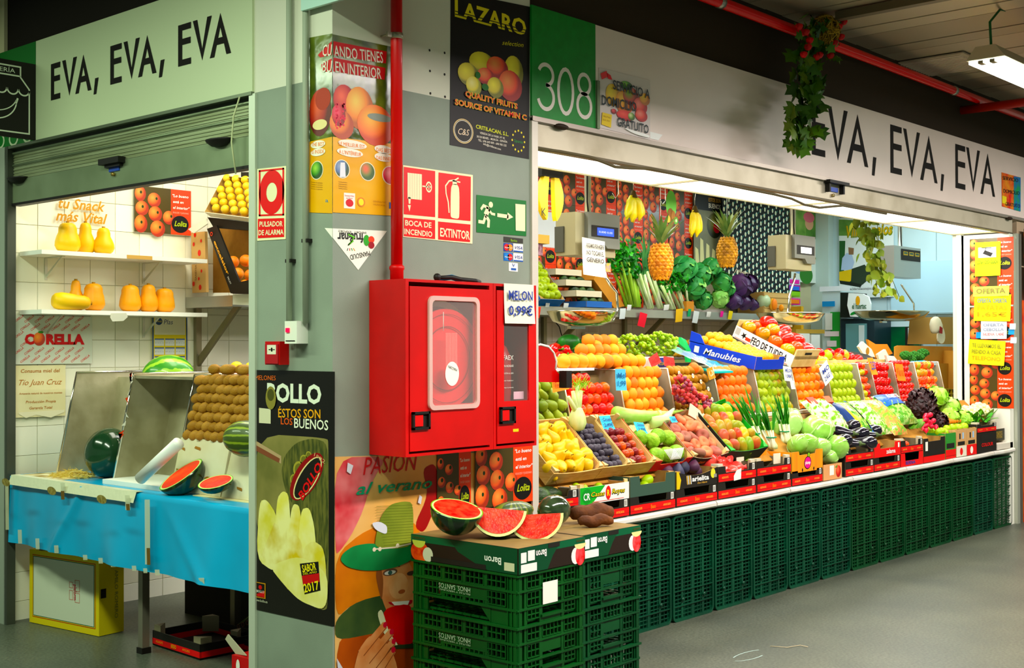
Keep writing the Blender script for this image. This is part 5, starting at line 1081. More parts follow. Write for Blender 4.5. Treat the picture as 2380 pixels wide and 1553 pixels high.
# hidden stepped stand
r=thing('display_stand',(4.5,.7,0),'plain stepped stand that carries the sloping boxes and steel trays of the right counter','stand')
b=MB();b.prism([(1.46,.39,1.068),(1.46,.13,.818),(1.46,.13,.812),(1.46,.39,1.06)],(6.1,0,0),CARD);b.part('lower_slope',r)
MB().box((1.32,.412,.0),(7.6,1.10,1.05),M('#1a1712',.8)).part('core',r);MB().box((1.32,.40,1.05),(7.6,.77,1.068),STEEL).part('ledge',r)  # core painted near-black, imitating the shade inside the empty crates
MB().box((1.32,.79,1.05),(7.6,1.15,1.39),M('#8a8478',.7)).part('upper_core',r);MB().box((1.32,.785,1.392),(7.6,1.2,1.406),STEEL).part('deck',r)
# ---- generic open box
def box3(name,label,O,ux,uy,w_,d_,h_,ext,inn,t=.005,cut=None,posts=True,back=None,cat='box',group=None,band=None,bandh=(.12,.5),side_h=None,postm=None,curve=False):
    ux=V(ux).normalized();uy=V(uy).normalized();uz=ux.cross(uy);O=V(O);r=thing(name,O,label,cat,group)
    P=lambda a,b_,c_:O+ux*a+uy*b_+uz*c_
    F1=Fr(O,ux,uz);bk=back or h_;sh=side_h or h_
    def slab(fr,pts,m1,m2,nm):
        b=MB();b.prism([fr.p(x,y,0)for x,y in pts],-fr.n*t*.5,m1);b.prism([fr.p(x,y,-t*.5)for x,y in pts],-fr.n*t*.5,m2);return b.part(nm,r)
    if cut:m_,hc=cut;pts=[(0,0),(w_,0),(w_,h_),(w_-m_,h_),(w_-m_-.008,hc),(m_+.008,hc),(m_,h_),(0,h_)]
    else:pts=[(0,0),(w_,0),(w_,h_),(0,h_)]
    if curve:pts=[(0,0),(w_,0)]+[(w_-w_*k/10,h_-curve*math.sin(PI*k/10))for k in range(11)]
    FPN[r.name]=slab(F1,pts,ext,inn,'front_panel')
    slab(Fr(P(w_,d_,0),-ux,uz),[(0,0),(w_,0),(w_,bk),(0,bk)],ext,inn,'back_panel')
    slab(Fr(P(0,d_,0),-uy,uz),[(t,0),(d_-t,0),(d_-t,h_),(t,sh)],ext,inn,'side_panel');slab(Fr(P(w_,0,0),uy,uz),[(t,0),(d_-t,0),(d_-t,sh),(t,h_)],ext,inn,'side_panel')
    b=MB();b.prism([P(t,t,.001),P(w_-t,t,.001),P(w_-t,d_-t,.001),P(t,d_-t,.001)],uz*.004,inn);b.part('base',r)
    if band:
        b=MB();b.rect(F1,.001,h_*bandh[0],w_-.001,h_*bandh[1],.0008,band);b.rect(F1,.001,h_*(bandh[0]+.27*(bandh[1]-bandh[0])),w_-.001,h_*(bandh[0]+.33*(bandh[1]-bandh[0])),.0012,M('#8c1014',.5));b.part('colour_band',r)
    if posts:
        s=posts if not isinstance(posts,bool)else .035;hp=h_*1.02
        for a,e,sa,se in((t,t,1,1),(w_-t,t,-1,1),(t,d_-t,1,-1),(w_-t,d_-t,-1,-1)):
            b=MB();b.prism([P(a,e,.005),P(a+s*sa,e,.005),P(a,e+s*se,.005)],uz*(hp-.005+(.014 if postm else 0)),postm or inn);b.part('corner_post',r)
    return r,F1,P
BOXD=M('#1c1710',.6);INC=M('#b0905c',.85,c2='#a08048',sc_=10);LT=M('#e8b860',.5)
def beso(F1,w_,h_,r,small=False):
    text('AGUACATE',F1,w_*.08,h_*.24,h_*.13,LT,r,w=w_*.17,c=.002,bold=.01);text('AVOCADO',F1,w_*.72,h_*.24,h_*.13,LT,r,w=w_*.17,c=.002,bold=.01);text('Beso',F1,w_*.44,h_*.20,h_*.24,M('#f07828',.5),r,w=w_*.11,c=.0022,bold=.03)
def avobox(X0,X1,z,label,h_=.094,d_=.36,cut=(.075,.055),Y0=0.0,flaps=True):
    w_=X1-X0-.006;r,F1,P=box3('avocado_box',label,(X0+.003,Y0,z),(1,0,0),(0,1,0),w_,d_,h_,BOXD,M('#6e6650',.8),cut=cut,band=BRED,bandh=(.05,.52),posts=.05,cat='box',group='red and black avocado boxes on the counter',postm=M('#cfc7ae',.7)if flaps else None)
    beso(F1,w_,h_,r);b=MB();b.rect(F1,w_-.045,h_*.58,w_-.018,h_*.97,.0012,PAPER);[b.rect(F1,w_-.042+.004*k,h_*.62,w_-.040+.004*k,h_*.92,.0016,DARK)for k in range(5)];b.part('paper_label',r,kind='stuff');return r,F1,P
LV=.095
# lower level
low=[(1.19,1.622,'below the avocados at the pillar'),(1.63,2.055,'below the white green-lettered box'),(2.06,2.49,'below the dark green lime box'),(2.498,2.922,'below the black fig box'),(2.93,3.36,'below the pomegranates'),(3.37,3.79,'below the box with the single melon'),(3.80,4.21,'below the striped orange carton'),(4.535,4.965,'below the aubergines'),(4.97,5.40,'below the red carton')]
for a,b_,s in low:avobox(a,b_,zs(a)+.002,'red and black avocado box on the white board '+s,flaps=False)
z1=lambda a:zs(a)+.002+LV+.002
avobox(1.19,1.622,z1(1.3),'red and black box of large avocados next to the red cabinets',h_=.085)
BX={}
WG=M('#e8ece4',.5);r,F1,P=box3('produce_box','white produce box lettered Casas Royes with green corner and wooden posts',(1.634,0,z1(1.7)-.002),(1,0,0),(0,1,0),.418,.36,.088,WG,WOOD,posts=.03,postm=LWOOD)
b=MB();b.poly(F1,[(0,0),(.10,0),(.21,.088),(0,.088)],.001,M('#2ba83c',.5));b.ell(F1,.055,.042,.042,.038,.0014,M('#1d8a34',.5));b.ell(F1,.235,.046,.022,.036,.0014,M('#d8241c',.5));b.rect(F1,.10,.006,.37,.009,.0014,M('#d86458',.5));b.part('green_print',r,kind='stuff')
text('CR',F1,.025,.022,.036,WHITE,r,w=.055,c=.002,bold=.02);text('Casas',F1,.085,.034,.026,BLK,r,w=.12,c=.002,shear=.2,bold=.06);text('Casas',F1,.087,.036,.024,M('#e8d42c',.5),r,w=.115,c=.0025,shear=.2,bold=.01);text('Royes',F1,.265,.036,.026,BLK,r,w=.115,c=.002,shear=.2,bold=.06);text('Royes',F1,.267,.038,.024,M('#e8d42c',.5),r,w=.11,c=.0025,shear=.2,bold=.01);text('R',F1,.224,.030,.032,YEL,r,w=.022,c=.002,bold=.02)
DG=M('#3a5244',.55);r,F1,P=box3('produce_box','dark green cardboard box holding limes, right of the white green-lettered box',(2.062,0,z1(2.2)-.004),(1,0,0),(0,1,0),.424,.36,.110,DG,INC,cut=(.085,.062),posts=.045)
r,F1,P=box3('produce_box','black box lettered arielita holding figs',(2.50,0,z1(2.6)),(1,0,0),(0,1,0),.42,.36,.098,BOXD,INC,cut=False,curve=.030,posts=.04)
b=MB();b.poly(F1,[(0,0),(.03,0),(.045,.05),(.02,.098),(0,.098)],.001,M('#d8c04c',.5));b.ell(F1,.375,.065,.025,.028,.001,M('#d8d860',.5));b.rect(F1,.385,.04,.415,.06,.0012,M('#8a8a84',.5));[b.poly(F1,[(.105+.013*k,.02),(.112+.013*k,.02),(.108+.013*k,.05),(.105+.013*k,.07),(.098+.013*k,.07)],.0012,(LT,WHITE)[k%2])for k in range(4)];b.part('banana_print',r,kind='stuff');text('arielita',F1,.155,.034,.028,WHITE,r,w=.175,c=.002,bold=.03);text('Don Hilario',F1,.21,.016,.01,LT,r,w=.1,c=.002,shear=.3)
avobox(2.932,3.362,z1(3),'red and black box with pomegranates and a torn white sticker');avobox(3.37,3.79,z1(3.5),'red and black box holding one green melon and white card flaps')
f=Fr((3.10,-.003,z1(3)+.0),(1,0,0),(0,0,1));b=MB();b.poly(f,[(0,0),(.08,.005),(.085,.07),(.03,.06),(.0,.03)],0,PAPER);b.obj('torn_sticker','torn white sticker on the pomegranate box','sticker')
PLO=M('#f0a04c',.6,c2='#e88a34',sc_=3,stretch=(9,1,.2))
def plump(X0,w_,z,h_,label,Y0=.0):
    r,F1,P=box3('plum_carton',label,(X0,Y0,z),(1,0,0),(0,1,0),w_,.34,h_,PLO,INC,cut=(.09,h_*.82),posts=False,group='striped orange plum cartons');c=w_*.5
    b=MB();b.ell(F1,c,h_*.42,.047,h_*.31,.001,BLK,rot=.2);b.ell(F1,c,h_*.42,.041,h_*.27,.0014,M('#e83c8c',.5),rot=.2);b.ell(F1,c+.014,h_*.80,.018,h_*.13,.001,BLK,rot=.6);b.ell(F1,c+.014,h_*.80,.014,h_*.095,.0014,M('#8cc43c',.5),rot=.6)
    [b.ell(F1,w_*k,h_*.1,.008,.012,.001,BLK,10)for k in(.33,.7)];b.part('plum_print',r,kind='stuff');text('plump',F1,c-.034,h_*.36,.020,WHITE,r,w=.068,c=.002,bold=.03)
plump(3.802,.41,z1(3.9)-.015,.135,'orange striped plump carton at the front edge of the counter');plump(3.40,.36,z1(3.5)+.085,.09,'orange striped plump carton standing behind the melon box',Y0=.16)
r,F1,P=box3('peach_carton','small pale cardboard carton with a peach picture under the wrapped lettuces',(4.222,0,zs(4.2)+.002),(1,0,0),(0,1,0),.26,.3,.105,M('#d8a070',.7),INC,posts=False)
b=MB();b.ell(F1,.21,.05,.035,.04,.001,Mrad('#f07858','#d83c2c','#b02818'));b.rect(F1,.085,.03,.145,.095,.001,PAPER);b.poly(F1,[(.16,.08),(.20,.098),(.19,.075)],.0012,M('#6c8c3c',.5));b.part('peach_print',r,kind='stuff')
avobox(4.535,4.965,z1(4.7),'red and black box heaped with glossy aubergines')
r,F1,P=box3('produce_box','bright red carton lettered zalama beside the aubergines',(4.975,0,z1(5.1)),(1,0,0),(0,1,0),.43,.35,.10,BRED,INC,cut=(.09,.06),posts=.04);text('zalama',F1,.19,.02,.032,WHITE,r,w=.15,c=.002,bold=.02);b=MB();b.rect(F1,.385,.055,.41,.09,.001,PAPER);b.part('paper_label',r)
avobox(5.41,5.80,z1(5.5),'red and black box of small tomatoes with tall white flaps');r,F1,P=box3('produce_box','red carton lettered BERNA at the counter edge',(5.41,0,zs(5.5)+.002),(1,0,0),(0,1,0),.39,.35,.10,BRED,DARK,cut=(.07,.04),posts=.04);text('BERNA',F1,.08,.012,.026,M('#3c3c90',.5),r,w=.17,c=.002,bold=.02)
r,F1,P=box3('produce_box','tall black carton on a red band box near the middle right of the counter',(5.81,0,zs(5.9)+.05),(1,0,0),(0,1,0),.40,.35,.135,BOXD,INC,cut=(.08,.11),posts=.04);b=MB();b.rect(F1,.03,.04,.075,.11,.001,PAPER);b.rect(F1,.09,.01,.33,.05,.001,DARK);b.part('paper_label',r,kind='stuff')
r,F1,P=box3('avocado_box','lowest red and black box under the tall black carton',(5.81,0,zs(5.9)+.002),(1,0,0),(0,1,0),.40,.35,.046,BRED,DARK,posts=False)
r,F1,P=box3('produce_box','narrow green and red carton of small green fruit',(6.22,0,zs(6.3)+.002),(1,0,0),(0,1,0),.20,.3,.2,M('#3c8a3c',.6),INC,posts=.03,band=BRED,bandh=(.0,.35));b=MB();b.rect(F1,.02,.08,.17,.12,.001,DARK);b.part('handle_hole',r)
for k,(x,s)in enumerate(((6.43,'left'),(6.64,'right'))):
    r,F1,P=box3('produce_box',f'pale cardboard carton with red and white base, {s} of two beside the black band box',(x,0,zs(6.6)+.002),(1,0,0),(0,1,0),.205,.3,.215,M('#c8a070',.7),INC,posts=.03,group='pale cartons near the counter end');b=MB();b.rect(F1,0,0,.205,.085,.001,M('#e6e0cc',.6)if k==0 else BRED);b.rect(F1,.03,.09,.17,.12,.001,DARK);b.rect(F1,.06,.14,.085,.185,.001,DARK);b.rect(F1,.12,.14,.15,.19,.001,M('#a8c8e0',.6));b.ell(F1,.1,.04,.03,.03,.0014,BRED if k==0 else PAPER,12);b.part('print',r,kind='stuff')
r,F1,P=box3('produce_box','tall black carton lettered COLOUR in red at the far end',(6.86,0,zs(7)+.002),(1,0,0),(0,1,0),.42,.34,.165,BOXD,DARK,posts=False);text('COLOUR',F1,.09,.05,.028,M('#d82c24',.5),r,w=.25,c=.002,bold=.03);b=MB();b.rect(F1,.08,.10,.34,.15,.001,DARK);b.part('handle_hole',r)
avobox(6.86,7.28,zs(7)+.17,'red and black band box of green beans on the COLOUR carton',h_=.07)
r,F1,P=box3('produce_box','dark printed carton of cauliflower at the end post',(7.30,.05,zs(7.4)+.07),(1,0,0),(0,1,0),.35,.3,.10,M('#2c2a1c',.6),INC,posts=.04);b=MB();b.rect(F1,.07,.02,.25,.08,.001,M('#8c7430',.6,c2='#3a3418',sc_=60));b.rect(F1,0,0,.05,.1,.001,BRED);b.part('gold_print',r,kind='stuff')
MB().box((7.30,.0,zs(7.4)+.002),(7.66,.36,zs(7.4)+.05),M('#d8d4c4',.6)).obj('foam_block','pale foam block under the carton at the end post','foam board')
# ---- fruit meshes
def bumpf(amp,f=9):return lambda p:p*(1+amp*math.sin(p.x*f*40+1)*math.sin(p.y*f*37)*math.sin(p.z*f*31+2))
AVO=[fruit_mesh('avocado',[(.0003,-.052),(.022,-.046),(.034,-.03),(.037,-.008),(.033,.015),(.024,.035),(.014,.05),(.0003,.056)],M(c,.45,c2=d,sc_=30,rnd=1,bump=.35,bsc=90),16)for c,d in(('#3c5a28','#1f3018'),('#4c6c30','#283c1c'))]
LIM=[fruit_mesh('lime',ovp(.026,.032,8),M('#b4d448',.4,c2='#98c030',sc_=10,rnd=1),12)]
FIG=[fruit_mesh('fig',[(.0003,-.034),(.022,-.03),(.036,-.014),(.036,.004),(.024,.024),(.010,.04),(.0003,.05)],M('#2a2a3c',.5,c2=c,sc_=9,rnd=1),14)for c in('#4a4a64','#5c2a44')]
POM=[fruit_mesh('pomegranate',[(.0003,-.046),(.026,-.042),(.046,-.018),(.048,.008),(.034,.036),(.014,.046),(.012,.054),(.018,.066),(.012,.062),(.0003,.05)],M('#e0203c',.3,c2='#f06a5c',sc_=7,rnd=1,coat=.4),16)]
AUB=[fruit_mesh('aubergine',[(.0003,-.11),(.03,-.10),(.045,-.07),(.046,-.04),(.036,.0),(.026,.04),(.022,.07),(.014,.085),(.0003,.085)],M('#14101c',.1,coat=1),18,stem=([(.024,.062),(.022,.08),(.010,.092),(.006,.115),(.0,.115)],M('#4a5c34',.6)))]
BEET=[fruit_mesh('beet',ovp(.03,.034,7),M('#5a2c30',.6,c2='#8c4a2c',sc_=9,rnd=1),10)]
def scatter(name,cat,meshes,spots,label,group,s=1,rot=1.0):
    for i,(x,y,z,where)in enumerate(spots):
        put(name,random.choice(meshes),(x,y,z),Euler((random.uniform(-rot,rot)+PI/2*(rot>.5),random.uniform(-rot,rot),random.uniform(0,6))),f'{label}, {where}',cat,group,s*random.uniform(.94,1.06))
za=z1(1.3)+.005
for x,y,z,s,wh in((1.30,.10,.05,1.5,'left'),(1.42,.09,.052,1.6,'middle'),(1.53,.12,.05,1.35,'right'),(1.36,.24,.055,1.4,'back left'),(1.50,.26,.055,1.4,'back right')):
    put('avocado',AVO[0],(x,y,za+z),Euler((0,PI/2,random.uniform(-.5,.5))),f'large avocado in the box next to the red cabinets, {wh} one','avocado','large avocados next to the red cabinets',(.9*s,s,s))
zl=z1(2.2)
scatter('lime','lime',LIM,[(2.20,.10,zl+.035,'front left'),(2.27,.14,zl+.055,'next to the front left one'),(2.36,.10,zl+.06,'front right'),(2.12,.22,zl+.085,'at the back left'),(2.30,.08,zl+.03,'front middle'),(2.42,.2,zl+.035,'back right')],'yellow-green lime in the dark green box','limes in the dark green box',1.15)
scatter('lime','lime',LIM,[(1.75,.12,z1(1.7)+.07,'left'),(1.84,.15,z1(1.7)+.06,'middle'),(1.92,.1,z1(1.7)+.055,'right')],'pale lime in the white green-lettered box','limes in the white lettered box',1.0)
zf=z1(2.6)+.005
scatter('fig','fig',FIG,[(2.57,.12,zf+.09,'first from the left in the front row'),(2.64,.09,zf+.075,'second from the left in the front row'),(2.72,.11,zf+.10,'third in the front row, proudest'),(2.80,.09,zf+.10,'fourth in the front row'),(2.87,.12,zf+.065,'right end of the front row'),(2.62,.2,zf+.10,'left in the back row'),(2.70,.22,zf+.11,'middle in the back row'),(2.79,.2,zf+.10,'right in the back row')],'dark blue-purple fig in the arielita box','figs in the black lettered box',1.2,.3)
scatter('plum','plum',FIG,[(2.12+.085*k,.27,zl+.12,w_)for k,w_ in enumerate(('far left','second','third','fourth','far right'))],'large dark plum in the row behind the limes','large plums behind the limes',1.25,.8)
zp=z1(3)+.005
for x,y,z,s,wh in((3.03,.12,.10,1.25,'left'),(3.12,.11,.09,1.1,'second from left'),(3.205,.14,.115,1.35,'highest, crown up'),(3.08,.07,.045,1.0,'low at the front left'),(3.17,.06,.04,.95,'low at the front middle'),(3.26,.08,.05,1.0,'low at the front right'),(3.29,.2,.06,1.0,'back right'),(3.10,.24,.10,1.1,'back left')):
    put('pomegranate',POM[0],(x,y,zp+z),Euler((random.uniform(.9,1.6)if wh!='highest, crown up' else .15,0,random.uniform(-1,1))),f'red pomegranate in its box, {wh}','pomegranate','pomegranates in the counter box',s)
put('green_melon',fruit_mesh('green_melon',ovp(.045,.05,9),M('#9cc858',.4,c2='#7cb040',sc_=6),16),(3.47,.11,z1(3.5)+.055),(1.2,0,.4),'single pale green melon in the box with white card flaps','melon',None)
ZA=z1(4.7)+.005
for i,(px,py,Y,a,wh)in enumerate(((1945,1026,.07,.5,'front left'),(1972,1030,.06,.2,'second at the front'),(2003,1028,.05,.1,'third at the front'),(1958,1004,.15,.4,'left in the second layer'),(1985,1008,.14,-.2,'middle of the second layer'),(2012,1012,.13,.2,'right in the second layer'),(1965,992,.24,.1,'top left'),(1990,996,.22,.3,'top middle'),(2015,1000,.20,-.2,'top right'))):
    ax=CV(1,.1*(i%3)-.15,.35+.2*a);m=ax.to_track_quat('Z','Y').to_matrix();put('aubergine',AUB[0],at(px,py,Y=Y),m if i%2 else Matrix.Rotation(PI,3,'Z')@m,f'glossy black aubergine in the heap, {wh}','aubergine','aubergines heaped in the avocado box',1.0)
scatter('small_tomato','tomato',[fruit_mesh('small_tomato',ovp(.022,.02,7),M('#e8482c',.3,c2='#e07a34',sc_=8,rnd=1),12)],[(5.5+.05*k,.09+.03*(k%2),z1(5.5)+.05+.012*(k%2),w_)for k,w_ in enumerate(('left end','second','third','fourth','right end'))],'small red tomato in the box with tall white flaps','small tomatoes in the flap box',1.1)
scatter('green_plum','plum',LIM,[(6.25+.06*(k%3),.07+.07*(k//3),z1(6.3)+.105+.01*(k%2),w_)for k,w_ in enumerate(('front left','front middle','front right','back left','back middle','back right'))],'small green fruit in the narrow green carton','small green fruit in the narrow carton',1.2)
scatter('green_plum','plum',LIM,[(6.48+.11*k,.1,zs(6.6)+.215,w_)for k,w_ in enumerate(('first','second','third','fourth'))],'green fruit topping the pale cartons, from the left the','green fruit on the pale cartons',1.5)
for x,z,y,wh in((3.43,z1(3.5)+.06,.14,'left flap'),(3.66,z1(3.5)+.065,.05,'right flap'),(3.30,z1(3)+.075,.1,'pale flap right of the pomegranates'),(3.55,z1(3.5)+.035,.18,'low plate in the middle')):
    b=MB();b.box((x,y,z-.01),(x+.085,y+.004,z+.055 if 'low plate' not in wh else z+.03),M('#e8ddc4',.7));b.obj('card_flap',f'upright card flap in the boxes behind the counter edge, {wh}','card','card flaps of the melon box')
for k in range(6):x=5.28+.11*k;b=MB();b.box((x,.2+.02*(k%2),z1(5.5)+.06),(x+.07,.204+.02*(k%2),z1(5.5)+.145),M('#e6d8bc',.7));b.obj('card_flap',f'upright pale card flap behind the small tomatoes, {ORD[k]} from the left','card','card flaps behind the small tomatoes')
# ---- boxes standing on the left end of the steel shelf
r=thing('fruit_box',(1.27,2.58,1.87),'brown carton with a red dotted edge standing open on the steel shelf','box');gx=FX(1.205,0,0)
px_=lambda x,y,X_:(lambda q:(-q.y,q.z))(at(x,y,X=X_))
def gpoly(b,pts,X_,th,mat):f=FX(X_,0,0);b.prism([f.p(*px_(x,y,X_),0)for x,y in pts],V((th,0,0)),mat)
b=MB();gpoly(b,[(444,541),(476,538),(479,679),(447,681)],1.22,.02,M('#d8b078',.7));b.part('dotted_edge',r)
b=MB();gpoly(b,[(444,541),(583,520),(583,680),(447,681)],1.40,.01,CARD);b.part('inner_back',r)
b=MB();f=FX(1.218,0,0)
for x,y,s in((453,546,7),(467,560,5),(450,568,6),(463,588,9),(451,610,6),(468,630,5),(462,648,5),(450,660,7),(465,668,8)):m=px_(x,y,1.218);b.ell(f,m[0],m[1],s*.00185,s*.0022,0,M('#e04030',.5),12)
b.part('red_dots',r,kind='stuff');m=px_(457,652,1.217);text('SANSYSA',f,m[0],m[1],.018,M('#6c4a14',.6),r,rot=PI/2,w=.10,c=.002)
r=thing('fruit_box',(1.2,2.4,1.87),'black box side lettered excelsior FRUIT leaning before the oranges on the shelf','box');b=MB();gpoly(b,[(481,532),(503,524),(556,655),(553,682),(536,682)],1.165,.012,BLACK);FPN[r.name]=b.part('side_panel',r)
f=FX(1.163,0,0);m0=px_(498,562,1.163);m1=px_(530,640,1.163);d_=(m1[0]-m0[0],m1[1]-m0[1]);an=math.atan2(d_[1],d_[0]);text('excelsior',f,m0[0]-.004,m0[1],.022,M('#f0b040',.5),r,rot=an,w=math.hypot(*d_),c=.002,bold=.03);m0=px_(529,645,1.163);text('FRUIT',f,m0[0],m0[1],.012,WHITE,r,rot=an,w=.055,c=.002);m0=px_(492,544,1.163);b=MB();b.ring(f,m0[0],m0[1],.008,.013,.002,M('#e04c2c',.5),16);b.part('logo_print',r)
b=MB();gpoly(b,[(536,660),(583,650),(583,683),(540,683)],1.15,.2,BLACK);b.part('base',r)
BOR=[fruit_mesh('orange',ovp(.038,.037,9),M('#f4843c',.45,c2='#f0a050',sc_=5,rnd=1),14)]
for k,(x,y,w_)in enumerate(((542,609,'upper left'),(571,606,'upper right'),(553,636,'middle left'),(582,640,'middle right'),(571,664,'lower'),(590,615,'upper right by the post'))):put('orange',BOR[0],at(x,y,X=1.22+.02*(k%2)),(0,0,0),f'pale orange fruit in the black excelsior box, {w_}','orange','pale oranges in the excelsior box')
P0=at(484,500,X=1.17);P1=at(590,514,X=1.17);P2=at(449,420,X=1.27);u_=(P1-P0).normalized();v_=(P2-P0);v_=(v_-u_*v_.dot(u_));L_=v_.length
r,F1,P=box3('fruit_box','white and wooden box of round yellow fruit tilted high above the shelf',P0-u_.cross(v_.normalized())*.02,u_,v_,(P1-P0).length,L_*1.18,.055,M('#e8e4d0',.6),INC,posts=.02)
f=Fr(P(0,L_*1.18,0),-v_,u_.cross(v_));text('GUSAFIR',f,.05,.012,.028,M('#d84c28',.5),r,w=.16,c=.003,bold=.02)
YLW=[fruit_mesh('yellow_fruit',ovp(.0265,.028,8),M('#ecd060',.45,c2='#e4b848',sc_=7,rnd=1),12)];S=Fr(P(0,0,0),u_,v_);wv=(P1-P0).length
for j in range(6):
    for i in range(4+(j%2)):put('yellow_fruit',YLW[0],S.p(.035+(wv-.03)*(i+(0 if j%2 else .5))/4.6,.03+(L_*1.12)*(j+.3)/6,.045),Euler((1,j,i)),f'round yellow fruit in the high tilted box, {ORD[j]} row up, {ORD[i]} from left','fruit','yellow fruit in the high tilted box')
b=MB();gpoly(b,[(482,505),(588,518),(586,535),(497,530)],1.19,.25,DARK);b.obj('dark_box','dark carton below the high tilted box of yellow fruit','box')
b=MB();gpoly(b,[(437,533),(478,508),(482,520),(450,542)],1.16,.01,PAPER);o=b.obj('cherry_flap','white carton flap with a cherry print left of the dark carton','flap')
b=MB();gpoly(b,[(583,400),(560,400),(560,430),(575,480),(583,490)],1.3,.1,DARK);b.obj('black_box','black box edge behind the high tilted fruit box','box')
b=MB();gpoly(b,[(541,684),(583,684),(583,710),(541,708)],1.18,.004,M('#e8eee8',.5));b.obj('shelf_label','white label with orange print on the left end of the steel shelf','label')
# ================================================================ SLOPING BOXES (second tier)
TY,TZ=.12,.845;UYT=V((0,.72,.69));UZT=V((1,0,0)).cross(UYT)
def tilt_box(X0,X1,label,ext,inn,name='produce_box',d_=.37,h_=.085,Y0=TY,Z0=TZ,**k):
    r,F1,P=box3(name,label,(X0,Y0,Z0),(1,0,0),UYT,X1-X0,d_,h_,ext,inn,**k)
    S=Fr(P(0,0,0),(1,0,0),UYT);return r,F1,P,S
def spread_(name,cat,meshes,S,w_,d_,nx,ny,lift,desc,place,group,s=1,jit=.012,tilt=.5,base=None,ramp=0,skip=None,near='bottom'):
    for j in range(ny):
        for i in range(nx):
            if skip and skip(i,j):continue
            a=.02+(w_-.04)*(i+.5+(.25 if j%2 else-.2))/nx;b_=.02+(d_-.04)*(j+.5)/ny
            p=S.p(min(max(a,.03),w_-.03)+random.uniform(-jit,jit),b_+random.uniform(-jit,jit),lift+random.uniform(-.006,.008)+ramp*j)
            ax=V(base or(random.uniform(-1,1),random.uniform(-1,.2),random.uniform(-.4,1)))+V((random.gauss(0,tilt),random.gauss(0,tilt),random.gauss(0,tilt)))*(1 if base else 0)
            m=ax.to_track_quat('Z','Y').to_matrix()@Matrix.Rotation(random.random()*6.3,3,'Z')
            put(name,random.choice(meshes),p,m,f'{desc}, {ORD[j]} row up, {ORD[i]} from left, {place}',cat,group,s*random.uniform(.93,1.07))
PEARM=lambda c,d,**k:fruit_mesh('pear',[(.0003,-.040),(.022,-.038),(.036,-.022),(.037,-.004),(.028,.016),(.017,.034),(.013,.046),(.006,.052),(.0003,.050)],M(c,.4,c2=d,sc_=k.get('s',8),rnd=1,lo=k.get('lo',.4),hi=.7),14,stem=([(.002,.046),(.002,.068),(.0,.068)],M('#6c4a1c',.8)))
YP=[PEARM('#e8c438','#dca82c'),PEARM('#e4bc40','#dcc04c')]
CURL=WOOD
r,F1,P,S=tilt_box(1.50,1.905,'sloping wooden tray of yellow pears beside the red cabinets',WOOD,LWOOD,curve=.012,posts=.035,postm=LWOOD)
spread_('yellow_pear','pear',YP,S,.40,.36,5,5,.062,'yellow pear','in the sloping wooden tray','yellow pears in the sloping tray',1.12,.010)
r,F1,P,S=tilt_box(1.91,2.15,'narrow sloping box of small dark figs',WOOD,LWOOD,posts=.03,postm=LWOOD)
DP=[fruit_mesh('dark_plum',ovp(.021,.024,7),M('#241c24',.5,c2='#4a4450',sc_=10,rnd=1),12)]
spread_('dark_plum','plum',DP,S,.235,.36,5,8,.055,'small black plum','in the narrow box','small black plums in the narrow box',1.0,.006)
r,F1,P,S=tilt_box(2.155,2.39,'narrow sloping box of dark red plums with a blue price card',WOOD,LWOOD,posts=.03,postm=LWOOD)
RP=[fruit_mesh('red_plum',ovp(.027,.028,8),M(c,.35,c2=d,sc_=8,rnd=1),12)for c,d in(('#581820','#8c2a24'),('#7c1c1c','#e06a34'))]
spread_('red_plum','plum',RP,S,.235,.36,4,6,.058,'dark red plum','in the narrow box','dark red plums in the narrow box',1.0,.006,skip=lambda i,j:j>4)
BLU='#52b8dc'
note(Fr(S.p(.02,.27,.07),(1,0,0),(0,.35,.9)),.10,.085,BLU,'blue price card for the dark red plums, Ciruelas',['Ciruela','2,49€'],ink='#1c3c6c')
for x0 in(1.96,2.15):
    pass
r,F1,P,S=tilt_box(2.395,2.76,'sloping red and blue box of custard apples with an egg-crate pad',M('#d8342c',.5),INC,posts=.05,cut=(.06,.05))
b=MB();f=Fr(P(0,.37,0),-UYT,UZT);b.rect(f,0,0,.37,.042,.001,M('#203c80',.5));b.part('blue_side_print',r);text('frutas',f,.05,.01,.025,WHITE,r,w=.1,c=.002,bold=.02);text('special',f,.22,.052,.018,WHITE,r,w=.1,c=.002,shear=.3)
PADM=M('#e0cfa0',.8);b=MB();n=20;vs=[]
for j in range(n+1):
    for i in range(n+1):a=.02+.325*i/n;e=.16+.19*j/n;vs.append(S.p(a,e,.03+.018*(math.sin(i*PI/2.5)*math.sin(j*PI/2.5))))
b.add(vs,[(j*(n+1)+i,j*(n+1)+i+1,(j+1)*(n+1)+i+1,(j+1)*(n+1)+i)for j in range(n)for i in range(n)],PADM,True);b.part('moulded_pad',r,'beige moulded pulp pad')
CH=[]
for c,d in(('#8cb848','#6c9a34'),('#a0c454','#7ca83c')):
    b=MB();b.ball((0,0,0),.048,M(c,.5,c2=d,sc_=26,rnd=1,bump=.9,bsc=38),18,12,(1,1,1.05),fn=lambda p:p*(1+.06*math.sin(p.x*110)*math.sin(p.y*110)*math.cos(p.z*95))*(1-.12*max(0,p.z/.048)));CH.append(b.mesh('custard_apple'))
for i,(a,e,wh)in enumerate(((.06,.20,'upper row first from the left'),(.15,.17,'upper row second'),(.235,.20,'upper row third'),(.315,.18,'upper row right end'),(.08,.06,'lower row left'),(.18,.055,'lower row middle'),(.285,.065,'lower row right'))):put('custard_apple',CH[i%2],S.p(a,e,.065),Euler((random.random(),random.random(),3*random.random())),f'knobbly green custard apple in the red and blue box, {wh}','custard apple','custard apples in the red and blue box')
b=MB();c0=S.p(.18,.055,.075)
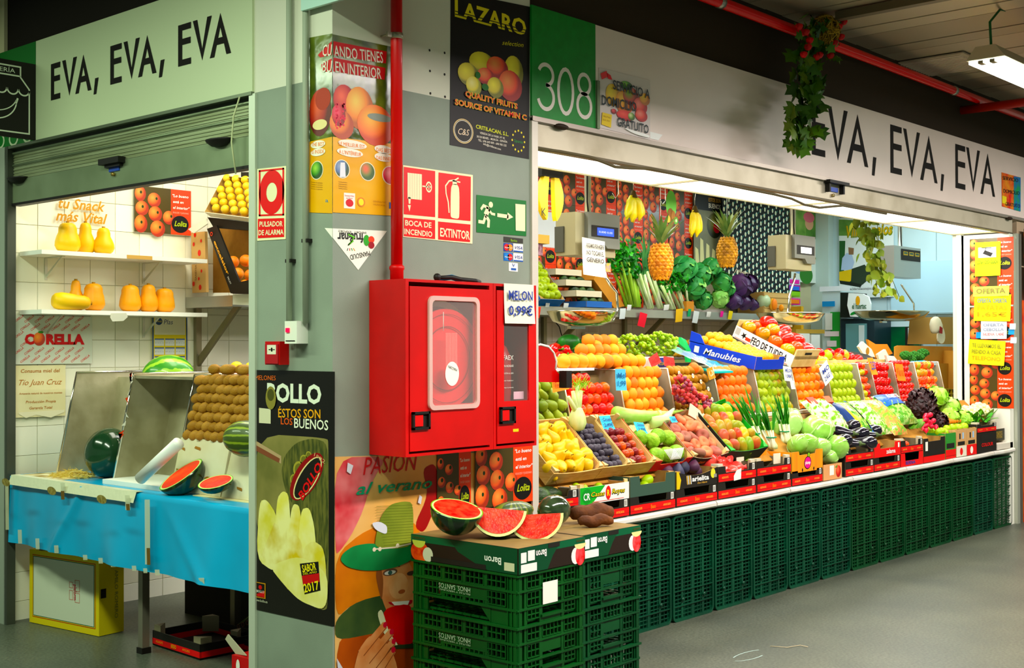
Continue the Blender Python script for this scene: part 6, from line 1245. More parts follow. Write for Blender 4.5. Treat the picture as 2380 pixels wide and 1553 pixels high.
for k in range(9):
    for sgn in(-1,1):pts=[c0+V((-.05+.012*k+sgn*t*.05,-.046-.006*math.cos(t*2.5),-.03+.06*t))for t in(0,.33,.66,1)];b.tube(pts,.0022,WHITE,4)
b.obj('foam_net','white foam net sleeve over the middle custard apple','net')
note(Fr(S.p(.03,.215,.085),(1,0,-.1),(0,.35,.9)),.095,.07,BLU,'blue price card stuck in the custard apples, Chirimoya',['Chirimoya','2,99€'],ink='#1c3c6c')
r,F1,P,S=tilt_box(2.765,3.15,'sloping wooden box of flat peaches with a black fruitesfont front',BOXD,M('#c8b48c',.8),curve=.03,posts=.035,postm=LWOOD)
text('fruites',F1,.05,.018,.026,M('#e06a28',.5),r,w=.13,c=.003,shear=.25,bold=.02);text('font',F1,.19,.018,.026,M('#c82c24',.5),r,w=.1,c=.003,shear=.25,bold=.02)
FP=[fruit_mesh('flat_peach',[(.0003,-.006),(.012,-.018),(.030,-.020),(.040,-.006),(.038,.008),(.026,.018),(.010,.012),(.0003,.004)],M(c,.6,c2=d,sc_=7,rnd=1),16)for c,d in(('#c85040','#e8946a'),('#a85448','#8c6450'))]
spread_('flat_peach','peach',FP,S,.38,.36,4,5,.06,'blushed flat peach','in the sloping box','flat peaches in the sloping box',1.1,.010,base=(-.2,-.6,.6),tilt=.35)
NEC=[fruit_mesh('nectarine',ovp(.036,.035,9,dip=-.15),M('#d83a24',.35,c2='#f09a3c',sc_=6,rnd=1),14)]
put('nectarine',NEC[0],at(1583,1004,Y=.34),(0,0,0),'big red nectarine on top of the flat peaches','nectarine',None,1.0)
note(Fr(S.p(.01,.25,.11),(1,0,0),(0,.35,.9)),.06,.04,BLU,'small blue price card over the flat peaches',['Paraguayo'],ink='#1c3c6c')
r,F1,P,S=tilt_box(3.16,3.60,'large sloping black and green box full of mangoes',BOXD,M('#38a83c',.5),posts=.05,d_=.40,h_=.10,curve=.02)
f=Fr(P(0,.40,0),-UYT,UZT);text('arielita',f,.17,.03,.05,WHITE,r,w=.19,c=.003,bold=.03);b=MB();[b.poly(f,[(.06+.02*k,.02),(.07+.02*k,.02),(.075+.02*k,.055),(.06+.02*k,.085),(.055+.02*k,.08)],.002,LT)for k in range(3)];b.part('banana_print',r,kind='stuff')
MG=[fruit_mesh('mango',[(.0003,-.052),(.024,-.047),(.038,-.026),(.040,.0),(.034,.026),(.020,.046),(.0003,.052)],M(c,.35,c2=d,sc_=4.5,rnd=1,lo=.42,hi=.62),14,fn=lambda p:V((p.x,p.y*.86,p.z)))for c,d in(('#7ca83c','#c8503c'),('#8cb444','#d8a83c'),('#a8883c','#7c9c3c'),('#c04c48','#a8903c'))]
spread_('mango','mango',MG,S,.43,.40,5,5,.075,'green and red mango','in the sloping box','mangoes in the sloping black and green box',1.05,.006,base=(-.3,-.2,.8),tilt=.35)
MB().prism([P(.28,.40,.0),P(.44,.40,0),P(.44,.40,.08),P(.36,.40,.13),P(.29,.40,.10)],V((0,.006,0)),M('#2ea838',.5)).obj('green_flap','bright green box flap rising behind the mangoes','flap')
# spring onions
LEAFG=M('#2e7a28',.45,c2='#4a9a34',sc_=8,stretch=(1,1,.2));WHG=M('#eef0dc',.4,c2='#c8dc98',sc_=5)
def blade(b,p,d,up,L,wd,mat,bend=.3,n=6,fold=.25):
    d=V(d).normalized();s=d.cross(V(up)).normalized();vs=[]
    for i in range(n+1):
        t=i/n;c_=V(p)+d*L*t+V(up)*(-bend*L*t*t);ww=wd*(math.sin(PI*min(1,.25+.75*t))**.6 if t<1 else .05)
        vs+=[c_-s*ww/2+V(up)*fold*ww*.5,c_,c_+s*ww/2+V(up)*fold*ww*.5]
    b.add(vs,[(3*i+k,3*i+k+1,3*i+4+k,3*i+3+k)for i in range(n)for k in range(2)],mat,True)
def onion_bunch(p,label,n=9,L=.30,lean=(0,.3,1),s=1):
    r=thing('spring_onion_bunch',p,label,'spring onions','spring onion bunches');b=MB();l=MB();p=V(p)
    for k in range(n):
        q=p+V((random.uniform(-.03,.03),random.uniform(-.02,.02),0));d=V(lean).normalized()+V((random.uniform(-.22,.22),random.uniform(-.15,.15),0))
        b.tube([q-d*.02,q,q+d*.04,q+d*.11],[.010*s,.016*s,.007*s,.006*s],WHG,7)
        for j in range(3):blade(l,q+d*.10,d+V((random.uniform(-.3,.3),random.uniform(-.25,.1),0)),V((random.uniform(-1,1),-1,.2)).normalized(),L*random.uniform(.6,1),.014,LEAFG,random.uniform(-.1,.3))
    b.part('white_bulbs',r,kind='stuff');l.part('green_blades',r,kind='stuff');b=MB();b.tube([p+V(lean).normalized()*.06+V((.04*math.cos(t),.03*math.sin(t),0))for t in[k*PI/5 for k in range(11)]],.004,M('#1c8a5c',.4),5);b.part('band',r);return r
onion_bunch((3.72,.20,.93),'bunch of spring onions with tall dark leaves right of the mangoes',10,.30,(-.25,.2,1));onion_bunch((3.86,.16,.90),'middle bunch of spring onions with spreading leaves',10,.22,(-.25,.25,1));onion_bunch((4.12,.22,.92),'thick upright bunch of spring onions before the orange pears',8,.27,(-.15,.1,1),1.2)
b=MB();b.box((3.62,.36,1.0),(5.8,.40,1.065),M('#b09068',.8));b.obj('cardboard_strip','long brown cardboard back strip behind the wrapped greens','cardboard')
# wrapped lettuces
LW=[M('#a8d478',.22,c2='#7cb84c',sc_=7,rnd=1,bump=.7,bsc=15,coat=.7),M('#c0e098',.2,c2='#94c864',sc_=6,rnd=1,bump=.7,bsc=13,coat=.7)]
def lettuce_mesh(k):
    b=MB();ph=k*1.7
    b.ball((0,0,0),.085,LW[k%2],26,18,(1.08,1,.86),fn=lambda p:p*(1+.05*math.sin(p.x*55+ph)*math.sin(p.y*48)+.035*math.sin(p.z*90+p.x*60+ph)))
    for i in range(5): # leaf folds
        t=ph+i*1.25;pts=[V((.094*math.cos(t+j*.18)*math.cos(j*.32-.5),.088*math.sin(t+j*.18)*math.cos(j*.32-.5),.076*math.sin(j*.32-.5)))for j in range(5)];b.tube(pts,[.001,.004,.005,.004,.001],LW[1],5)
    return b.mesh('iceberg_lettuce')
LM=[lettuce_mesh(k)for k in range(3)]
for i,(x,y,z,s,wh)in enumerate(((4.06,.10,.90,.82,'low left behind the onion bunch'),(4.30,.30,1.03,1.15,'topmost of the pile'),(4.42,.16,.98,1.25,'big one in the middle'),(4.20,.12,.89,.95,'lower left'),(4.33,.08,.865,.8,'lower middle'),(4.47,.03,.86,.95,'right end above the peach carton'),(4.14,.30,1.0,.75,'small one behind the onion leaves'),(4.40,.05,.80,.7,'lowest, above the peach carton'),(3.90,.32,1.0,.75,'back left, half hidden'))):
    put('iceberg_lettuce',LM[i%3],(x,y,z),Euler((random.random(),random.random(),random.random()*6)),f'iceberg lettuce wrapped in shiny film, {wh}','lettuce','wrapped iceberg lettuces',s)
# packed salads and vegetables leaning on the slope
def pillow(nm,S,a0,a1,e0,e1,th,mats,label,cat,group,printc=None):
    r=thing(nm,S.p((a0+a1)/2,e0,0),label,cat,group);b=MB();n=12;vs=[]
    for j in range(n+1):
        for i in range(n+1):
            u,v=i/n,j/n;hgt=th*(16*u*(1-u)*v*(1-v))**.45*(1+.22*math.sin(i*2.3+j)*math.sin(j*2.1));vs.append(S.p(a0+(a1-a0)*u,e0+(e1-e0)*v,.01+hgt))
    b.add(vs,[(j*(n+1)+i,j*(n+1)+i+1,(j+1)*(n+1)+i+1,(j+1)*(n+1)+i)for j in range(n)for i in range(n)],mats,True);b.part('filled_bag',r)
    if printc:
        for(u0,v0,u1,v1,m)in printc:
            b=MB();vs=[];k=6
            for j in range(k+1):
                for i in range(k+1):u=u0+(u1-u0)*i/k;v=v0+(v1-v0)*j/k;hgt=th*(16*max(u*(1-u),0)*max(v*(1-v),0))**.45;vs.append(S.p(a0+(a1-a0)*u,e0+(e1-e0)*v,.0165+hgt))
            b.add(vs,[(j*(k+1)+i,j*(k+1)+i+1,(j+1)*(k+1)+i+1,(j+1)*(k+1)+i)for j in range(k)for i in range(k)],m,True);b.part('printed_panel',r)
    return r
SS=Fr((0,.14,.90),(1,0,0),(0,.62,.6));SAL=lambda c,d,e=.5:M(c,.25,c2=d,sc_=30,bump=.8,bsc=30,coat=.6,lo=.46,hi=.56)
for k,(x,wh)in enumerate(((4.62,'left one'),(4.80,'right one'))):pillow('celery_pack',SS,x,x+.15,.06,.37,.05,SAL('#e0e4b8','#78b440'),f'film-wrapped pack of pale celery hearts, {wh}','vegetable pack','celery packs')
for k,(x,m,wh)in enumerate(((4.66,'#e84c28','left'),(4.90,'#e8602c','right'))):MB().prism([SS.p(x,.30,.02),SS.p(x+.1,.30,.02),SS.p(x+.1,.36,.02),SS.p(x,.36,.02)],SS.n*.03,M(m,.5)).obj('orange_label',f'orange label card above the celery packs, {wh}','label','orange label cards')
pillow('salad_bag',SS,5.0,5.26,.0,.33,.045,SAL('#4c9430','#b0d070'),'salad bag with dark blue and yellow side stripes','salad bag','salad bags',[(0,0,.22,1,M('#1c3468',.3)),(.22,0,.33,1,M('#e8c82c',.3)),(.86,0,1,1,M('#1c58a8',.3))])
pillow('salad_bag',SS,5.30,5.52,-.02,.33,.05,SAL('#6cac3c','#e4e4b0'),'large clear bag of mixed salad with purple shreds, left one','salad bag','salad bags');pillow('salad_bag',SS,5.53,5.78,-.04,.33,.05,SAL('#84b44c','#e89860'),'large clear bag of mixed salad with carrot shreds, right one','salad bag','salad bags')
r=pillow('salad_bag',SS,5.74,6.12,.05,.36,.055,SAL('#5c9c3c','#a8cc78'),'salad bag with a blue printed top beside the dark lettuce','salad bag','salad bags',[(0.02,.55,.98,.98,M('#1c5cb0',.3))]);f=Fr(SS.p(5.74,.25,.073),(1,0,0),(0,.62,.6));text('FLORETTE',f,.08,.03,.035,WHITE,r,w=.2,c=.004,bold=.03)
# radishes, dark lettuce, lettuces, cauliflowers, broccoli
RADM=fruit_mesh('radish',[(.0003,-.045),(.002,-.03),(.012,-.018),(.018,-.004),(.016,.01),(.006,.018),(.0003,.018)],M('#d82048',.3,coat=.4),10)
r=thing('radish_bunch',(6.15,.10,.88),'bunch of red radishes leaning against the dark lettuce','radishes')
for k in range(13):
    o=bpy.data.objects.new('radish',RADM);COL.objects.link(o);o.parent=r;o.location=(random.uniform(-.06,.10),random.uniform(-.03,.05),.14-.011*k+random.uniform(-.02,.02));o.rotation_euler=(random.uniform(-1,1),random.uniform(.5,2),0);o.scale=(1.15,)*3
def leafball(name,p,R,n,mats,label,cat,group=None,leafR=.5,ruf=.2,squash_=(1,1,1),core=None,heart=None,seed=1,up=.1):
    rd=random.Random(seed);r=thing(name,p,label,cat,group);p=V(p)
    if core:b=MB();b.ball(p,R*.80,core,16,12,squash_);b.part('head',r)
    for k in range(n):
        th=k*2.399;zz=1-2*(k+.5)/n;zz=zz*.9+up;q=math.sqrt(max(0,1-zz*zz));d=V((q*math.cos(th)*squash_[0],q*math.sin(th)*squash_[1],zz*squash_[2]));nn=d.normalized();a=nn.orthogonal().normalized();a.rotate(Matrix.Rotation(rd.random()*6.3,3,nn));c_=nn.cross(a);b=MB();m_=6;vs=[];s=R*leafR*rd.uniform(.8,1.2)
        for j in range(m_+1):
            for i in range(m_+1):
                u=(i/m_-.5)*2;v=(j/m_-.5)*2;rr=u*u+v*v;sh=1 if rr<1 else 1/math.sqrt(rr)**.8
                u2,v2=u*sh,v*sh;hgt=-.28*s*(u2*u2+v2*v2)+ruf*s*math.sin(5*u+rd.random())*math.sin(4*v+k)*(rr**.5)*.5+(.14*s*(v2>.5))
                vs.append(p+d*R*.88+(a*u2+c_*v2)*s+nn*(hgt+.12*s))
        b.add(vs,[(j*(m_+1)+i,j*(m_+1)+i+1,(j+1)*(m_+1)+i+1,(j+1)*(m_+1)+i)for j in range(m_)for i in range(m_)],mats[k%len(mats)],True);b.part('leaf',r)
    return r
DL=[M('#2a0c10',.4,c2='#140708',sc_=14),M('#361214',.4,c2='#1a0a0a',sc_=14),M('#20100e',.4,c2='#38201a',sc_=10)]
leafball('red_leaf_lettuce',(6.40,.27,1.03),.14,70,DL,'tall dark red frilly lettuce heap in front of the tomatoes','lettuce',None,.36,1.1,(1.1,.7,1.35),DL[1],seed=4)
leafball('red_leaf_lettuce',(6.50,.18,.92),.09,26,DL,'smaller dark red frilly lettuce at the foot of the heap','lettuce',None,.45,.8,(1.2,.7,1.1),DL[1],seed=5)
GL=[M('#a8d860',.4,c2='#7cbc3c',sc_=8),M('#c4e488',.4,c2='#98cc54',sc_=8)]
for k,(x,y,z,R,wh)in enumerate(((6.83,.33,1.12,.085,'top of the pile'),(6.95,.27,1.03,.085,'right middle'),(6.80,.20,.95,.08,'lower left'),(6.98,.17,.93,.075,'lower right'))):leafball('green_lettuce',(x,y,z),R,16,GL,f'fresh pale green lettuce right of the dark lettuce, {wh}','lettuce','pale green lettuces',.75,.35,(1.25,.9,.85),GL[1],seed=10+k)
CFM=M('#f0ecc8',.7,c2='#ddd8a4',sc_=30,bump=1,bsc=55);GLD=[M('#6cac3c',.45,c2='#4c8c2c',sc_=8),M('#94c460',.45,c2='#6ca43c',sc_=8)]
def cauli(p,R,label,seed,green=False):
    r=thing('cauliflower' if not green else 'broccoli',p,label,'cauliflower' if not green else 'broccoli',None);p=V(p);m=CFM if not green else M('#3c7a30',.7,c2='#2c6024',sc_=30,bump=1,bsc=60);b=MB();rd=random.Random(seed)
    b.ball(p,R*.85,m,16,10,(1.1,1,.75))
    for k in range(34):th=k*2.4;zz=1-1.1*k/34;q=math.sqrt(max(0,1-zz*zz));b.ball(p+V((q*math.cos(th)*R*.9,q*math.sin(th)*R*.85,zz*R*.66)),R*rd.uniform(.17,.26),m,8,6)
    b.part('florets',r)
    if not green:
        for k in range(8):th=k*.785+seed;d=V((math.cos(th),math.sin(th),.45));l=MB();blade(l,p+V((math.cos(th),math.sin(th),0))*R*.5-V((0,0,R*.6)),d,V((-math.cos(th)*.4,-math.sin(th)*.4,1)).normalized(),R*1.35,R*.75,GLD[k%2],-.35);l.part('leaf',r)
    return r
cauli((7.10,.18,.965),.095,'white cauliflower beside the lettuces, left one',1);cauli((7.48,.22,.97),.10,'white cauliflower in the dark carton at the end post',2)
for k,(x,y)in enumerate(((7.02,.10),(7.14,.12),(7.22,.08))):
    b=MB();[blade(b,(x+random.uniform(-.05,.05),y,.90),(random.uniform(-.3,1),random.uniform(-.3,.5),random.uniform(.1,.6)),(0,-.3,1),.14,.04,LEAFG,.3)for _ in range(7)];b.obj('green_beans',f'bundle of flat green leaves in the black band box, {ORD[k]} from the left','greens','green leaves in the band box')
b=MB();[b.tube([(6.62+.05*k,.12,.925),(6.60+.05*k,.22,.95),(6.64+.05*k,.30,.97)],[.014,.016,.01],M('#e8843c',.5),8)for k in range(5)];b.obj('carrot_pile','short row of orange carrots behind the pale cartons','carrots',kind='stuff')
b=MB();[blade(b,(6.02+.05*k,.2,.90),(.3,-.1,.6),(0,-.3,1),.12,.045,GLD[k%2],.3)for k in range(6)];b.obj('parsley_bunch','green leafy bunch behind the black cartons','greens')
# ================================================================ STEEP STEEL TRAYS (third tier)
YT0,ZT0,YT1,ZT1=.43,1.10,.50,1.41
divs=[1.34,2.10,2.62,3.14,3.66,4.17,4.69,5.21,5.73,5.95,6.36,6.77,7.27]
def steel_tray(x0,x1,label):
    r=thing('steel_tray',((x0+x1)/2,.6,1.09),label,'tray','steep steel trays of the right counter')
    for x,nm in((x0+.002,'left_side'),(x1-.006,'right_side')):
        MB().prism([(x,YT0,ZT0-.008),(x,YT1,ZT1),(x,YT1+.28,ZT1),(x,YT0+.30,ZT0-.008)],(.004,0,0),STEEL).part('side_panel',r)
    MB().tube([(x1-.004,YT0,ZT0),(x1-.004,YT1,ZT1),(x1-.004,YT1+.25,ZT1+.002)],.0055,M('#e0ddc8',.25,.6),6).part('rim',r)
    MB().prism([(x0+.006,YT0+.14,ZT0),(x1-.006,YT0+.14,ZT0),(x1-.006,YT1+.14,ZT1-.03),(x0+.006,YT1+.14,ZT1-.03)],(0,.006,0),M('#7c6c48',.6)).part('back_panel',r)
    MB().box((x0,YT0-.03,ZT0-.028),(x1,YT0+.06,ZT0-.008),M('#efeade',.5)).part('front_lip',r)
    return r
tl=['long green pears','nectarines','golden peaches','gold kiwis','oranges','blushed green pears','orange-yellow nectarines','green apples','mixed small tomatoes','vine tomatoes','red plum tomatoes','pink and green tomatoes']
for k in range(12):steel_tray(divs[k],divs[k+1],f'steep steel tray holding the {tl[k]}')
def TS(k,up=.03):return Fr((divs[k]+.018,YT0+.035,ZT0+.0),(1,0,0),(0,YT1-YT0,ZT1-ZT0))
PCH=[fruit_mesh('peach',ovp(.041,.040,10,dip=-.12),M('#e8962c',.6,c2=d,sc_=5,rnd=1,lo=.42,hi=.66),16)for d in('#d85a28','#eca83c')]
ORN=[fruit_mesh('orange',ovp(.040,.038,10),M('#ec6c14',.45,c2='#f08424',sc_=6,rnd=1,bump=.12,bsc=220),16)]
GAP=[fruit_mesh('green_apple',[(.0003,-.026),(.014,-.034),(.030,-.030),(.040,-.008),(.041,.010),(.033,.028),(.018,.034),(.007,.030),(.0003,.024)],M('#98b038',.35,c2='#a8bc44',sc_=6,rnd=1),16,stem=([(.0015,.026),(.002,.040),(0,.040)],M('#6c4a1c',.8)))]
NCT=[fruit_mesh('nectarine',ovp(.039,.037,9,dip=-.1),M('#f8a03c',.4,c2='#e8482c',sc_=4.5,rnd=1,lo=.45,hi=.7),14)]
RNC=[fruit_mesh('nectarine',ovp(.036,.034,9,dip=-.1),M(c,.35,c2=d,sc_=6,rnd=1,lo=.45,hi=.75),14)for c,d in(('#d82c24','#f0742c'),('#c02024','#8c1c20'),('#e8442c','#f4a03c'))]
GPR=[PEARM('#8ca434','#a8b43c'),PEARM('#98a838','#cc642c',lo=.5)]
CPR=[fruit_mesh('long_pear',[(.0003,-.05),(.018,-.048),(.031,-.030),(.032,-.01),(.024,.016),(.015,.045),(.010,.07),(.0003,.074)],M(c,.45,c2=d,sc_=5,rnd=1),14,stem=([(.0022,.07),(.0018,.098),(0,.098)],M('#4a3414',.8)))for c,d in(('#7c9434','#98a83c'),('#8ca040','#6c8430'))]
GKW=[fruit_mesh('gold_kiwi',ovp(.028,.038,9),M('#b8842c',.55,c2='#a07024',sc_=8,rnd=1),14,fn=None)]
TOM=lambda c,d,a=.036,h=.03:fruit_mesh('tomato',[(.0003,-h*.88),(a*.5,-h),(a*.9,-h*.5),(a,0),(a*.9,h*.55),(a*.5,h*.95),(a*.15,h*.85),(.0003,h*.78)],M(c,.22,c2=d,sc_=5,rnd=1,coat=.4),18,rib=.05,nrib=7)
RTM=[TOM('#c81810','#d82c18')];PTM=[TOM('#e8402c','#f0603c',.033,.036),TOM('#ec5a38','#a8b048',.033,.036)];PLT=[fruit_mesh('plum_tomato',ovp(.028,.038,9),M('#c81810',.25,c2='#d83420',sc_=5,rnd=1,coat=.4),14)]
def T(k):return divs[k+1]-divs[k]-.03
fpile('orange','orange',ORN,TS(4),6,5,T(4)*.9/6,.064,'in the steep tray','round orange','oranges in the steep tray',V((0,-1,.2)))
fpile('peach','peach',PCH,TS(2),6,5,T(2)*.9/6,.066,'in the steep tray','golden peach','golden peaches in the steep tray',V((.1,-.5,1)))
fpile('nectarine','nectarine',NCT,TS(6),6,5,T(6)*.9/6,.064,'in the tray by the green apples','orange-yellow nectarine','orange-yellow nectarines in the steep tray',V((.1,-.5,1)))
fpile('green_apple','apple',GAP,TS(7),6,5,T(7)*.9/6,.064,'in the steep tray','yellow-green apple','green apples in the steep tray',V((-1,-.3,.1)),rj=.08)
fpile('pear','pear',GPR,TS(5),7,6,T(5)*.9/7,.055,'in the steep tray','blushed green pear','blushed green pears in the steep tray',V((-.4,.2,1)),rj=.3)
fpile('nectarine','nectarine',RNC,TS(1),7,5,T(1)*.9/7,.060,'in the white-edged tray','red nectarine','red nectarines in the white-edged tray',V((.1,-.5,1)),rj=.4,skip=lambda r_,c_:r_==4 and c_>3)
MB().box((2.12,YT0-.05,ZT0-.03),(2.60,YT0-.01,ZT0-.005),WHITE).obj('foam_strip','white foam strip below the red nectarines','foam board')
fpile('long_pear','pear',CPR,Fr((1.42,YT0+.01,ZT0-.02),(1,0,0),(0,.35,1)),8,5,.085,.062,'beside the red cabinet','long green pear','long green pears beside the red cabinet',V((-.5,.5,1)),rj=.35)
fpile('gold_kiwi','kiwi',GKW,TS(3),8,6,T(3)*.9/8,.055,'behind the red grapes','golden-brown kiwi','gold kiwis in the steep tray',V((.6,-.4,-.4)),rj=.3)
f=TS(3)
for k,(a,e)in enumerate(((.10,.28),(.25,.26),(.33,.22),(.40,.17),(.42,.10),(.30,.03))):b=MB();p=f.p(a,e,.034);b.ell(Fr(p,(1,0,0),(0,.2,1)),0,0,.013,.015,.001,PAPER,12);b.ell(Fr(p,(1,0,0),(0,.2,1)),0,0,.006,.007,.002,LT,8);b.obj('fruit_sticker',f'round white sticker on a gold kiwi, {ORD[k]} clockwise','sticker','stickers on the gold kiwis')
fpile('small_tomato','tomato',[TOM('#e8402c','#e8702c'),TOM('#b8c048','#d8a83c'),RTM[0]],TS(8),3,6,T(8)*.9/3,.055,'in the narrow tray','small mixed tomato','mixed tomatoes in the narrow tray',V((0,-.4,1)),sc0=.85)
fpile('vine_tomato','tomato',RTM,TS(9),5,5,T(9)*.9/5,.064,'in the second tomato tray','shiny red vine tomato','vine tomatoes in the steep tray',V((.2,-.8,.5)),rj=.4,sc0=1.05,jit=.008)
fpile('plum_tomato','tomato',PLT,TS(10),5,7,T(10)*.9/5,.048,'in the third tray','red plum tomato','red plum tomatoes in the steep tray',V((1,-.2,.1)),rj=.2,off=.5)
fpile('pink_tomato','tomato',PTM,TS(11),6,5,T(11)*.9/6,.064,'in the last tray','pinkish tomato','pink tomatoes in the last tray',V((.1,-.4,1)),rj=.4)
# red grapes over the kiwis
GRR=[fruit_mesh('grape',ovp(.0135,.016,7),M(c,.3,c2=d,sc_=9,rnd=1),10)for c,d in(('#9c2c3c','#c85050'),('#7c2838','#8c5064'),('#b83c3c','#d8605c'))]
GRG=[fruit_mesh('grape',ovp(.0130,.0155,7),M(c,.25,c2=d,sc_=9,rnd=1),10)for c,d in(('#98b83c','#7ca430'),('#a8c04c','#8cb03c'))]
def grapes(name,p,dims,n,meshes,label,axis=0):
    r=thing(name,p,label,'grapes');rd=random.Random(int(p[0]*1000));st=MB();st.tube([V(p)+V((-dims[0]*.8,0,dims[2]*.8)),V(p),V(p)+V((dims[0]*.6,-.01,-dims[2]*.6))],.003,M('#7c8c3c',.7),5);st.part('stem',r)
    for k in range(n):
        while True:
            v=V((rd.uniform(-1,1),rd.uniform(-1,1),rd.uniform(-1,1)))
            if v.length<1:break
        v=v.normalized()*rd.uniform(.72,1)
        o=bpy.data.objects.new('grape',rd.choice(meshes));COL.objects.link(o);o.parent=r;o.location=(v.x*dims[0]+axis*v.z*dims[2]*-.9,v.y*dims[1],v.z*dims[2]);o.rotation_euler=(rd.random()*3,rd.random()*3,0)
    return r
grapes('grape_bunch',at(1590,908,Y=.36),(.11,.05,.095),95,GRR,'bunch of red grapes draped over the gold kiwis, upper part',.4);grapes('grape_bunch',at(1627,942,Y=.34),(.11,.05,.075),90,GRR,'bunch of red grapes hanging low before the gold kiwis, lower part',.4)
b=MB();b.prism([(3.08,.30,1.13),(3.10,.30,1.20),(3.42,.24,1.01),(3.40,.24,.97)],(0,.008,0),M('#e0dcc4',.6));r=b.obj('box_side','printed white box side sloping below the red grapes','box')
# long gourd and fennel in front of the peach tray
b=MB();GO=M('#8cc454',.4,c2='#b4d47c',sc_=6,stretch=(1,1,3));pts=[at(x,y,Y=.33)for x,y in((1432,960),(1455,966),(1485,968),(1515,966),(1550,962),(1592,953))]
b.tube(pts,[.040,.042,.038,.028,.017,.003],GO,14);r=b.obj('long_gourd','long pale green leaf-like gourd with a pointed tip before the peaches','gourd')
b=MB();b.tube([at(x,y,Y=.30)for x,y in((1515,982),(1545,976),(1566,950))],[.036,.032,.006],M('#bcd48c',.4,c2='#d4e0ac',sc_=6),12);b.obj('long_gourd','second paler gourd piece lying under the pointed one','gourd')
FN=M('#e4ecb4',.35,c2='#c0d888',sc_=6,stretch=(3,3,.6));FO_=at(1342,1003,Y=.27);r=thing('fennel_bulb',FO_,'pale fennel bulb with cut stalks and feathery leaves','fennel');MB().lathe([(.01,0),(.036,.01),(.050,.045),(.044,.085),(.026,.125),(.016,.13)],FN,16,FO_,rib=.12,nrib=6).part('bulb',r)
for k,(dx,dy,L)in enumerate(((-.06,0,.07),(-.03,0,.10),(.01,.01,.13),(.035,.01,.10))):MB().tube([FO_+V((dx*.3,0,.115)),FO_+V((dx*1.3,dy,.12+L))],[.016,.010],FN,8).part('stalk',r)
b=MB()
for k in range(160):p=FO_+V((.03+random.gauss(0,.03),random.gauss(0,.02),.245+random.gauss(0,.018)));b.tube([p,p+V((random.uniform(-.03,.03),0,random.uniform(0,.03)))],.0012,M('#8cc43c',.5),3,cap=False)
b.part('fronds',r,kind='stuff')
note(Fr(at(1283,913,Y=.38),(1,0,.12),(0,.0,1)),.14,.075,'#f4924c','orange price card above the long green pears',['Pera 2,00'],ink='#b8542c')
note(Fr(at(1430,908,Y=.38),(1,0,-.02),(0,.0,1)),.10,.125,'#62bce0','blue price card clipped before the golden peaches',['Mel','1,99'],ink='#2c6c9c')
# red slicer-like housing beside the cabinet
r=thing('red_scale_housing',(1.62,.18,1.28),'glossy red rounded machine housing with a black knob, right of the cabinets','machine')
q=lambda x,y:at(x,y,Y=.2)
P2=[q(1236,806),q(1256,801),q(1275,806),q(1287,820),(q(1293,840)),q(1291,858),q(1296,866),q(1312,878),q(1312,889),q(1236,888)]
MB().prism(P2,(0,.14,0),M('#c80c14',.22,c2='#b80a10',sc_=2,coat=.8)).part('housing',r);b=MB();b.tube(P2[:6],.006,M('#e8e4dc',.3),6);b.part('rim',r,'pale rim')
c_=q(1308,875);b=MB();b.box((c_.x-.03,.15,c_.z-.06),(c_.x+.015,.2,c_.z+.03),DARK);b.part('knob',r)
# ================================================================ TOP DECK of the right counter
ZD=1.408
def AX(px,Y):return at(px,850,Y=Y).x
MB().box((AX(1296,.5),.515,ZD+.003),(AX(1386,.5),.78,ZD+.018),WHITE).obj('white_tray','shallow white tray rim under the left peaches of the top deck','tray')
def pyramid(x0,nx,ny,nz,y0,s,meshes,z0,desc,group,name='peach',cat='peach',sk=0):
    for k in range(nz):
        for j in range(max(1,ny-k)):
            for i in range(nx-k-(sk*k)):
                x=x0+(i+.5*k+sk*k)*s;y=y0+(j+.5*k)*s
                where='front' if j==0 else 'rear'
                put(name,random.choice(meshes),(x+random.uniform(-.003,.003),y,z0+.04+k*s*.74),Euler((random.random(),random.random(),6*random.random())),f'{desc}, {ORD[k]} layer up, {where}, {ORD[i]} from the left',cat,group,random.uniform(.95,1.05))
xa=AX(1310,.56)
pyramid(xa,10,2,1,.56,.082,PCH,ZD+.012,'ripe peach of the long top-deck heap','peaches heaped on the top deck')
pyramid(xa+.22,8,2,3,.66,.078,PCH,ZD+.022,'ripe peach of the raised top heap','peaches heaped on the top deck',sk=1)
put('peach',PCH[0],at(1385,806,Y=.72),(0,0,0),'single peach crowning the top-deck heap','peach','peaches heaped on the top deck')
PEP=lambda c:fruit_mesh('pepper',[(.0003,-.045),(.02,-.052),(.036,-.035),(.042,0),(.044,.028),(.030,.046),(.012,.040),(.0003,.032)],M(c,.18,coat=.7),18,rib=.22,nrib=4,stem=([(.005,.034),(.005,.06),(.009,.068),(0,.068)],M('#4c8c2c',.6)))
RPP=PEP('#b80c14');GPP=PEP('#1c6c24')
for i,(px,y,z,wh)in enumerate(((1272,1.0,.05,'left end'),(1300,.95,.05,'front middle'),(1322,.92,.04,'front right'),(1284,1.08,.11,'upper left'),(1310,1.05,.105,'upper right with its stem forward'),(1340,.90,.035,'right end, half hidden by peaches'))):
    put('red_pepper',RPP,(AX(px,y),y,ZD+z),Euler((random.uniform(.8,1.7),random.uniform(-.5,.5),random.uniform(-1,1))),f'glossy dark red pepper behind the peaches, {wh}','pepper','red peppers on the top deck',1.15)
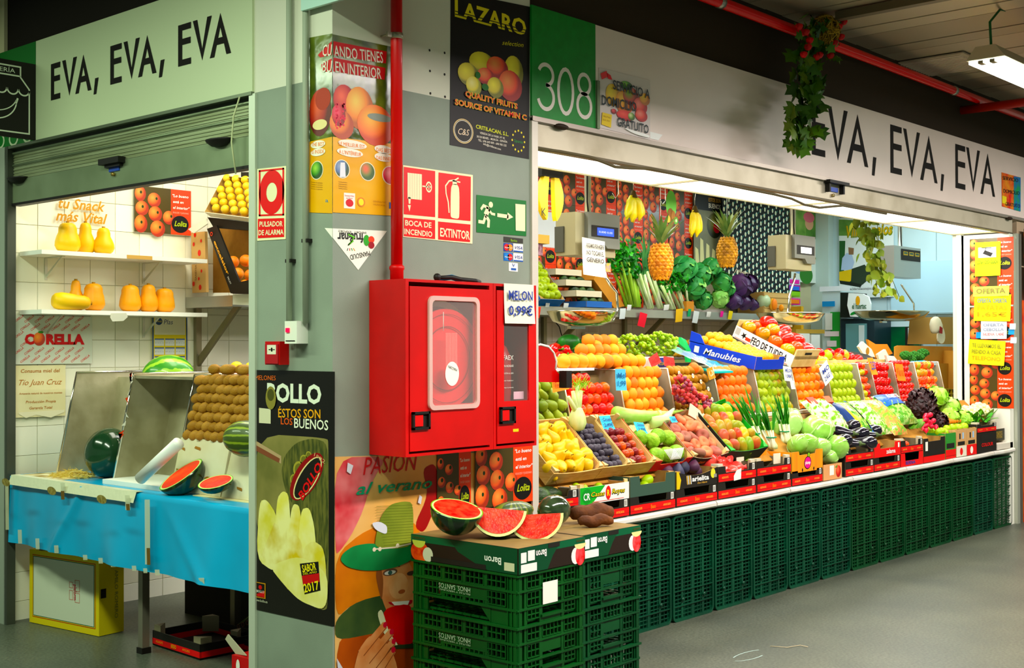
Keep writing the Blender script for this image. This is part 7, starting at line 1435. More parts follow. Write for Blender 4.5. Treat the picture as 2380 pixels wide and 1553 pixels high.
for i,(px,y,z,wh)in enumerate(((1388,1.05,.06,'left'),(1405,1.0,.055,'middle'),(1422,1.02,.06,'right'),(1400,1.12,.12,'top left'),(1418,1.12,.115,'top right'))):
    put('green_pepper',GPP,(AX(px,y),y,ZD+z),Euler((random.uniform(.8,2),random.uniform(-.5,.5),random.uniform(-1,1))),f'green pepper left of the green grapes, {wh}','pepper','green peppers on the top deck',1.0)
CUC=M('#1c5020',.35,c2='#2e7a2c',sc_=8,stretch=(4,1,1))
for i,(p0,p1,R,wh)in enumerate((((1298,798),(1345,795),.055,'upper fat one'),((1330,800),(1388,810),.045,'right one'),((1315,818),(1375,822),.04,'lower one'))):
    a=at(p0[0],p0[1],Y=1.08);c_=at(p1[0],p1[1],Y=1.0);b=MB();n=7;b.tube([a.lerp(c_,k/n)for k in range(n+1)],[R*max(.3,math.sin(PI*(.1+.8*k/n))**.5)for k in range(n+1)],CUC,14);b.obj('courgette',f'large dark green courgette behind the peaches, {wh}','courgette','dark courgettes on the top deck')
for k,(px,py,dm,n,wh)in enumerate(((1474,805,(.19,.10,.078),140,'left'),(1534,801,(.18,.10,.085),140,'right'))):
    p=at(px,py,Y=.85);grapes('grape_bunch',p,dm,n,GRG,f'heap of green grapes on the top deck, {wh} bunch',0)
a=AX(1432,.62);r,F1,P=box3('grape_box','white printed carton under the green grapes',(a,.62,ZD+.002),(1,0,0),(0,1,0),.62,.35,.075,M('#eeeadc',.5),INC,posts=False)
b=MB();b.rect(F1,.10,.01,.2,.065,.001,M('#a8d0e0',.5));b.ell(F1,.27,.04,.03,.02,.001,LT);b.rect(F1,.44,.008,.60,.068,.0012,M('#2c3c80',.5));b.ell(F1,.56,.045,.018,.018,.0016,M('#d8e048',.5));b.part('fruit_print',r,kind='stuff');text('ROSA',F1,.45,.02,.02,YEL,r,w=.06,c=.002)
for k,(px,py,rt)in enumerate(((1514,856,.25),(1543,851,-.2))):q=at(px,py,Y=.55);note(Fr(q,(1,0,.1),(0,.2,1)),.11,.065,'#ec4844',f'red price card before the green grapes, {("left", "right")[k]} one',['Uva 2,50'],rot=rt,ink='#a82424',group='red price cards before the grapes')
r=thing('plastic_basket',at(1585,798,Y=.95),'bright green plastic basket rim behind the green grapes','basket');q0=at(1558,790,Y=1.0);q1=at(1604,812,Y=.9)
b=MB();b.prism([at(1556,786,Y=.98),at(1583,784,Y=.98),at(1594,790,Y=.98),at(1606,815,Y=.95),at(1606,842,Y=.95),at(1598,842,Y=.95),at(1594,812,Y=.96),at(1578,798,Y=.98),at(1558,798,Y=.98)],(0,.02,0),M('#18a858',.4));b.part('rim',r)
b=MB();n=16;P0=at(1570,806,Y=.92);P1=at(1708,858,Y=.54);P2=at(1672,862,Y=.50);P3=at(1560,815,Y=.60)
vs=[(P0.lerp(P1,i/n)).lerp(P3.lerp(P2,i/n),j/n)+V((0,0,.006*math.sin(i*1.9+j)*math.cos(j*1.3)))for j in range(n+1)for i in range(n+1)]
b.add(vs,[(j*(n+1)+i,j*(n+1)+i+1,(j+1)*(n+1)+i+1,(j+1)*(n+1)+i)for j in range(n)for i in range(n)],M('#c8e4e4',.12,c2='#58b8dc',sc_=5,lo=.5,hi=.62,coat=.8),True);b.obj('plastic_sheet','shiny pale plastic bag spread between the grapes and the orange tray','bag')
b=MB();q=at(1612,856,Y=.52);b.ball(q,.038,ORN[0].materials[0],14,10);b.obj('single_orange','single orange fruit resting on the plastic bag','orange')
# tilted boxes
def tbox(px0,py0,px1,py1,Y0,w_px,label,ext,inn,**k):pass
BL=M('#2440c0',.45);UYB=V((0,.98,.205)).normalized()
r,F1,P=box3('produce_box','bright blue carton lettered Manubles sloping to the front, full of yellow plums',(4.14,.47,1.388),(1,0,0),UYB,.38,.56,.09,BL,INC,posts=.05,cut=(.07,.07))
FL=Fr(P(0,.56,0),-UYB,P(0,0,1)-P(0,0,0));text('Manubles',FL,.13,.022,.045,WHITE,r,w=.31,c=.002,shear=.3,bold=.015);b=MB();b.rect(FL,.05,.02,.09,.065,.001,WHITE);b.part('stamp_print',r)
MB().prism([FL.p(0,.085,0),FL.p(.13,.085,0),FL.p(.08,.15,0),FL.p(0,.16,0)],V((.006,0,0)),BL).part('raised_corner',r);MB().prism([P(.0,.56,.08),P(.38,.56,.08),P(.35,.56,.12),P(.02,.56,.13)],V((0,.006,0)),BL).part('raised_back',r)
YPL=[fruit_mesh('yellow_plum',ovp(.030,.029,8,dip=-.05),M('#f4b82c',.4,c2='#f0a028',sc_=6,rnd=1),14)]
k=0
for j in range(7):
    for i in range(5):put('yellow_plum',YPL[0],P(.05+.067*i+(.015 if j%2 else 0),.09+.064*j,.068+.007*j+(.03 if j in(5,6)and 0<i<4 else 0)),Euler((random.random(),0,0)),f'yellow plum in the blue carton, {ORD[j]} row from the front, {ORD[i]} from left','plum','yellow plums in the blue carton',1.12)
WB=M('#ecece4',.5);UYF=V((0,.905,.425)).normalized()
r,F1,P=box3('produce_box','white box lettered FEO DE TUDELA with wooden ends, sloping, of big tomatoes',(4.65,.48,1.400),(1,0,0),UYF,.34,.53,.085,LWOOD,LWOOD,posts=False)
FL=Fr(P(-.002,.53,0),-UYF,P(0,0,1)-P(0,0,0));MB().fbox(FL,0,.53,.0,.088,0,.003,WB).part('white_side',r)
text('FEO DE TUDELA',FL,.16,.018,.052,BLK,r,w=.32,c=.004,bold=.02);b=MB();b.poly(FL,[(.09+(.028 if k%2 else .011)*math.cos(k*PI/5+.3),.045+(.028 if k%2 else .011)*math.sin(k*PI/5+.3))for k in range(10)],.004,BLK);b.rect(FL,.11,.02,.155,.045,.0045,M('#e04c34',.5));b.rect(FL,.01,.03,.05,.08,.004,M('#b8b8b0',.5));b.rect(FL,.02,.004,.5,.008,.004,M('#e07454',.5));b.part('star_print',r,kind='stuff')
for nm,E_ in(('front_end',0.0),('back_end',.52)):
    MB().prism([P(.0,E_,.06),P(.34,E_,.06),P(.34,E_,.135),P(0,E_,.135)],UYF*.012,LWOOD).part(nm,r);MB().prism([P(.13,E_-.002,.095),P(.23,E_-.002,.095),P(.23,E_-.002,.113),P(.13,E_-.002,.113)],UYF*.001,DARK).part('grip_hole',r)
BT=[TOM('#e0241c','#e8402c',.062,.046),TOM('#8cac3c','#e06c34',.058,.046),TOM('#d83428','#e0642c',.058,.046)]
for i,(a_,e_,c_,m_,wh)in enumerate(((.07,.47,.10,1,'green striped one at the back left'),(.18,.49,.10,2,'pinkish one at the back'),(.29,.45,.14,0,'largest red one on top'),(.10,.36,.10,1,'green-shouldered one at the left'),(.22,.36,.13,1,'striped one in the middle'),(.31,.33,.13,0,'red one at the right edge'),(.10,.24,.09,2,'low one at the left'),(.21,.24,.12,0,'ribbed red one in the middle'),(.31,.20,.12,0,'red one near the wooden front end'),(.09,.12,.08,1,'yellowish one at the front left'),(.20,.12,.10,2,'front middle one'),(.30,.09,.09,0,'front right one'))):
    put('large_tomato',BT[m_],P(a_,e_,c_),Euler((random.uniform(-.5,.5),random.uniform(-.4,.4),6*random.random())),f'large ribbed tomato in the sloping white box, {wh}','tomato','large ribbed tomatoes in the sloping box',.95 if m_ else 1.15)
YGT=[TOM('#b8cc48','#d8d868',.04,.037),TOM('#c8d054','#e0c848',.04,.037)]
tn=[RTM[0],YGT[0],RTM[0],YGT[1],RTM[0],PTM[1],RTM[0],YGT[0],RTM[0],RTM[0],RTM[0],YGT[0],RTM[0],RTM[0],YGT[1],RTM[0],RTM[0]]
for i,(px,py,m_)in enumerate(((1872,831,YGT[1]),(1890,826,RTM[0]),(1900,836,YGT[0]),(1912,842,YGT[0]),(1922,826,GAP[0]),(1935,846,GAP[0]),(1927,822,RTM[0]),(1946,832,PTM[1]),(1950,822,RTM[0]),(1962,825,PTM[1]),(1975,832,RTM[0]),(1958,842,RTM[0]),(1985,846,RTM[0]),(1904,822,RTM[0]),(1885,842,YGT[1]),(1993,836,RTM[0]),(2010,850,PTM[0]),(2028,852,PTM[0]),(2046,850,PTM[0]),(2062,856,PTM[1]))):
    put('salad_tomato',m_,at(px,py,Y=.72),Euler((random.random(),random.random(),6*random.random())),f'{"yellow-green" if m_ in YGT+GAP else "red"} salad tomato of the loose heap on the top deck, {pl[i % 13]}{"" if i < 13 else " of the right half"}','tomato','loose tomatoes on the top deck',1.25 if m_ not in GAP else 1.05)
MB().box((AX(1865,.8),.62,ZD),(AX(2010,.8),1.0,ZD+.03),LWOOD).obj('tomato_board','shallow wooden tray under the loose tomatoes','tray')
b=MB();q0=at(1978,838,Y=.7);q1=at(2042,838,Y=.7);b.prism([q0,q1,q1+V((.0,.1,.05)),q0+V((.05,.1,.09))],(0,.02,0),BOXD);b.obj('black_carton','black open carton behind the loose tomatoes','box')
def cardp(pts,Y,mat,name,label,cat='cardboard',d=.02):b=MB();b.prism([at(x,y,Y=Y)for x,y in pts],(0,d,0),mat);return b.obj(name,label,cat)
cardp([(1996,806),(2006,794),(2026,812),(2034,830),(2010,828)],.9,M('#e6dfc4',.7),'carton_flap','white carton flap with a round hole over the loose tomatoes','flap');o=cardp([(2017,789),(2035,800),(2062,800),(2075,822),(2040,836),(2022,812)],.95,M('#c07c38',.8),'carton_flap','crumpled brown carton flap behind the tomato trays','flap')
q=at(2017,816,Y=.895);b=MB();b.ell(FY(0,q.y,0),q.x,q.z,.03,.032,0,M('#98702c',.7));b.obj('hole_print','brown round hole of the white carton flap','flap')
cardp([(2040,824),(2058,812),(2068,832),(2045,838)],.8,M('#e6dfc4',.7),'carton_flap','small white folded flap beside the brown one','flap')
cardp([(2060,826),(2078,828),(2095,850),(2084,853),(2066,848)],.55,M('#ece6d8',.6),'price_card','curled white card over the plum tomatoes','price note')
BC=M('#c48c48',.8,c2='#b47c3c',sc_=4)
r=thing('large_carton',(7.5,1.2,1.41),'large open brown cardboard carton at the far end behind the tomatoes','box')
MB().prism([at(x,y,Y=1.0)for x,y in((2080,806),(2088,803),(2214,806),(2216,845),(2080,845))],(0,.01,0),BC).part('upper_flap',r);MB().prism([at(x,y,Y=.95)for x,y in((2150,845),(2216,845),(2216,903),(2176,903))],(0,.4,0),M('#b8803c',.8)).part('body',r);MB().prism([at(x,y,Y=.9)for x,y in((2216,815),(2236,820),(2236,900),(2216,905))],(0,.3,0),M('#d09850',.8)).part('side_flap',r);q=at(2217,870,Y=.89);MB().box((q.x,.885,q.z-.03),(q.x+.08,.889,q.z+.10),M('#c8d4dc',.6)).part('label_sheet',r)
r=thing('yellow_crate',(7.9,.95,1.0),'yellow plastic lattice crate below the large carton','crate');f=FY(0,.92,0);a=at(2196,905,Y=.92);c_=at(2238,968,Y=.92);b=MB();lattice(b,f,a.x,c_.x,c_.z,a.z,5,6,.012,.02,M('#c8a83c',.5));b.part('front_grid',r);MB().box((a.x,.95,c_.z),(c_.x+.1,1.3,a.z),M('#6c5420',.6)).part('body',r)
for k,(x,y,z)in enumerate(((7.0,.80,.05),(7.12,.78,.045),(7.24,.82,.04),(7.06,.9,.10),(7.18,.88,.085))):cauli(at(2105+10*k,828+(k%2)*10-6*(k>2),Y=.80),.055,f'green broccoli head on the top deck, {ORD[k]} from the left',20+k,True)
note(Fr(at(2148,853,Y=.52),(1,0,.02),(0,.9,.35)),.28,.13,'#48a8e0','blue card lying over the last tomato tray',[])
note(Fr(at(2025,872,Y=.44),(1,0,0),(0,.25,1)),.10,.14,'#f8944c','narrow orange price card over the vine tomatoes',['2,50']);note(Fr(at(2085,885,Y=.42),(1,0,-.05),(0,.15,1)),.15,.14,'#f8883c','large orange price card between the tomato trays',['Pera'],ink='#d86c2c')
note(Fr(at(1822,885,Y=.43),(1,0,-.03),(0,.1,1)),.11,.105,'#ecece0','white price note MELON 1,98 above the orange nectarines',['MELON','1,98€'],rot=-.06);note(Fr(at(1838,905,Y=.41),(1,0,0),(0,.1,1)),.05,.06,'#eee8d4','small white note with an orange stamp under the nectarine note',[]);note(Fr(at(1917,898,Y=.40),(1,0,0),(0,.1,1)),.145,.145,'#f0f0e8','tilted white price note MOSCATEL left of the green apples',['MO','2 KG 1'],rot=.45)
note(Fr(at(1647,884,Y=.42),(1,0,0),(0,.1,1)),.075,.075,'#f8903c','tilted orange price card left of the oranges',['1,20'],rot=.2,ink='#f8e0b0')
b=MB();q=at(1662,868,Y=.43);b.prism([q,q+V((.22,.0,.0)),q+V((.24,.12,.02)),q+V((.02,.12,.02))],(0,0,.012),M('#3ab8b0',.3));b.obj('green_bag','folded turquoise bag lying over the oranges','bag')
for k,(px,c)in enumerate(((1392,'#f06a3c'),(1500,'#e8603c'))):pass
# ================================================================ BACK WALL: posters and shelf goods
k=0
names_r=['top','second','third','bottom'];names_c=['first','second','third','fourth','fifth','sixth']
for c_,px in enumerate((1292,1361,1431,1494,1552,1609)):
    xr=at(px,550,Y=YB-.012).x
    for r_ in range(4):lolita(FY(xr-.405,YB-.012-.0015*(c_%3)-.0004*r_,3.12-.29*(r_+1)-(.05 if c_%2 else 0)),.405,.288,f'tangerine poster on the back wall, {names_r[r_]} row, {names_c[c_]} column from the pillar')
def bflat(name,label,x0,y0,x1,y1,mat,Y=2.80,cat='poster'):
    a=at(x0,y0,Y=Y);c_=at(x1,y1,Y=Y);f=FY(a.x,Y,c_.z);w_,h_=c_.x-a.x,a.z-c_.z;r=thing(name,f.p(w_/2,0),label,cat);b=MB();b.fbox(f,0,w_,0,h_,0,.002,mat);FPN[r.name]=b.part('sheet',r);return r,f,w_,h_
r,f,w_,h_=bflat('white_board','white board edge standing on the shelf beside the pillar',1236,488,1308,578,M('#e8eef2',.4),2.832,'board')
r,f,w_,h_=bflat('melon_poster','dark melon poster lettered BUENOS beside the black floral cloth',1612,448,1680,640,M('#8a8c70',.4,c2='#6c7058',sc_=3),2.80)
b=MB();b.rect(f,0,h_*.8,w_,h_,.003,BLK);RL=M('#eae8b0',.4);[b.poly(f,[(w_*x,0),(w_*(x+.16),0),(w_*(x+.14+d),h_*t),(w_*(x+.04+d),h_*(t+.03))],.003+.0003*k,RL)for k,(x,t,d)in enumerate(((.05,.30,-.05),(.2,.42,-.03),(.38,.36,0),(.55,.30,.04),(.7,.24,.06)))];b.ell(f,w_*.7,h_*.62,w_*.26,h_*.16,.003,MLR,20);b.ell(f,w_*.78,h_*.6,w_*.12,h_*.07,.004,M('#b82c34',.5));b.part('melon_print',r,kind='stuff');text('BUENOS',f,w_*.5,h_*.84,h_*.06,WHITE,r,w=w_*.42,c=.004,bold=.02);text('ESTOS SON',f,w_*.5,h_*.92,h_*.05,LT,r,w=w_*.42,c=.004)
# floral cloth
r,f,w_,h_=bflat('floral_cloth','black cloth with white flowers and teal leaves hanging on the back wall',1678,455,1834,700,M('#1b1f20',.8),2.72,'cloth')
b=MB();FW=M('#ecf4e0',.7);TL=M('#1c8478',.7);FYC=M('#d8d860',.7);d=.003
nx=17
for i in range(nx):
    for j in range(15):
        x=(i+.5+.1*math.sin(j*2.3))*w_/nx;y=(j+.5+(.5 if i%2 else 0)+.1*math.sin(i*3))*h_/15.5
        b.ell(f,x,y,.0165,.024,d,FW,8);b.ell(f,x,y,.005,.007,d+.0004,FYC,5)
        b.ell(f,x+.5*w_/nx*.8,y+.018,.006,.018,d,TL,5,rot=-.7)
b.part('flower_print',r,kind='stuff')
r,f,w_,h_=bflat('melon_poster','poster with a woman in a pink hat and melon lettering, partly behind the second scale',1838,478,1914,660,M('#e4ece4',.4),2.80)
b=MB();b.rect(f,0,h_*.6,w_*.45,h_,.003,M('#5c8c40',.5,c2='#9cbc6c',sc_=5));b.rect(f,w_*.45,h_*.6,w_,h_,.003,M('#6c9c4c',.5,c2='#3c6c2c',sc_=5));b.ell(f,w_*.55,h_*.80,w_*.13,h_*.09,.0034,M('#e0b090',.5));b.ell(f,w_*.54,h_*.88,w_*.17,h_*.07,.0038,M('#e07888',.5));b.ell(f,w_*.25,h_*.18,w_*.2,h_*.07,.003,M('#8cb0d8',.5));b.rect(f,w_*.93,0,w_,h_,.003,M('#c8582c',.5));b.ell(f,w_*.45,h_*.1,w_*.2,h_*.12,.0034,M('#3c7c34',.5));b.part('picture_print',r,kind='stuff');text('LIDER',f,w_*.3,h_*.5,h_*.08,M('#c8a42c',.5),r,w=w_*.4,c=.004,bold=.04);text('VILLA',f,w_*.45,h_*.33,h_*.12,M('#7c8c34',.5),r,w=w_*.42,c=.004,bold=.04)
# poster 2 on the right-hand wall (plane X = 9.49)
fr=Fr((9.46,at(1950,600,X=9.46).y,0),(0,-1,0),(0,0,1));qz=lambda px,py:(lambda q:(fr.o.y-q.y,q.z))(at(px,py,X=9.46))
a,c_=qz(1950,508),qz(2078,690);r=thing('melon_poster',fr.p((a[0]+c_[0])/2,c_[1]),'large melon poster lettered Villaconejos behind the hanging leaves','poster');MB().fbox(fr,a[0],c_[0],c_[1],a[1],0,.002,M('#e8f0ee',.4)).part('sheet',r)
b=MB();pq=lambda pts,c,m:b.poly(fr,[qz(x,y)for x,y in pts],c,m)
pq([(1950,510),(1985,512),(1980,548),(1950,548)],.003,M('#4c7c3c',.5,c2='#7ca45c',sc_=5));pq([(1951,560),(1965,560),(1962,640),(1951,640)],.003,M('#2c5c30',.5));pq([(1958,600),(1968,588),(1980,590),(1986,610),(1980,628),(1955,628)],.0034,M('#b4c8e4',.5));pq([(1972,575),(1985,577),(1984,592),(1973,592)],.0038,M('#8c6c50',.5));pq([(1951,632),(1985,625),(2000,640),(1975,655),(1951,652)],.004,M('#e0c050',.5));pq([(1980,625),(2010,615),(2030,640),(2005,662),(1978,655)],.0042,M('#2c3c2c',.5));pq([(1951,650),(2010,652),(2000,668),(1953,660)],.0036,M('#1c241c',.5));b.part('picture_print',r,kind='stuff')
s0=qz(1966,552);s1=qz(2076,540);text('Villaconejos',fr,s0[0],s0[1],.13,M('#7c8c2c',.5),r,w=s1[0]-s0[0],c=.005,shear=.2,bold=.05);text('Villaconejos',fr,s0[0]+.01,s0[1]+.01,.12,M('#d8b03c',.5),r,w=s1[0]-s0[0]-.02,c=.006,shear=.2,bold=.015);s0=qz(1966,675);s1=qz(2038,674);text('www.lidervillaconejos.com',fr,s0[0],s0[1],.03,DARK,r,w=s1[0]-s0[0],c=.004)
# ---- shelf goods: z of shelf top
ZS=1.869
def SX(px,Y=2.45):return at(px,700,Y=Y).x
a=SX(1236,2.40);r,F1,P=box3('produce_box','blue-edged sloping box of green apples on the steel shelf',(a,2.37,ZS+.002),(1,0,0),V((0,.62,.78)),.30,.42,.08,M('#2c70b8',.5),INC,posts=.04)
S=Fr(P(0,0,0),(1,0,0),V((0,.62,.78)))
spread_('green_apple','apple',GAP,S,.30,.42,4,5,.06,'bright green apple','in the shelf box','green apples on the steel shelf',1.05,.006,base=(-.3,-.6,.5),tilt=.4)
r,F1,P=box3('produce_box','small crate with dried stems above the green apples',(a,2.42,ZS+.50),(1,0,0),(0,1,0),.24,.3,.07,M('#e0b060',.6),INC,posts=False);pk=MB();pk.box((a,2.43,ZS+.405),(a+.17,2.50,ZS+.499),M('#5c2c38',.5,c2='#b88c98',sc_=30));pk.obj('dark_pack','small pack of dark purple vegetables on the shelf','vegetable pack')
b=MB();[b.tube([(a+.03+.02*k,2.5,ZS+.54),(a+.01+.03*k,2.5,ZS+.66),(a+.04*k,2.5,ZS+.74)],[.02,.016,.008],M('#ece4c8',.7),7)for k in range(4)];b.obj('pale_roots','pale ginger-like roots sticking out of the small crate','roots')
for k in range(4):
    x0=SX(1312+12*k,2.42+.05*(3-k));z=ZS+.002+.095*(3-k);z=ZS+.27-.088*k;x0=SX(1296+13*k,2.50)
    r,F1,P=box3('avocado_tray',f'small card tray of the avocado stack on the shelf, {ORD[k]} from the top',(x0,2.52-.05*k,z),(1,0,0),(0,1,0),.34,.25,.05,M('#d8cfb4',.7)if k<3 else M('#2c60a8',.5),INC,posts=False,group='avocado trays on the shelf')
    if k:
        for j in range(3):put('avocado',AVO[j%2],(x0+.07+.10*j,2.60-.05*k,z+.055),Euler((0,PI/2,random.uniform(-.4,.4))),f'dark avocado in the shelf trays, {ORD[k]} tray from the top, {ORD[j]} from the left','avocado','avocados on the shelf',.95)
cardp([(1380,650),(1398,615),(1452,712),(1428,716)],2.45,BC,'tan_board','tan cardboard side sloping behind the first scale','cardboard',.25)
# celery, leeks, chard
CEL=M('#a8cc5c',.4,c2='#7cb03c',sc_=6,stretch=(4,4,.4));CEW=M('#e8f0d0',.4,c2='#c0dc90',sc_=6,stretch=(4,4,.4));CLF=[M('#2e8c2c',.45,c2='#1c6c20',sc_=10),M('#40a034',.45,c2='#2c7c28',sc_=10)];LKG=[M('#3c7c48',.4,c2='#5c9c5c',sc_=6),M('#2c6840',.4,c2='#4c8c50',sc_=6)]
def leaf(b,p,n_,s,mat,rd):
    n_=V(n_).normalized();a=n_.orthogonal().normalized();a.rotate(Matrix.Rotation(rd.random()*6.3,3,n_));c_=n_.cross(a);P=[V(p)+a*s*u+c_*s*v+n_*h for u,v,h in((-1,0,0),(-.5,-.6,s*.1),(.1,-.35,0),(.6,-.55,s*.15),(1,0,-s*.1),(.6,.55,s*.1),(.1,.35,0),(-.5,.6,s*.15))];b.add(P+[V(p)+n_*s*.25],[(i,(i+1)%8,8)for i in range(8)],mat,True)
def stalks(name,p0,p1,n,r0,r1,mat,lf,label,cat,nl,lr,spread=.06,seed=1,blades=False,group=None,fan=1.5):
    rd=random.Random(seed);r=thing(name,p0,label,cat,group);b=MB();l=MB();p0=V(p0);p1=V(p1)
    for k in range(n):
        o=V((rd.uniform(-1,1)*spread*.5,rd.uniform(-1,1)*spread*.4,0));e=o*fan;b.tube([p0+o*.7,p0.lerp(p1,.45)+o,p1+e],[r0,r0*.9,r1],mat,7)
        if blades:
            d=(p1-p0).normalized()+V((rd.uniform(-.35,.35),rd.uniform(-.3,.1),0));blade(l,p1+e-d*.05,d,V((rd.uniform(-.6,.6),-1,.1)).normalized(),lr*rd.uniform(.8,1.2),.035,lf[k%2],rd.uniform(-.2,.35));blade(l,p1+e-d*.05,d+V((rd.uniform(-.3,.3),0,0)),V((rd.uniform(-.6,.6),-1,.1)).normalized(),lr*rd.uniform(.7,1),.03,lf[(k+1)%2],rd.uniform(-.2,.35))
    for k in range(nl):
        t=rd.random();q=p0.lerp(p1,.75+.75*t)+V((rd.gauss(0,spread*.6),rd.gauss(0,spread*.5),0));leaf(l,q,(rd.uniform(-1,1),rd.uniform(-1.5,.3),rd.uniform(-.5,1)),rd.uniform(.018,.034),lf[k%2],rd)
    b.part('stalks',r,kind='stuff');l.part('leaves',r,kind='stuff');return r
S3=lambda px,py,Y=2.42:at(px,py,Y=Y)
stalks('celery',S3(1468,712),S3(1443,610),9,.016,.010,CEL,CLF,'leafy celery heads at the left of the shelf greens','celery',210,.1,.12,3);stalks('celery',S3(1480,714),S3(1466,625,2.5),8,.015,.010,CEL,CLF,'second celery head beside the leeks','celery',150,.1,.10,4)
stalks('leek_bunch',S3(1510,716),S3(1484,638),5,.017,.015,CEW,LKG,'left bunch of leeks leaning on the shelf','leeks',0,.38,.08,5,True);stalks('leek_bunch',S3(1534,716),S3(1508,632),5,.017,.015,CEW,LKG,'right bunch of leeks leaning on the shelf','leeks',0,.38,.07,6,True)
stalks('chard_bunch',S3(1562,718),S3(1535,665),7,.012,.010,CEW,CLF,'white-stemmed chard, left bunch on the shelf','chard',90,.1,.10,7);stalks('chard_bunch',S3(1590,718),S3(1570,660),8,.012,.009,CEW,CLF,'white-stemmed chard, right bunch with broad leaves','chard',170,.1,.13,8)
CG_=[M('#3c8c48',.45,c2='#5cac5c',sc_=7),M('#2c7c40',.45,c2='#4c9c54',sc_=7),M('#74bc5c',.4,c2='#a4d47c',sc_=7)];CGC=M('#98cc68',.4,c2='#7cb858',sc_=6)
for k,(px,py,R,wh)in enumerate(((1590,625,.12,'pale one at the upper left'),(1628,640,.11,'upper middle'),(1655,622,.09,'topmost behind the pineapple'),(1612,668,.11,'middle left'),(1678,655,.10,'upper right'),(1635,698,.085,'lower middle'),(1672,695,.085,'lower right'),(1690,672,.08,'right end'))):leafball('cabbage',S3(px,py),R,15,CG_ if k!=6 else[CG_[2]],f'green cabbage of the shelf pile, {wh}','cabbage','green cabbages on the shelf',.72,.25,(1,.8,.9),CGC,seed=30+k)
PC=[M('#5c3468',.4,c2='#3c2c54',sc_=6),M('#4c4c64',.4,c2='#5c3c6c',sc_=6)]
for k,(px,py,R,wh)in enumerate(((1722,665,.11,'big upper one'),(1740,660,.09,'dark one at the upper right'),(1705,700,.085,'lower left'),(1730,702,.075,'lower middle'),(1750,708,.055,'small one at the lower right'))):leafball('red_cabbage',S3(px,py),R,8,PC,f'purple cabbage on the shelf, {wh}','cabbage','purple cabbages on the shelf',.8,.06,(1,.85,.95),PC[k%2],seed=50+k)
b=MB();[b.tube([S3(1722,636)+V((0,0,0)),S3(1712+6*k,625+2*k),S3(1706+9*k,636+2*k)],.003,M('#e4dcc0',.7),4)for k in range(6)];b.obj('garlic_roots','tuft of dry pale roots on the big purple cabbage','roots')
b=MB();a=S3(1570,722);r,F1,P=box3('produce_box','small tan carton under the chard and cabbages on the shelf',(S3(1585,700).x,2.37,ZS+.002),(1,0,0),(0,1,0),.12,.1,.09,M('#c08440',.7),INC,posts=False)
r,F1,P=box3('vegetable_crate','wooden crate on the shelf behind the cut pumpkin',(S3(1775,700).x,2.42,ZS+.002),(1,0,0),(0,1,0),.55,.3,.22,M('#b89860',.7),LWOOD,posts=.04)
for k in range(4):MB().rect(F1,.005,.01+.053*k,.545,.05+.053*k,.004,M('#c8a870',.7)).part('slat',r)
b=MB();q=S3(1800,708,2.38);b.ball(q,.06,M('#f08c2c',.5),20,12,(.75,.35,1.0));b.ball(q+V((0,.02,0)),.062,M('#e8a850',.6),20,12,(.77,.5,1.02));b.obj('cut_pumpkin','cut orange pumpkin half standing on the shelf','pumpkin');b=MB();b.ball(S3(1816,716,2.38),.045,M('#f0a044',.5),14,9,(.5,.6,.8));b.obj('pumpkin_slice','small orange pumpkin slice beside the cut half','pumpkin')
b=MB();b.ball(S3(1775,700,2.45),.08,M('#c8d8b4',.3,c2='#a8c088',sc_=8),16,10,(1.1,.8,.9));b.obj('white_cabbage','pale wrapped cabbage behind the cut pumpkin','cabbage')
# price tags on the shelf edge
for k,(px,py,w_,h_,c,rt,wh)in enumerate(((1268,714,.05,.05,'#e8ece8',0,'white, left of the first pan'),(1310,716,.06,.04,'#dfe4e0',0,'white, behind the first pan'),(1440,742,.08,.09,'#dfe8e8',.05,'white, right of the first pan'),(1457,722,.06,.05,'#e8ece8',0,'white square before the leeks'),(1482,757,.11,.12,'#e83c48',-.15,'large red'),(1543,722,.08,.05,'#e8ece4',.1,'curled white before the chard'),(1570,750,.11,.12,'#ecc038',.1,'large yellow'),(1598,736,.05,.07,'#2ca468',0,'green behind the yellow one'),(1609,750,.09,.11,'#dce4e4',-.08,'hanging white'),(1642,737,.07,.05,'#eceee8',0,'white printed'),(1674,737,.05,.055,'#f03ca0',0,'bright pink'),(1692,742,.07,.08,'#f0dc38',-.05,'small yellow'),(1767,737,.045,.045,'#e8e8d8',0,'small cream'),(1246,740,.045,.09,'#f04c3c',0,'narrow red by the cabinet'))):
    q=at(px,py,Y=2.345);note(Fr(q,(1,0,0),(0,-.12,1)),w_*1.0,h_,c,f'price tag on the steel shelf edge, {wh}',[],cat='price tag',name='price_tag',group='price tags on the steel shelf',rot=rt,curl=-.004)
# lower back shelf with potatoes
MB().box((4.7,2.45,1.40),(7.4,2.85,1.43),M('#8c7c50',.6)).obj('lower_shelf','low wooden back shelf with potatoes under the steel shelf','shelf')
POT=[fruit_mesh('potato',ovp(.035,.045,7),M('#c8a048',.7,c2='#a87c30',sc_=8,rnd=1),10)]
for j in range(2):
    for i in range(9):q=at(1566+12*i,798+24*j,Y=2.45);put('potato',POT[0],q,Euler((1.4,random.random(),random.random()*3)),f'potato on the low back shelf, {("upper", "lower")[j]} row, {ORD[i]} from the left','potato','potatoes on the low back shelf',1.0)
b=MB();q=at(1362,778,Y=2.83);b.box((q.x-.03,2.82,q.z-.08),(q.x+.16,2.85,q.z+.02),PAPER);b.box((q.x+.0,2.80,q.z-.055),(q.x+.10,2.82,q.z-.015),BLACK);b.obj('wall_socket','white wall socket with a black plug under the steel shelf','socket')
b=MB();b.tube([at(1280,735,Y=2.84),at(1300,760,Y=2.83),at(1307,785,Y=2.83)],.005,DARK,5);b.obj('wall_cable','thin dark cable on the tiles under the steel shelf','cable')
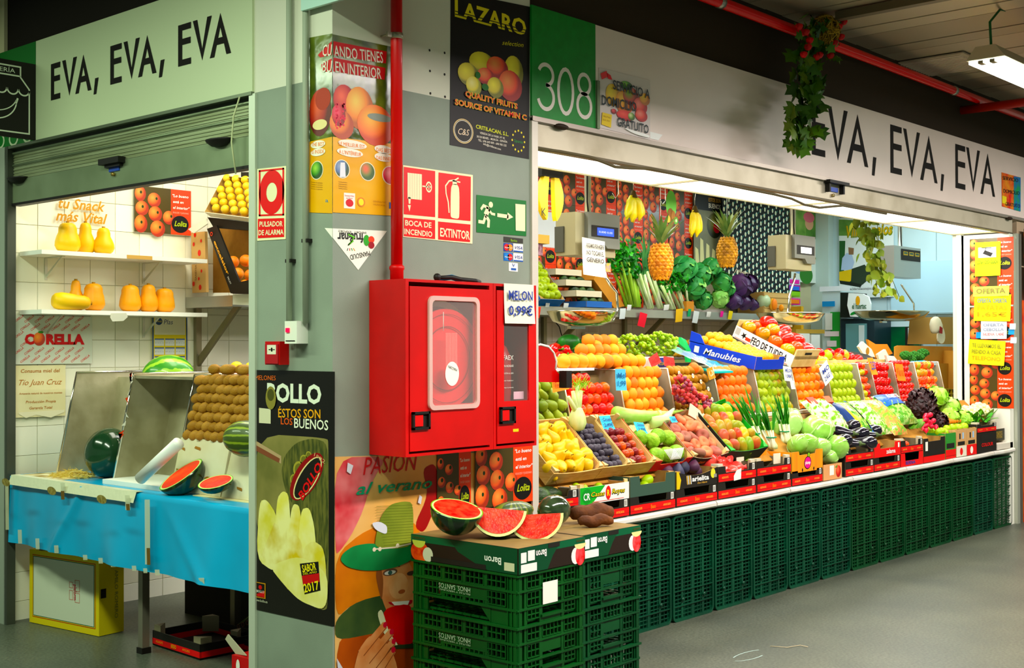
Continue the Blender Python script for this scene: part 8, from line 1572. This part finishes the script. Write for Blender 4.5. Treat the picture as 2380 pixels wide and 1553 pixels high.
# ================================================================ HANGING THINGS, FAR END
def scale_(Y,tl,br,pan0,pan1,pz,label,disp,black=False,pole=None,arm=None):
    a=at(tl[0],tl[1],Y=Y);c_=at(br[0],br[1],Y=Y);x0,x1,z0,z1=a.x,c_.x,c_.z,a.z;w_=x1-x0;d_=.16
    r=thing('hanging_scale',((x0+x1)/2,Y,z0),label,'scale');bm_=M('#a8a182',.35,.4)if not black else M('#b4b8b4',.35,.5)
    b=MB();b.box((x0,Y,z0),(x1,Y+d_,z1),bm_);b.part('housing',r)
    if not black:
        MB().box((x0+w_*.22,Y-.03,z0+(z1-z0)*.33),(x1+.01,Y,z1+.005),M('#74766c',.4)).part('display_head',r);f=FY(x0,Y-.031,z0);h_=z1-z0
        b=MB();b.prism([f.p(w_*.70,h_*.20,0),f.p(w_+.01,h_*.20,0),f.p(w_+.01,h_*.34,0),f.p(w_*.60,h_*.34,0)],V((0,.03,0)),M('#74766c',.4));b.part('head_lug',r)
        MB().rect(f,w_*.30,h_*.45,w_*.98,h_*.72,.001,DARK).part('display_field',r);MB().rect(f,w_*.44,h_*.49,w_*.86,h_*.67,.003,disp).part('display',r);text('0.000 0.00',f,w_*.48,h_*.55,h_*.05,M('#c8d0ff',.4,emit=.6),r,w=w_*.34,c=.004)
        MB().box((x0-.012,Y+.09,z0+h_*.08),(x0,Y+.16,z0+h_*.68),M('#4a4a40',.5)).part('side_handle',r)
    else:
        f=FY(x0,Y-.002,z0);h_=z1-z0;MB().rect(f,w_*.25,h_*.55,w_*.98,h_*.92,.001,DARK).part('display_field',r);b=MB();[b.rect(f,w_*(.33+.22*k),h_*.72,w_*(.50+.22*k),h_*.84,.002,M('#c8a82c',.5))for k in range(3)];[b.rect(f,w_*(.35+.22*k),h_*.76,w_*(.48+.22*k),h_*.82,.003,M('#1c4c3c',.4))for k in range(3)];b.part('displays',r,kind='stuff')
    px=pole[0];q=at(px,pole[1],Y=Y+.08);MB().tube([(q.x,Y+.08,z1-.01),(q.x,Y+.08,3.14)],.022,M('#c8c8bc',.3,.7),10).part('pole',r);MB().tube([(q.x-.03,Y+.05,z1),(q.x-.045,Y+.05,z1+.08),(q.x-.03,Y+.06,z1+.3),(q.x-.03,Y+.07,3.1)],.006,DARK,6).part('cable',r)
    p0=at(pan0,pz,Y=Y);p1=at(pan1,pz,Y=Y);R=(p1.x-p0.x)/2*.86;cx=(p0.x+p1.x)/2;cy=Y+.05
    MB().lathe([(.001,-.085),(R*.55,-.082),(R*.85,-.055),(R,0),(R+.008,.002),(R+.004,-.006),(R*.87,-.063),(R*.52,-.092),(.001,-.094)],M('#c4bda2',.12,1),32,(cx,cy,p0.z),fn=lambda p:V((p.x*1.08,p.y*.85,p.z))).part('pan',r)
    A=[at(x,y,Y=Y-.0)for x,y in arm];MB().tube(A,.009,CHROME,8).part('arm',r);b=MB();b.box((cx-.13,cy-.01,p0.z-.112),(A[-1].x,cy+.02,p0.z-.096),CHROME);b.part('pan_support',r);return r
r=scale_(.95,(1337,492),(1430,600),1305,1428,722,'first hanging scale with a blue lit display and the hygiene notice',M('#3048e0',.3,emit=1.5),pole=(1366,420),arm=[(1405,640),(1418,662),(1433,680),(1436,720),(1425,745),(1400,752),(1372,752)])
q=at(1353,638,Y=.90);note(Fr(q,(1,0,-.06),(0,0,1)),.235,.235,'#f2f0e4','white notice ROGAMOS POR HIGIENE NO TOCAR EL GENERO hanging from the first scale',['ROGAMOS POR HIGIENE','NO TOCAR EL','GENERO',''],'notice','notice',ink='#3c3424',curl=.01)
b=MB();b.rect(FY(0,.885,0),at(1410,630,Y=.88).x,at(1410,632,Y=.88).z,at(1421,630,Y=.88).x,at(1421,612,Y=.88).z,0,M('#e8a83c',.6,c2='#2c6c8c',sc_=30));b.obj('notice_print','small coloured fruit print at the corner of the hygiene notice','print')
scale_(1.0,(1826,545),(1886,630),1800,1898,726,'second hanging scale with a pale display before the floral cloth',M('#f0f4f0',.3,emit=.8),pole=(1843,500),arm=[(1848,636),(1845,655),(1834,690),(1832,722),(1838,742),(1852,752)])
scale_(1.3,(2078,570),(2140,648),2036,2130,722,'third hanging scale with yellow keys at the far right',None,True,pole=(2092,555),arm=[(2095,662),(2124,706),(2125,742),(2060,744)])
# bananas
BAN=M('#ecc828',.4,c2='#d8b820',sc_=6,rnd=1);BTP=M('#4a3a14',.8)
def banana(b,p,d,L,R,bend,mat,side=V((0,-1,0))):
    p=V(p);d=V(d).normalized();n=9;pts=[];rs=[]
    for i in range(n+1):t=i/n;pts.append(p+d*L*t+V(side)*bend*math.sin(PI*t*.9));rs.append(R*min(1,.28+3.2*t)*(1 if t<.8 else max(.22,(1-t)*4.2)))
    b.tube(pts,rs,mat,8)
def bananas(name,px,py0,py1,n,Y,label,spread,mat,R=.022):
    a=at(px,py0,Y=Y);c_=at(px,py1,Y=Y);L=a.z-c_.z;r=thing(name,a,label,'bananas')
    for k in range(n):
        t=(k/(n-1)-.5)*2 if n>1 else 0;b=MB();banana(b,a+V((t*.02,.01*(k%2),-.02)),(t*spread,.05*(k%2),-1),L*(.98-.1*abs(t)),R,.05*t*.6,mat,(1 if t>=0 else-1,-.3,0));b.part('banana',r)
    b=MB();b.tube([a+V((0,0,-.035)),a+V((0,0,.01))],[.028,.012],BTP,8);b.part('stem',r)
    b=MB();b.tube([a,a+V((0,0,.06)),a+V((.01,0,.10)),V((a.x,a.y,3.14))],.002,CHROME,5);b.part('hook',r);return r
bananas('banana_bunch',1472,447,512,6,.75,'hand of ripe bananas hanging on a hook over the celery',.45,M('#e0c430',.4,c2='#c8c03c',sc_=6),.026);bananas('banana_bunch',1615,482,548,4,.80,'slim hand of bananas hanging beside the floral cloth',.16,M('#e8cc28',.4,c2='#d8c034',sc_=6),.023)
r=thing('display_bananas',at(1290,402,Y=.62),'pair of large flat plastic bananas hanging by the pillar','bananas');p=at(1283,412,Y=.62);L=p.z-at(1283,512,Y=.62).z
for sx,nm in((-.5,'left'),(.35,'right')):
    P=[];
    for k in range(11):t=k/10;wv=.052*math.sin(PI*min(1,.12+.88*t))**.7+.003;P.append((t,wv*.72))
    pts=[p+V((.045*(1 if sx>0 else-1)+sx*.05*math.sin(PI*t)*1.2-w_,0,-L*t))for t,w_ in P]+[p+V((.045*(1 if sx>0 else-1)+sx*.05*math.sin(PI*t)*1.2+w_,0,-L*t))for t,w_ in reversed(P)]
    MB().prism(pts,(0,.03,0),M('#f4d81c',.45,c2='#ecc818',sc_=5)).part('banana',r)
MB().box((p.x-.09,.62,p.z-.0),(p.x+.10,.66,p.z+.055),DARK).part('stem_cap',r);MB().tube([p+V((0,.02,.05)),V((p.x,.64,3.14))],.003,CHROME,5).part('wire',r);text('K',FY(0,.618,0),p.x-.10,p.z-.23,.05,BLACK,r,c=.004)
# pineapples
PNM=M('#e09828',.6,c2='#a8641c',sc_=26,bump=.3,bsc=40);PND=M('#c08c34',.6,c2='#7c5420',sc_=26)
def pineapple(p,R,H,label,mats,seed,crown=.24,lean=(0,0,1)):
    rd=random.Random(seed);r=thing('pineapple',p,label,'pineapple',None);p=V(p);b=MB();prof=[(.001,0),(R*.6,H*.02),(R*.92,H*.18),(R,H*.42),(R*.95,H*.68),(R*.75,H*.88),(R*.3,H),(.001,H)];b.lathe(prof,mats,16,p)
    n=11
    for j in range(n):
        for i in range(12):
            t=(j+.5)/n;th=(i+(.5 if j%2 else 0))*2*PI/12;rr=R*(.15+.87*math.sin(PI*(.10+.80*t))**.65);q=p+V((rr*math.cos(th),rr*math.sin(th),H*t));nn=V((math.cos(th),math.sin(th),.1));s=R*.27;a=V((-math.sin(th),math.cos(th),0));b.add([q+a*s,q+V((0,0,s*.95)),q-a*s,q-V((0,0,s*.95)),q+nn*s*.42],[(0,1,4),(1,2,4),(2,3,4),(3,0,4)],mats)
    b.part('fruit_body',r,kind='stuff');l=MB();LM_=[M('#6c8c4c',.5,c2='#4c6c38',sc_=8),M('#8c9c5c',.5,c2='#6c7c44',sc_=8)]
    for k in range(26):th=k*2.4;e=.15+.75*(1-k/26);blade(l,p+V((0,0,H*.96)),V((math.cos(th)*e*1.1+.25,math.sin(th)*e*.9,1))+V(lean)*.3,V((-math.cos(th),-math.sin(th),.5)).normalized(),crown*rd.uniform(.7,1)*(1.2-.4*e),.03,LM_[k%2],.28,fold=.1)
    l.part('crown',r);MB().tube([p+V((0,0,H)),V((p.x,p.y,p.z+H+.8))],.002,WHITE,4).part('string',r);return r
Yp=.8;a=at(1536,650,Y=Yp);pineapple(a,.078,.235,'orange-ripe pineapple hanging before the leeks',PNM,3,.25);a=at(1690,621,Y=Yp+.1);pineapple(a,.072,.215,'brownish pineapple hanging before the floral cloth',PND,4,.25,(-1,0,1))
r=thing('kiwi_sign',at(1560,488,Y=.8),'oval green hanging sign with a kiwi fruit picture','sign');q=at(1560,486,Y=.8);f=FY(q.x,.8,q.z);b=MB();b.ell(f,0,.03,.062,.095,0,M('#6cc034',.4),24);b.part('oval_board',r);b=MB();b.ell(f,-.01,-.04,.035,.045,.002,M('#8c5c2c',.6));b.ell(f,-.04,-.07,.025,.025,.003,M('#e8b83c',.5));b.ell(f,.02,-.05,.025,.04,.004,M('#a06c34',.6));b.ell(f,.05,-.075,.025,.026,.005,M('#5c9c2c',.5));b.ell(f,.05,-.075,.010,.011,.006,M('#e4ecb4',.5),12);b.part('kiwi_print',r,kind='stuff');MB().tube([q+V((0,.002,.12)),q+V((0,.002,.5))],.002,CHROME,4).part('wire',r)
for k,(px,py,wh)in enumerate(((1430,450,'left of the bananas'),(1540,465,'left of the kiwi sign'))):q=at(px,py,Y=.8);b=MB();b.tube([q+V((-.03,0,-.0)),q+V((0,0,-.03)),q+V((.035,0,0)),q+V((.03,0,.08)),q+V((0,0,.2)),q+V((0,0,.6))],.003,CHROME,5);b.obj('wire_hook',f'empty curved wire hook, {wh}','hook')
# leaves hanging inside at the far right
LV2=[M('#5c7c2c',.5,c2='#8c9c44',sc_=5,rnd=1),M('#4c6c2c',.5,c2='#7c8c3c',sc_=5),M('#9ca04c',.5,c2='#7c8434',sc_=5)]
def leafm(b,p,d,up,L,W,mat,lobes=False):
    d=V(d).normalized();s=d.cross(V(up));s=s.normalized()if s.length>1e-4 else d.orthogonal().normalized();u=s.cross(d);p=V(p)
    if lobes:O=[(0,0),(-.06,.30),(.10,.52),(.30,.26),(.50,.50),(.62,.22),(1,0),(.62,-.22),(.50,-.50),(.30,-.26),(.10,-.52),(-.06,-.30)]
    else:O=[(0,0),(.2,.30),(.5,.38),(.8,.22),(1.05,0),(.8,-.22),(.5,-.38),(.2,-.30)]
    P=[p+d*L*x+s*W*y*1.9+u*(-.12*L*abs(y)*2+.0)for x,y in O];n=len(P);b.add(P+[p+d*L*.4+u*.03*L],[(i,(i+1)%n,n)for i in range(n)],mat,True)
def garland(name,pts,n,spread,L,mats,label,lobes,Y,seed,cat='garland'):
    rd=random.Random(seed);P=[at(x,y,Y=Y)for x,y in pts];r=thing(name,P[-1],label,cat);MB().tube(P,.003,M('#5c5c24',.7),5).part('stem',r);tot=len(P)-1
    meshes=[]
    for v in range(4):b=MB();leafm(b,(0,0,0),(0,0,-1),(0,-1,0),L,L*.62,mats[v%len(mats)],lobes);meshes.append(b.mesh('leaf'))
    for k in range(n):
        t=rd.random()*tot;i=min(int(t),tot-1);q=P[i].lerp(P[i+1],t-i)+V((rd.gauss(0,spread),rd.gauss(0,spread*.6),rd.gauss(0,.015)));o=bpy.data.objects.new('leaf',meshes[k%4]);COL.objects.link(o);o.parent=r;o.location=q-r.location;o.rotation_euler=(rd.uniform(-.7,.7),rd.uniform(-1.1,1.1),rd.uniform(-1.3,1.3));o.scale=(rd.uniform(.75,1.25),)*3
    return r
garland('hanging_leaves',[(2003,380),(2005,505),(2018,560),(2030,610),(2040,680)],95,.07,.085,LV2,'thick hanging bunch of green leaves before the melon poster',False,1.0,11);garland('hanging_leaves',[(2030,380),(2042,560),(2045,620),(2072,645),(2090,690)],32,.045,.08,LV2,'smaller trailing sprig of green leaves beside the third scale',False,1.0,12)
# ivy outside
IV=[M('#2c5418',.45,c2='#4c7424',sc_=6),M('#3c6420',.45,c2='#6c8434',sc_=6),M('#24481c',.45,c2='#3c6420',sc_=6)]
iv=garland('ivy_garland',[(1888,80),(1875,160),(1885,200),(1870,240),(1868,290),(1866,340)],120,.060,.085,IV,'artificial ivy garland with red roses and a straw nest above the sign',True,-.22,21)
c0=at(1915,72,Y=-.22);b=MB();rd=random.Random(5);SN=[M('#a8883c',.8),M('#c8a854',.8),M('#7c642c',.8)]
for k in range(150):
    th=rd.uniform(0,6.3);ph=rd.uniform(-1.2,1.2);R=.10;ax=V((rd.uniform(-1,1),rd.uniform(-1,1),rd.uniform(-1,1))).normalized();a=ax.orthogonal().normalized();c_=ax.cross(a);t0=rd.uniform(0,6.3);b.tube([c0+(a*math.cos(t0+j*.5)+c_*math.sin(t0+j*.5))*R*rd.uniform(.85,1.05)*V((1,.8,1.35)).length/1.85 for j in range(5)],.003,SN[k%3],4,cap=False)
b.ball(c0,.085,SN[2],10,8,(1,.8,1.3));b.part('straw_nest',iv,kind='stuff')
ROS=M('#d8141c',.5,c2='#a80c14',sc_=20)
for k,(px,py)in enumerate(((1958,30),(1961,51),(1950,62),(1955,86),(1873,75),(1857,62),(1878,110),(1868,127),(1898,133),(1905,128),(1930,130),(1882,94),(1940,100))):
    p=at(px,py,Y=-.28);b=MB();b.ball(p,.022,ROS,10,7,(1,1,.95));
    for j in range(5):th=j*1.257;b.ball(p+V((.012*math.cos(th),.012*math.sin(th),.004)),.013,ROS,7,5,(1,1,1.1))
    b.part('rose',iv)
b=MB();[leafm(b,at(1860+rd.uniform(0,95),30+rd.uniform(0,110),Y=-.26),(rd.uniform(-1,1),rd.uniform(-1,1),rd.uniform(-1,1)),(0,-1,0),.06,.035,IV[k%3],True)for k in range(46)];b.part('small_leaves',iv,kind='stuff')
MB().tube([c0,V((c0.x,-.12,at(1900,40,Y=-.12).z))],.004,DARK,5).part('tie_wire',iv)
# ---- right-hand wall panel: posters and notes
def RW(px,py,c=0):q=at(px,py,X=7.6);return(-q.y,q.z)
fw=Fr((7.598,0,0),(0,-1,0),(0,0,1));ww=.40
for k,(pz,wh)in enumerate(((555,'topmost'),(632,'second from the top'),(713,'third from the top'),(795,'fourth from the top'),(868,'lowest'))):
    a=RW(2254,pz);lolita(Fr((7.598-.001*(k%2),-a[0],a[1]-.30),(0,-1,0),(0,0,1)),.385,.295,f'tangerine poster on the white end wall by the post, {wh}')
def wnote(x0,y0,x1,y1,col,label,lines,ink='#8c7c4c',rot=0,c=.012,**k):a=RW(x0,y1);e=RW(x1,y0);note(Fr((7.598-c,-a[0],a[1]),(0,-1,0),(0,0,1)),e[0]-a[0],e[1]-a[1],col,label,lines,ink=ink,rot=rot,group=None,**k)
YN='#ece818'
wnote(2268,561,2327,643,'#c8dc20','yellow-green camera warning notice, topmost on the end wall',['','','ZONA VIDEOVIGILADA',''],ink='#5c6c1c',cat='notice',name='notice')
a=RW(2276,600);e=RW(2317,574);MB().rect(Fr((7.580,0,0),(0,-1,0),(0,0,1)),a[0],a[1],e[0],e[1],0,WHITE).obj('camera_symbol_field','white field with a black camera symbol on the warning notice','print');b=MB();f5=Fr((7.578,0,0),(0,-1,0),(0,0,1));m0=RW(2286,590);b.poly(f5,[(m0[0],m0[1]),(m0[0]+.02,m0[1]+.03),(m0[0]+.09,m0[1]),(m0[0]+.07,m0[1]-.03)],0,BLACK);b.line(f5,[(m0[0]+.02,m0[1]+.02),(m0[0]+.03,m0[1]+.05),(m0[0]-.01,m0[1]+.052),(m0[0]+.08,m0[1]+.048)],.006,0,BLACK);b.obj('camera_symbol','black security camera symbol on the warning notice','print')
wnote(2263,664,2347,690,'#c0d46c','pale green strip note OFERTA above the potato offer',['OFERTA'],c=.010);wnote(2265,682,2350,746,YN,'large yellow potato offer sheet PATATAS 1,65',['OFERTA  OFERTA','PATATAS','1,65€'],ink=('#6c7c8c','#d8a83c','#d8a03c'),c=.014,rot=-.03);wnote(2282,745,2342,788,'#e4e8ec','white offer note CEBOLLA NUEVA 1,40 below the potato offer',['OFERTA','CEBOLLA','NUEVA 1,40€'],ink=('#8c94a8','#8c94a8','#d88c8c'),c=.016)
wnote(2252,788,2336,845,YN,'yellow delivery note below the onion offer on the end wall',['TE LLEVAMOS EL','PEDIDO A CASA','TELEFONO'],ink=('#8c8c3c','#8c8c3c','#d8a83c'),c=.018,rot=-.06)
for k,(x,y,c)in enumerate(((2270,778,'#2c8cc8'),(2345,770,'#2c8cc8'),(2350,790,'#c8dcec'),(2348,758,'#dce8e4'))):wnote(x,y-6,x+14,y+8,c,f'small sticky slip beside the onion offer, {ORD[k]} clockwise from the left',[],c=.010)
# end of the sign, neighbour posters
r=sheet(f0,[(2324,401),(2368,413),(2368,492),(2325,480)],.014,.001,M('#e89c28',.5,c2='#d8342c',sc_=9),'delivery_poster','small colourful delivery poster at the right end of the long sign','poster')
b=MB();pp(b,f0,[(2352,410),(2368,413),(2368,492),(2352,488)],.016,M('#2c6cb8',.5,c2='#2c9c5c',sc_=12));pp(b,f0,[(2325,455),(2335,458),(2335,475),(2325,472)],.0165,YEL);b.part('picture_print',r,kind='stuff')
for s,x0,y,x1 in(('SERVICIO',2326,418,2362),('DOMICILIO',2328,448,2365),('GRATUITO',2332,478,2366)):tp(s,f0,x0,y,x1,y+6,9,BLK,r,c=.018)
r=sheet(f0,[(1387,158),(1506,188),(1506,326),(1387,297)],.014,.001,M('#e4dcd8',.2,coat=.6),'delivery_poster','laminated poster SERVICIO A DOMICILIO GRATUITO right of the 308 panel','poster')
b=MB();c=.017
for x,y,rx,ry,m in((1418,222,16,26,Mrad('#f8e05c','#ecc028','#c89818')),(1445,240,20,28,Mrad('#f8c85c','#f09830','#c86c1c')),(1460,225,18,22,Mrad('#8cb848','#c0503c','#7c2c1c')),(1450,200,14,10,GRN_R),(1482,248,16,20,Mrad('#f89080','#e04838','#b02418')),(1492,232,12,14,Mrad('#fcd048','#f0a428','#c87c18')),(1447,270,20,12,Mrad('#f06050','#d8342c','#a01c18')),(1461,272,8,9,Mrad('#e4ecb4','#6c9c34','#3c6420')),(1484,270,14,14,Mrad('#f89080','#e04838','#b02418')),(1420,260,6,6,Mrad('#e06060','#b82c34','#7c1c1c'))):c+=.0003;pe(b,f0,x,y,rx,ry,c,m)
pp(b,f0,[(1393,262),(1415,268),(1413,298),(1391,290)],c+.0004,K('#e8cc20'));pp(b,f0,[(1389,172),(1403,166),(1406,180),(1392,186)],c,K('#e84c4c'));pp(b,f0,[(1403,170),(1412,176),(1416,187),(1406,184)],c,K('#e01c24'));b.part('fruit_print',r,kind='stuff')
for s,x0,y0,x1,y1,h in(('SERVICIO A',1417,208,1503,231,22),('DOMICILIO',1391,244,1472,261,23),('GRATUITO',1427,293,1500,312,21)):tp(s,f0,x0,y0,x1,y1,h,K('#1c2c30'),r,c=c+.002,bold=.015)
tp('FRUTAS',f0,1395,273,1411,277,4,K('#a87c1c'),r,c=c+.001);tp('EVA, EVA',f0,1394,281,1410,285,4,K('#a87c1c'),r,c=c+.001)
b=MB();pp(b,f0,[(1503,306),(1535,314),(1525,327),(1503,322)],.0145,M('#f4f8f4',.3));pp(b,f0,[(1440,297),(1470,306),(1503,316),(1500,322),(1465,312)],c+.003,M('#f4f8f4',.3));b.part('torn_corner',r)
for k in range(2):lolita(Fr((7.86,-.03,2.28-.31*k*1.0),(1,0,0),(0,0,1)),.40,.30,f'tangerine poster on the neighbouring stall beyond the right post, {("upper", "lower")[k]} one')
MB().box((7.83,-.028,.0),(8.4,.008,1.95),M('#c8401c',.5,c2='#e8702c',sc_=7)).obj('neighbour_panel','orange printed panel of the neighbouring stall at the right edge','panel')
# cable under the shutter rail
b=MB();b.tube([at(x,y,Y=-.004)for x,y in((1243,345),(1300,352),(1370,365),(1400,376),(1430,388),(1470,391),(1512,392),(1600,412),(1700,432),(1800,452),(1840,462),(1870,476),(1905,483),(1935,480),(1960,478),(2060,497))],.008,M('#5c543c',.6),6);b.obj('power_cable','sagging dark cable taped under the cream shutter rail','cable')
# ---- far right corner: cold store front, screen, cap, boxes
Xf=9.44;ff=Fr((Xf,0,0),(0,-1,0),(0,0,1));fz=lambda px,py,X_=Xf:(lambda q:(-q.y,q.z))(at(px,py,X=X_))
def fbox_(x0,y0,x1,y1,mat,d=.05,X_=Xf):a=fz(x0,y1,X_);e=fz(x1,y0,X_);f=Fr((X_,0,0),(0,-1,0),(0,0,1));b=MB();b.fbox(f,a[0],e[0],a[1],e[1],-d,0,mat);return b,f,a,e
r=thing('drinks_display',(9.2,2.0,1.2),'black cooler with a white curved sign el huertec at the back','cooler')
b,f,a,e=fbox_(1955,740,2032,860,M('#1c3038',.3),.4,9.0);b.part('body',r);b,f,a,e=fbox_(1966,752,2014,850,M('#6c9ca0',.15),.01,8.99);b.part('glass_door',r);b,f,a,e=fbox_(1996,756,2008,800,M('#d8ecf0',.4),.01,8.98);b.part('door_label',r)
b=MB();P=[fz(x,y,8.9)for x,y in((1953,680),(1975,680),(1978,738),(1953,738))];b.prism([ff.p(x,y,.54)for x,y in P],ff.n*-.4,M('#141c18',.3));b.part('sign_side',r)
f9=Fr((8.88,0,0),(0,-1,0),(0,0,1));P=[fz(x,y,8.88)for x,y in((1972,681),(2005,683),(2018,690),(2023,706),(2022,722),(2016,738),(1976,736),(1969,710))];b=MB();b.prism([f9.p(x,y,0)for x,y in P],f9.n*-.03,M('#eef6f4',.4));b.part('curved_sign',r)
s0=fz(1979,718,8.86);s1=fz(2012,718,8.86);text('el huertec',f9,s0[0],s0[1],.06,M('#2c5c34',.5),r,w=s1[0]-s0[0],c=.006,bold=.02);b=MB();m0=fz(1994,699,8.88);b.ell(f9,m0[0],m0[1],.025,.05,.004,M('#e0a82c',.5));m0=fz(1994,728,8.88);[b.ell(f9,m0[0]-.05+.05*k,m0[1],.04,.015,.004,M('#2c8c3c',.5),10,rot=.4-.4*k)for k in range(3)];b.part('logo_print',r,kind='stuff')
r=thing('paper_cabinet',(9.1,2.3,1.2),'grey-white cabinet front covered with papers and notes','cabinet');b,f,a,e=fbox_(1912,676,1953,860,M('#c8dcdc',.5),.3,9.1);b.part('body',r)
for k,(x0,y0,x1,y1,m)in enumerate(((1911,700,1940,713,'#2c8cc8'),(1918,728,1934,767,'#e4e8e0'),(1916,770,1950,782,'#f0e8ec'),(1922,792,1944,806,'#f0e8ec'),(1930,725,1952,830,'#3ca448'),(1905,664,1975,678,'#e8f0f4'))):b,f,a,e=fbox_(x0,y0,x1,y1,M(m,.6),.004,9.08-.004*(5-k));b.part('pinned_sheet',r)
r=thing('wall_screen',(9.3,1.7,1.3),'dark screen panel with green reflections on the far wall','screen');b,f,a,e=fbox_(2042,759,2136,816,M('#14402c',.12,c2='#1c6c3c',sc_=3),.05,9.4);b.part('panel',r);b,f,a,e=fbox_(2110,762,2122,800,M('#c8dce0',.4),.01,9.38);b.part('label',r);b,f,a,e=fbox_(2104,760,2110,815,DARK,.01,9.38);b.part('divider',r)
r=thing('baseball_cap',at(2175,795,Y=.9),'cream cap with a red patch hanging by the far cardboard box','cap');p=at(2176,765,Y=.9);CPM=M('#d8d4bc',.8,bump=.2,bsc=30);b=MB();b.lathe([(.105,-.03),(.11,0),(.10,.05),(.07,.085),(.03,.10),(.001,.103)],CPM,18,p+V((0,0,.02)),mtx=Matrix.Rotation(-.5,3,'Y')@Matrix.Diagonal(V((.75,.5,1))).to_3x3());b.part('crown',r);b=MB();b.prism([p+V((.085*math.cos(t)+.05,-.03+.004*math.sin(t*2),-.055+.085*math.sin(t)))for t in[k*PI/8 for k in range(16)]],V((0,.012,0)),CPM);b.part('brim',r);q=p+V((-.02,-.052,-.01));b=MB();b.prism([q+V((-.03,0,-.03)),q+V((.03,0,-.035)),q+V((.035,0,.02)),q+V((-.02,0,.035))],V((0,-.004,0)),M('#8c1c1c',.6));b.part('patch',r)
b=MB();b.prism([at(x,y,Y=1.1)for x,y in((2182,737),(2238,737),(2238,800),(2176,800))],(0,.3,0),M('#b08c54',.8));b.obj('cardboard_box','brown cardboard box high on the right behind the cap','box')
for k,(c,c2,dz)in enumerate((('#c8d0e0','#e03ca0',.30),('#b02c98','#2c70d8',.20),('#8cc83c','#8cc83c',.12),('#e03c9c','#f08c2c',.0))):
    a=at(1806,700,Y=2.74);z=at(1806,702,Y=2.74).z+dz*.72-.02;r=thing('storage_box',(a.x+.2,2.78,z),f'small coloured plastic drawer box behind the second scale, {ORD[3-k]} from the bottom','drawer box','coloured drawer boxes');MB().box((a.x,2.74,z),(a.x+.50,2.85,z+.068),M(c,.4)).part('shell',r)
    for j in range(2):MB().box((a.x+.03+.24*j,2.734,z+.012),(a.x+.23+.24*j,2.74,z+.055),M(c2,.4)).part('drawer',r)
r=thing('white_bag_rack',at(1885,800,Y=2.2),'two white paper bundles hanging at the yellow shelf post','papers');q0_=at(1862,770,Y=2.23);MB().box((q0_.x-.1,2.232,q0_.z-.02),(q0_.x+.5,2.30,q0_.z+.02),M('#a08440',.7)).part('rail',r)
for x0,x1,y0 in((1858,1882,775),(1886,1906,778)):a=at(x0,y0,Y=2.2);e=at(x1,842,Y=2.2);MB().box((a.x,2.2,e.z),(e.x,2.23,a.z),M('#d8dcd4',.6)).part('bundle',r)
a=at(1862,712,Y=2.3);e=at(1868,850,Y=2.3);MB().box((a.x,2.3,e.z),(a.x+.05,2.6,a.z),M('#b8943c',.7)).obj('yellow_post','yellow wooden side of the rack right of the steel shelf','post')
# floor scraps
b=MB();b.tube([at(x,y,Z=.004)for x,y in((1790,1502),(1830,1505),(1860,1500),(1878,1504))],.0018,M('#c8b898',.7),4);b.obj('floor_string','thin pale string lying on the market floor','string')
b=MB();q=at(1743,1524,Z=.0);[b.line(Fr((q.x,q.y,.001),(1,0,0),(0,1,0)),[(.12*math.cos(t)*1.2,.05*math.sin(t))for t in[a0+.3*k for k in range(7)]],.006,.0,M('#9cb0a8',.6))for a0 in(.5,3.2)];b.obj('chalk_mark','faint pale blue chalk ring on the market floor','mark')
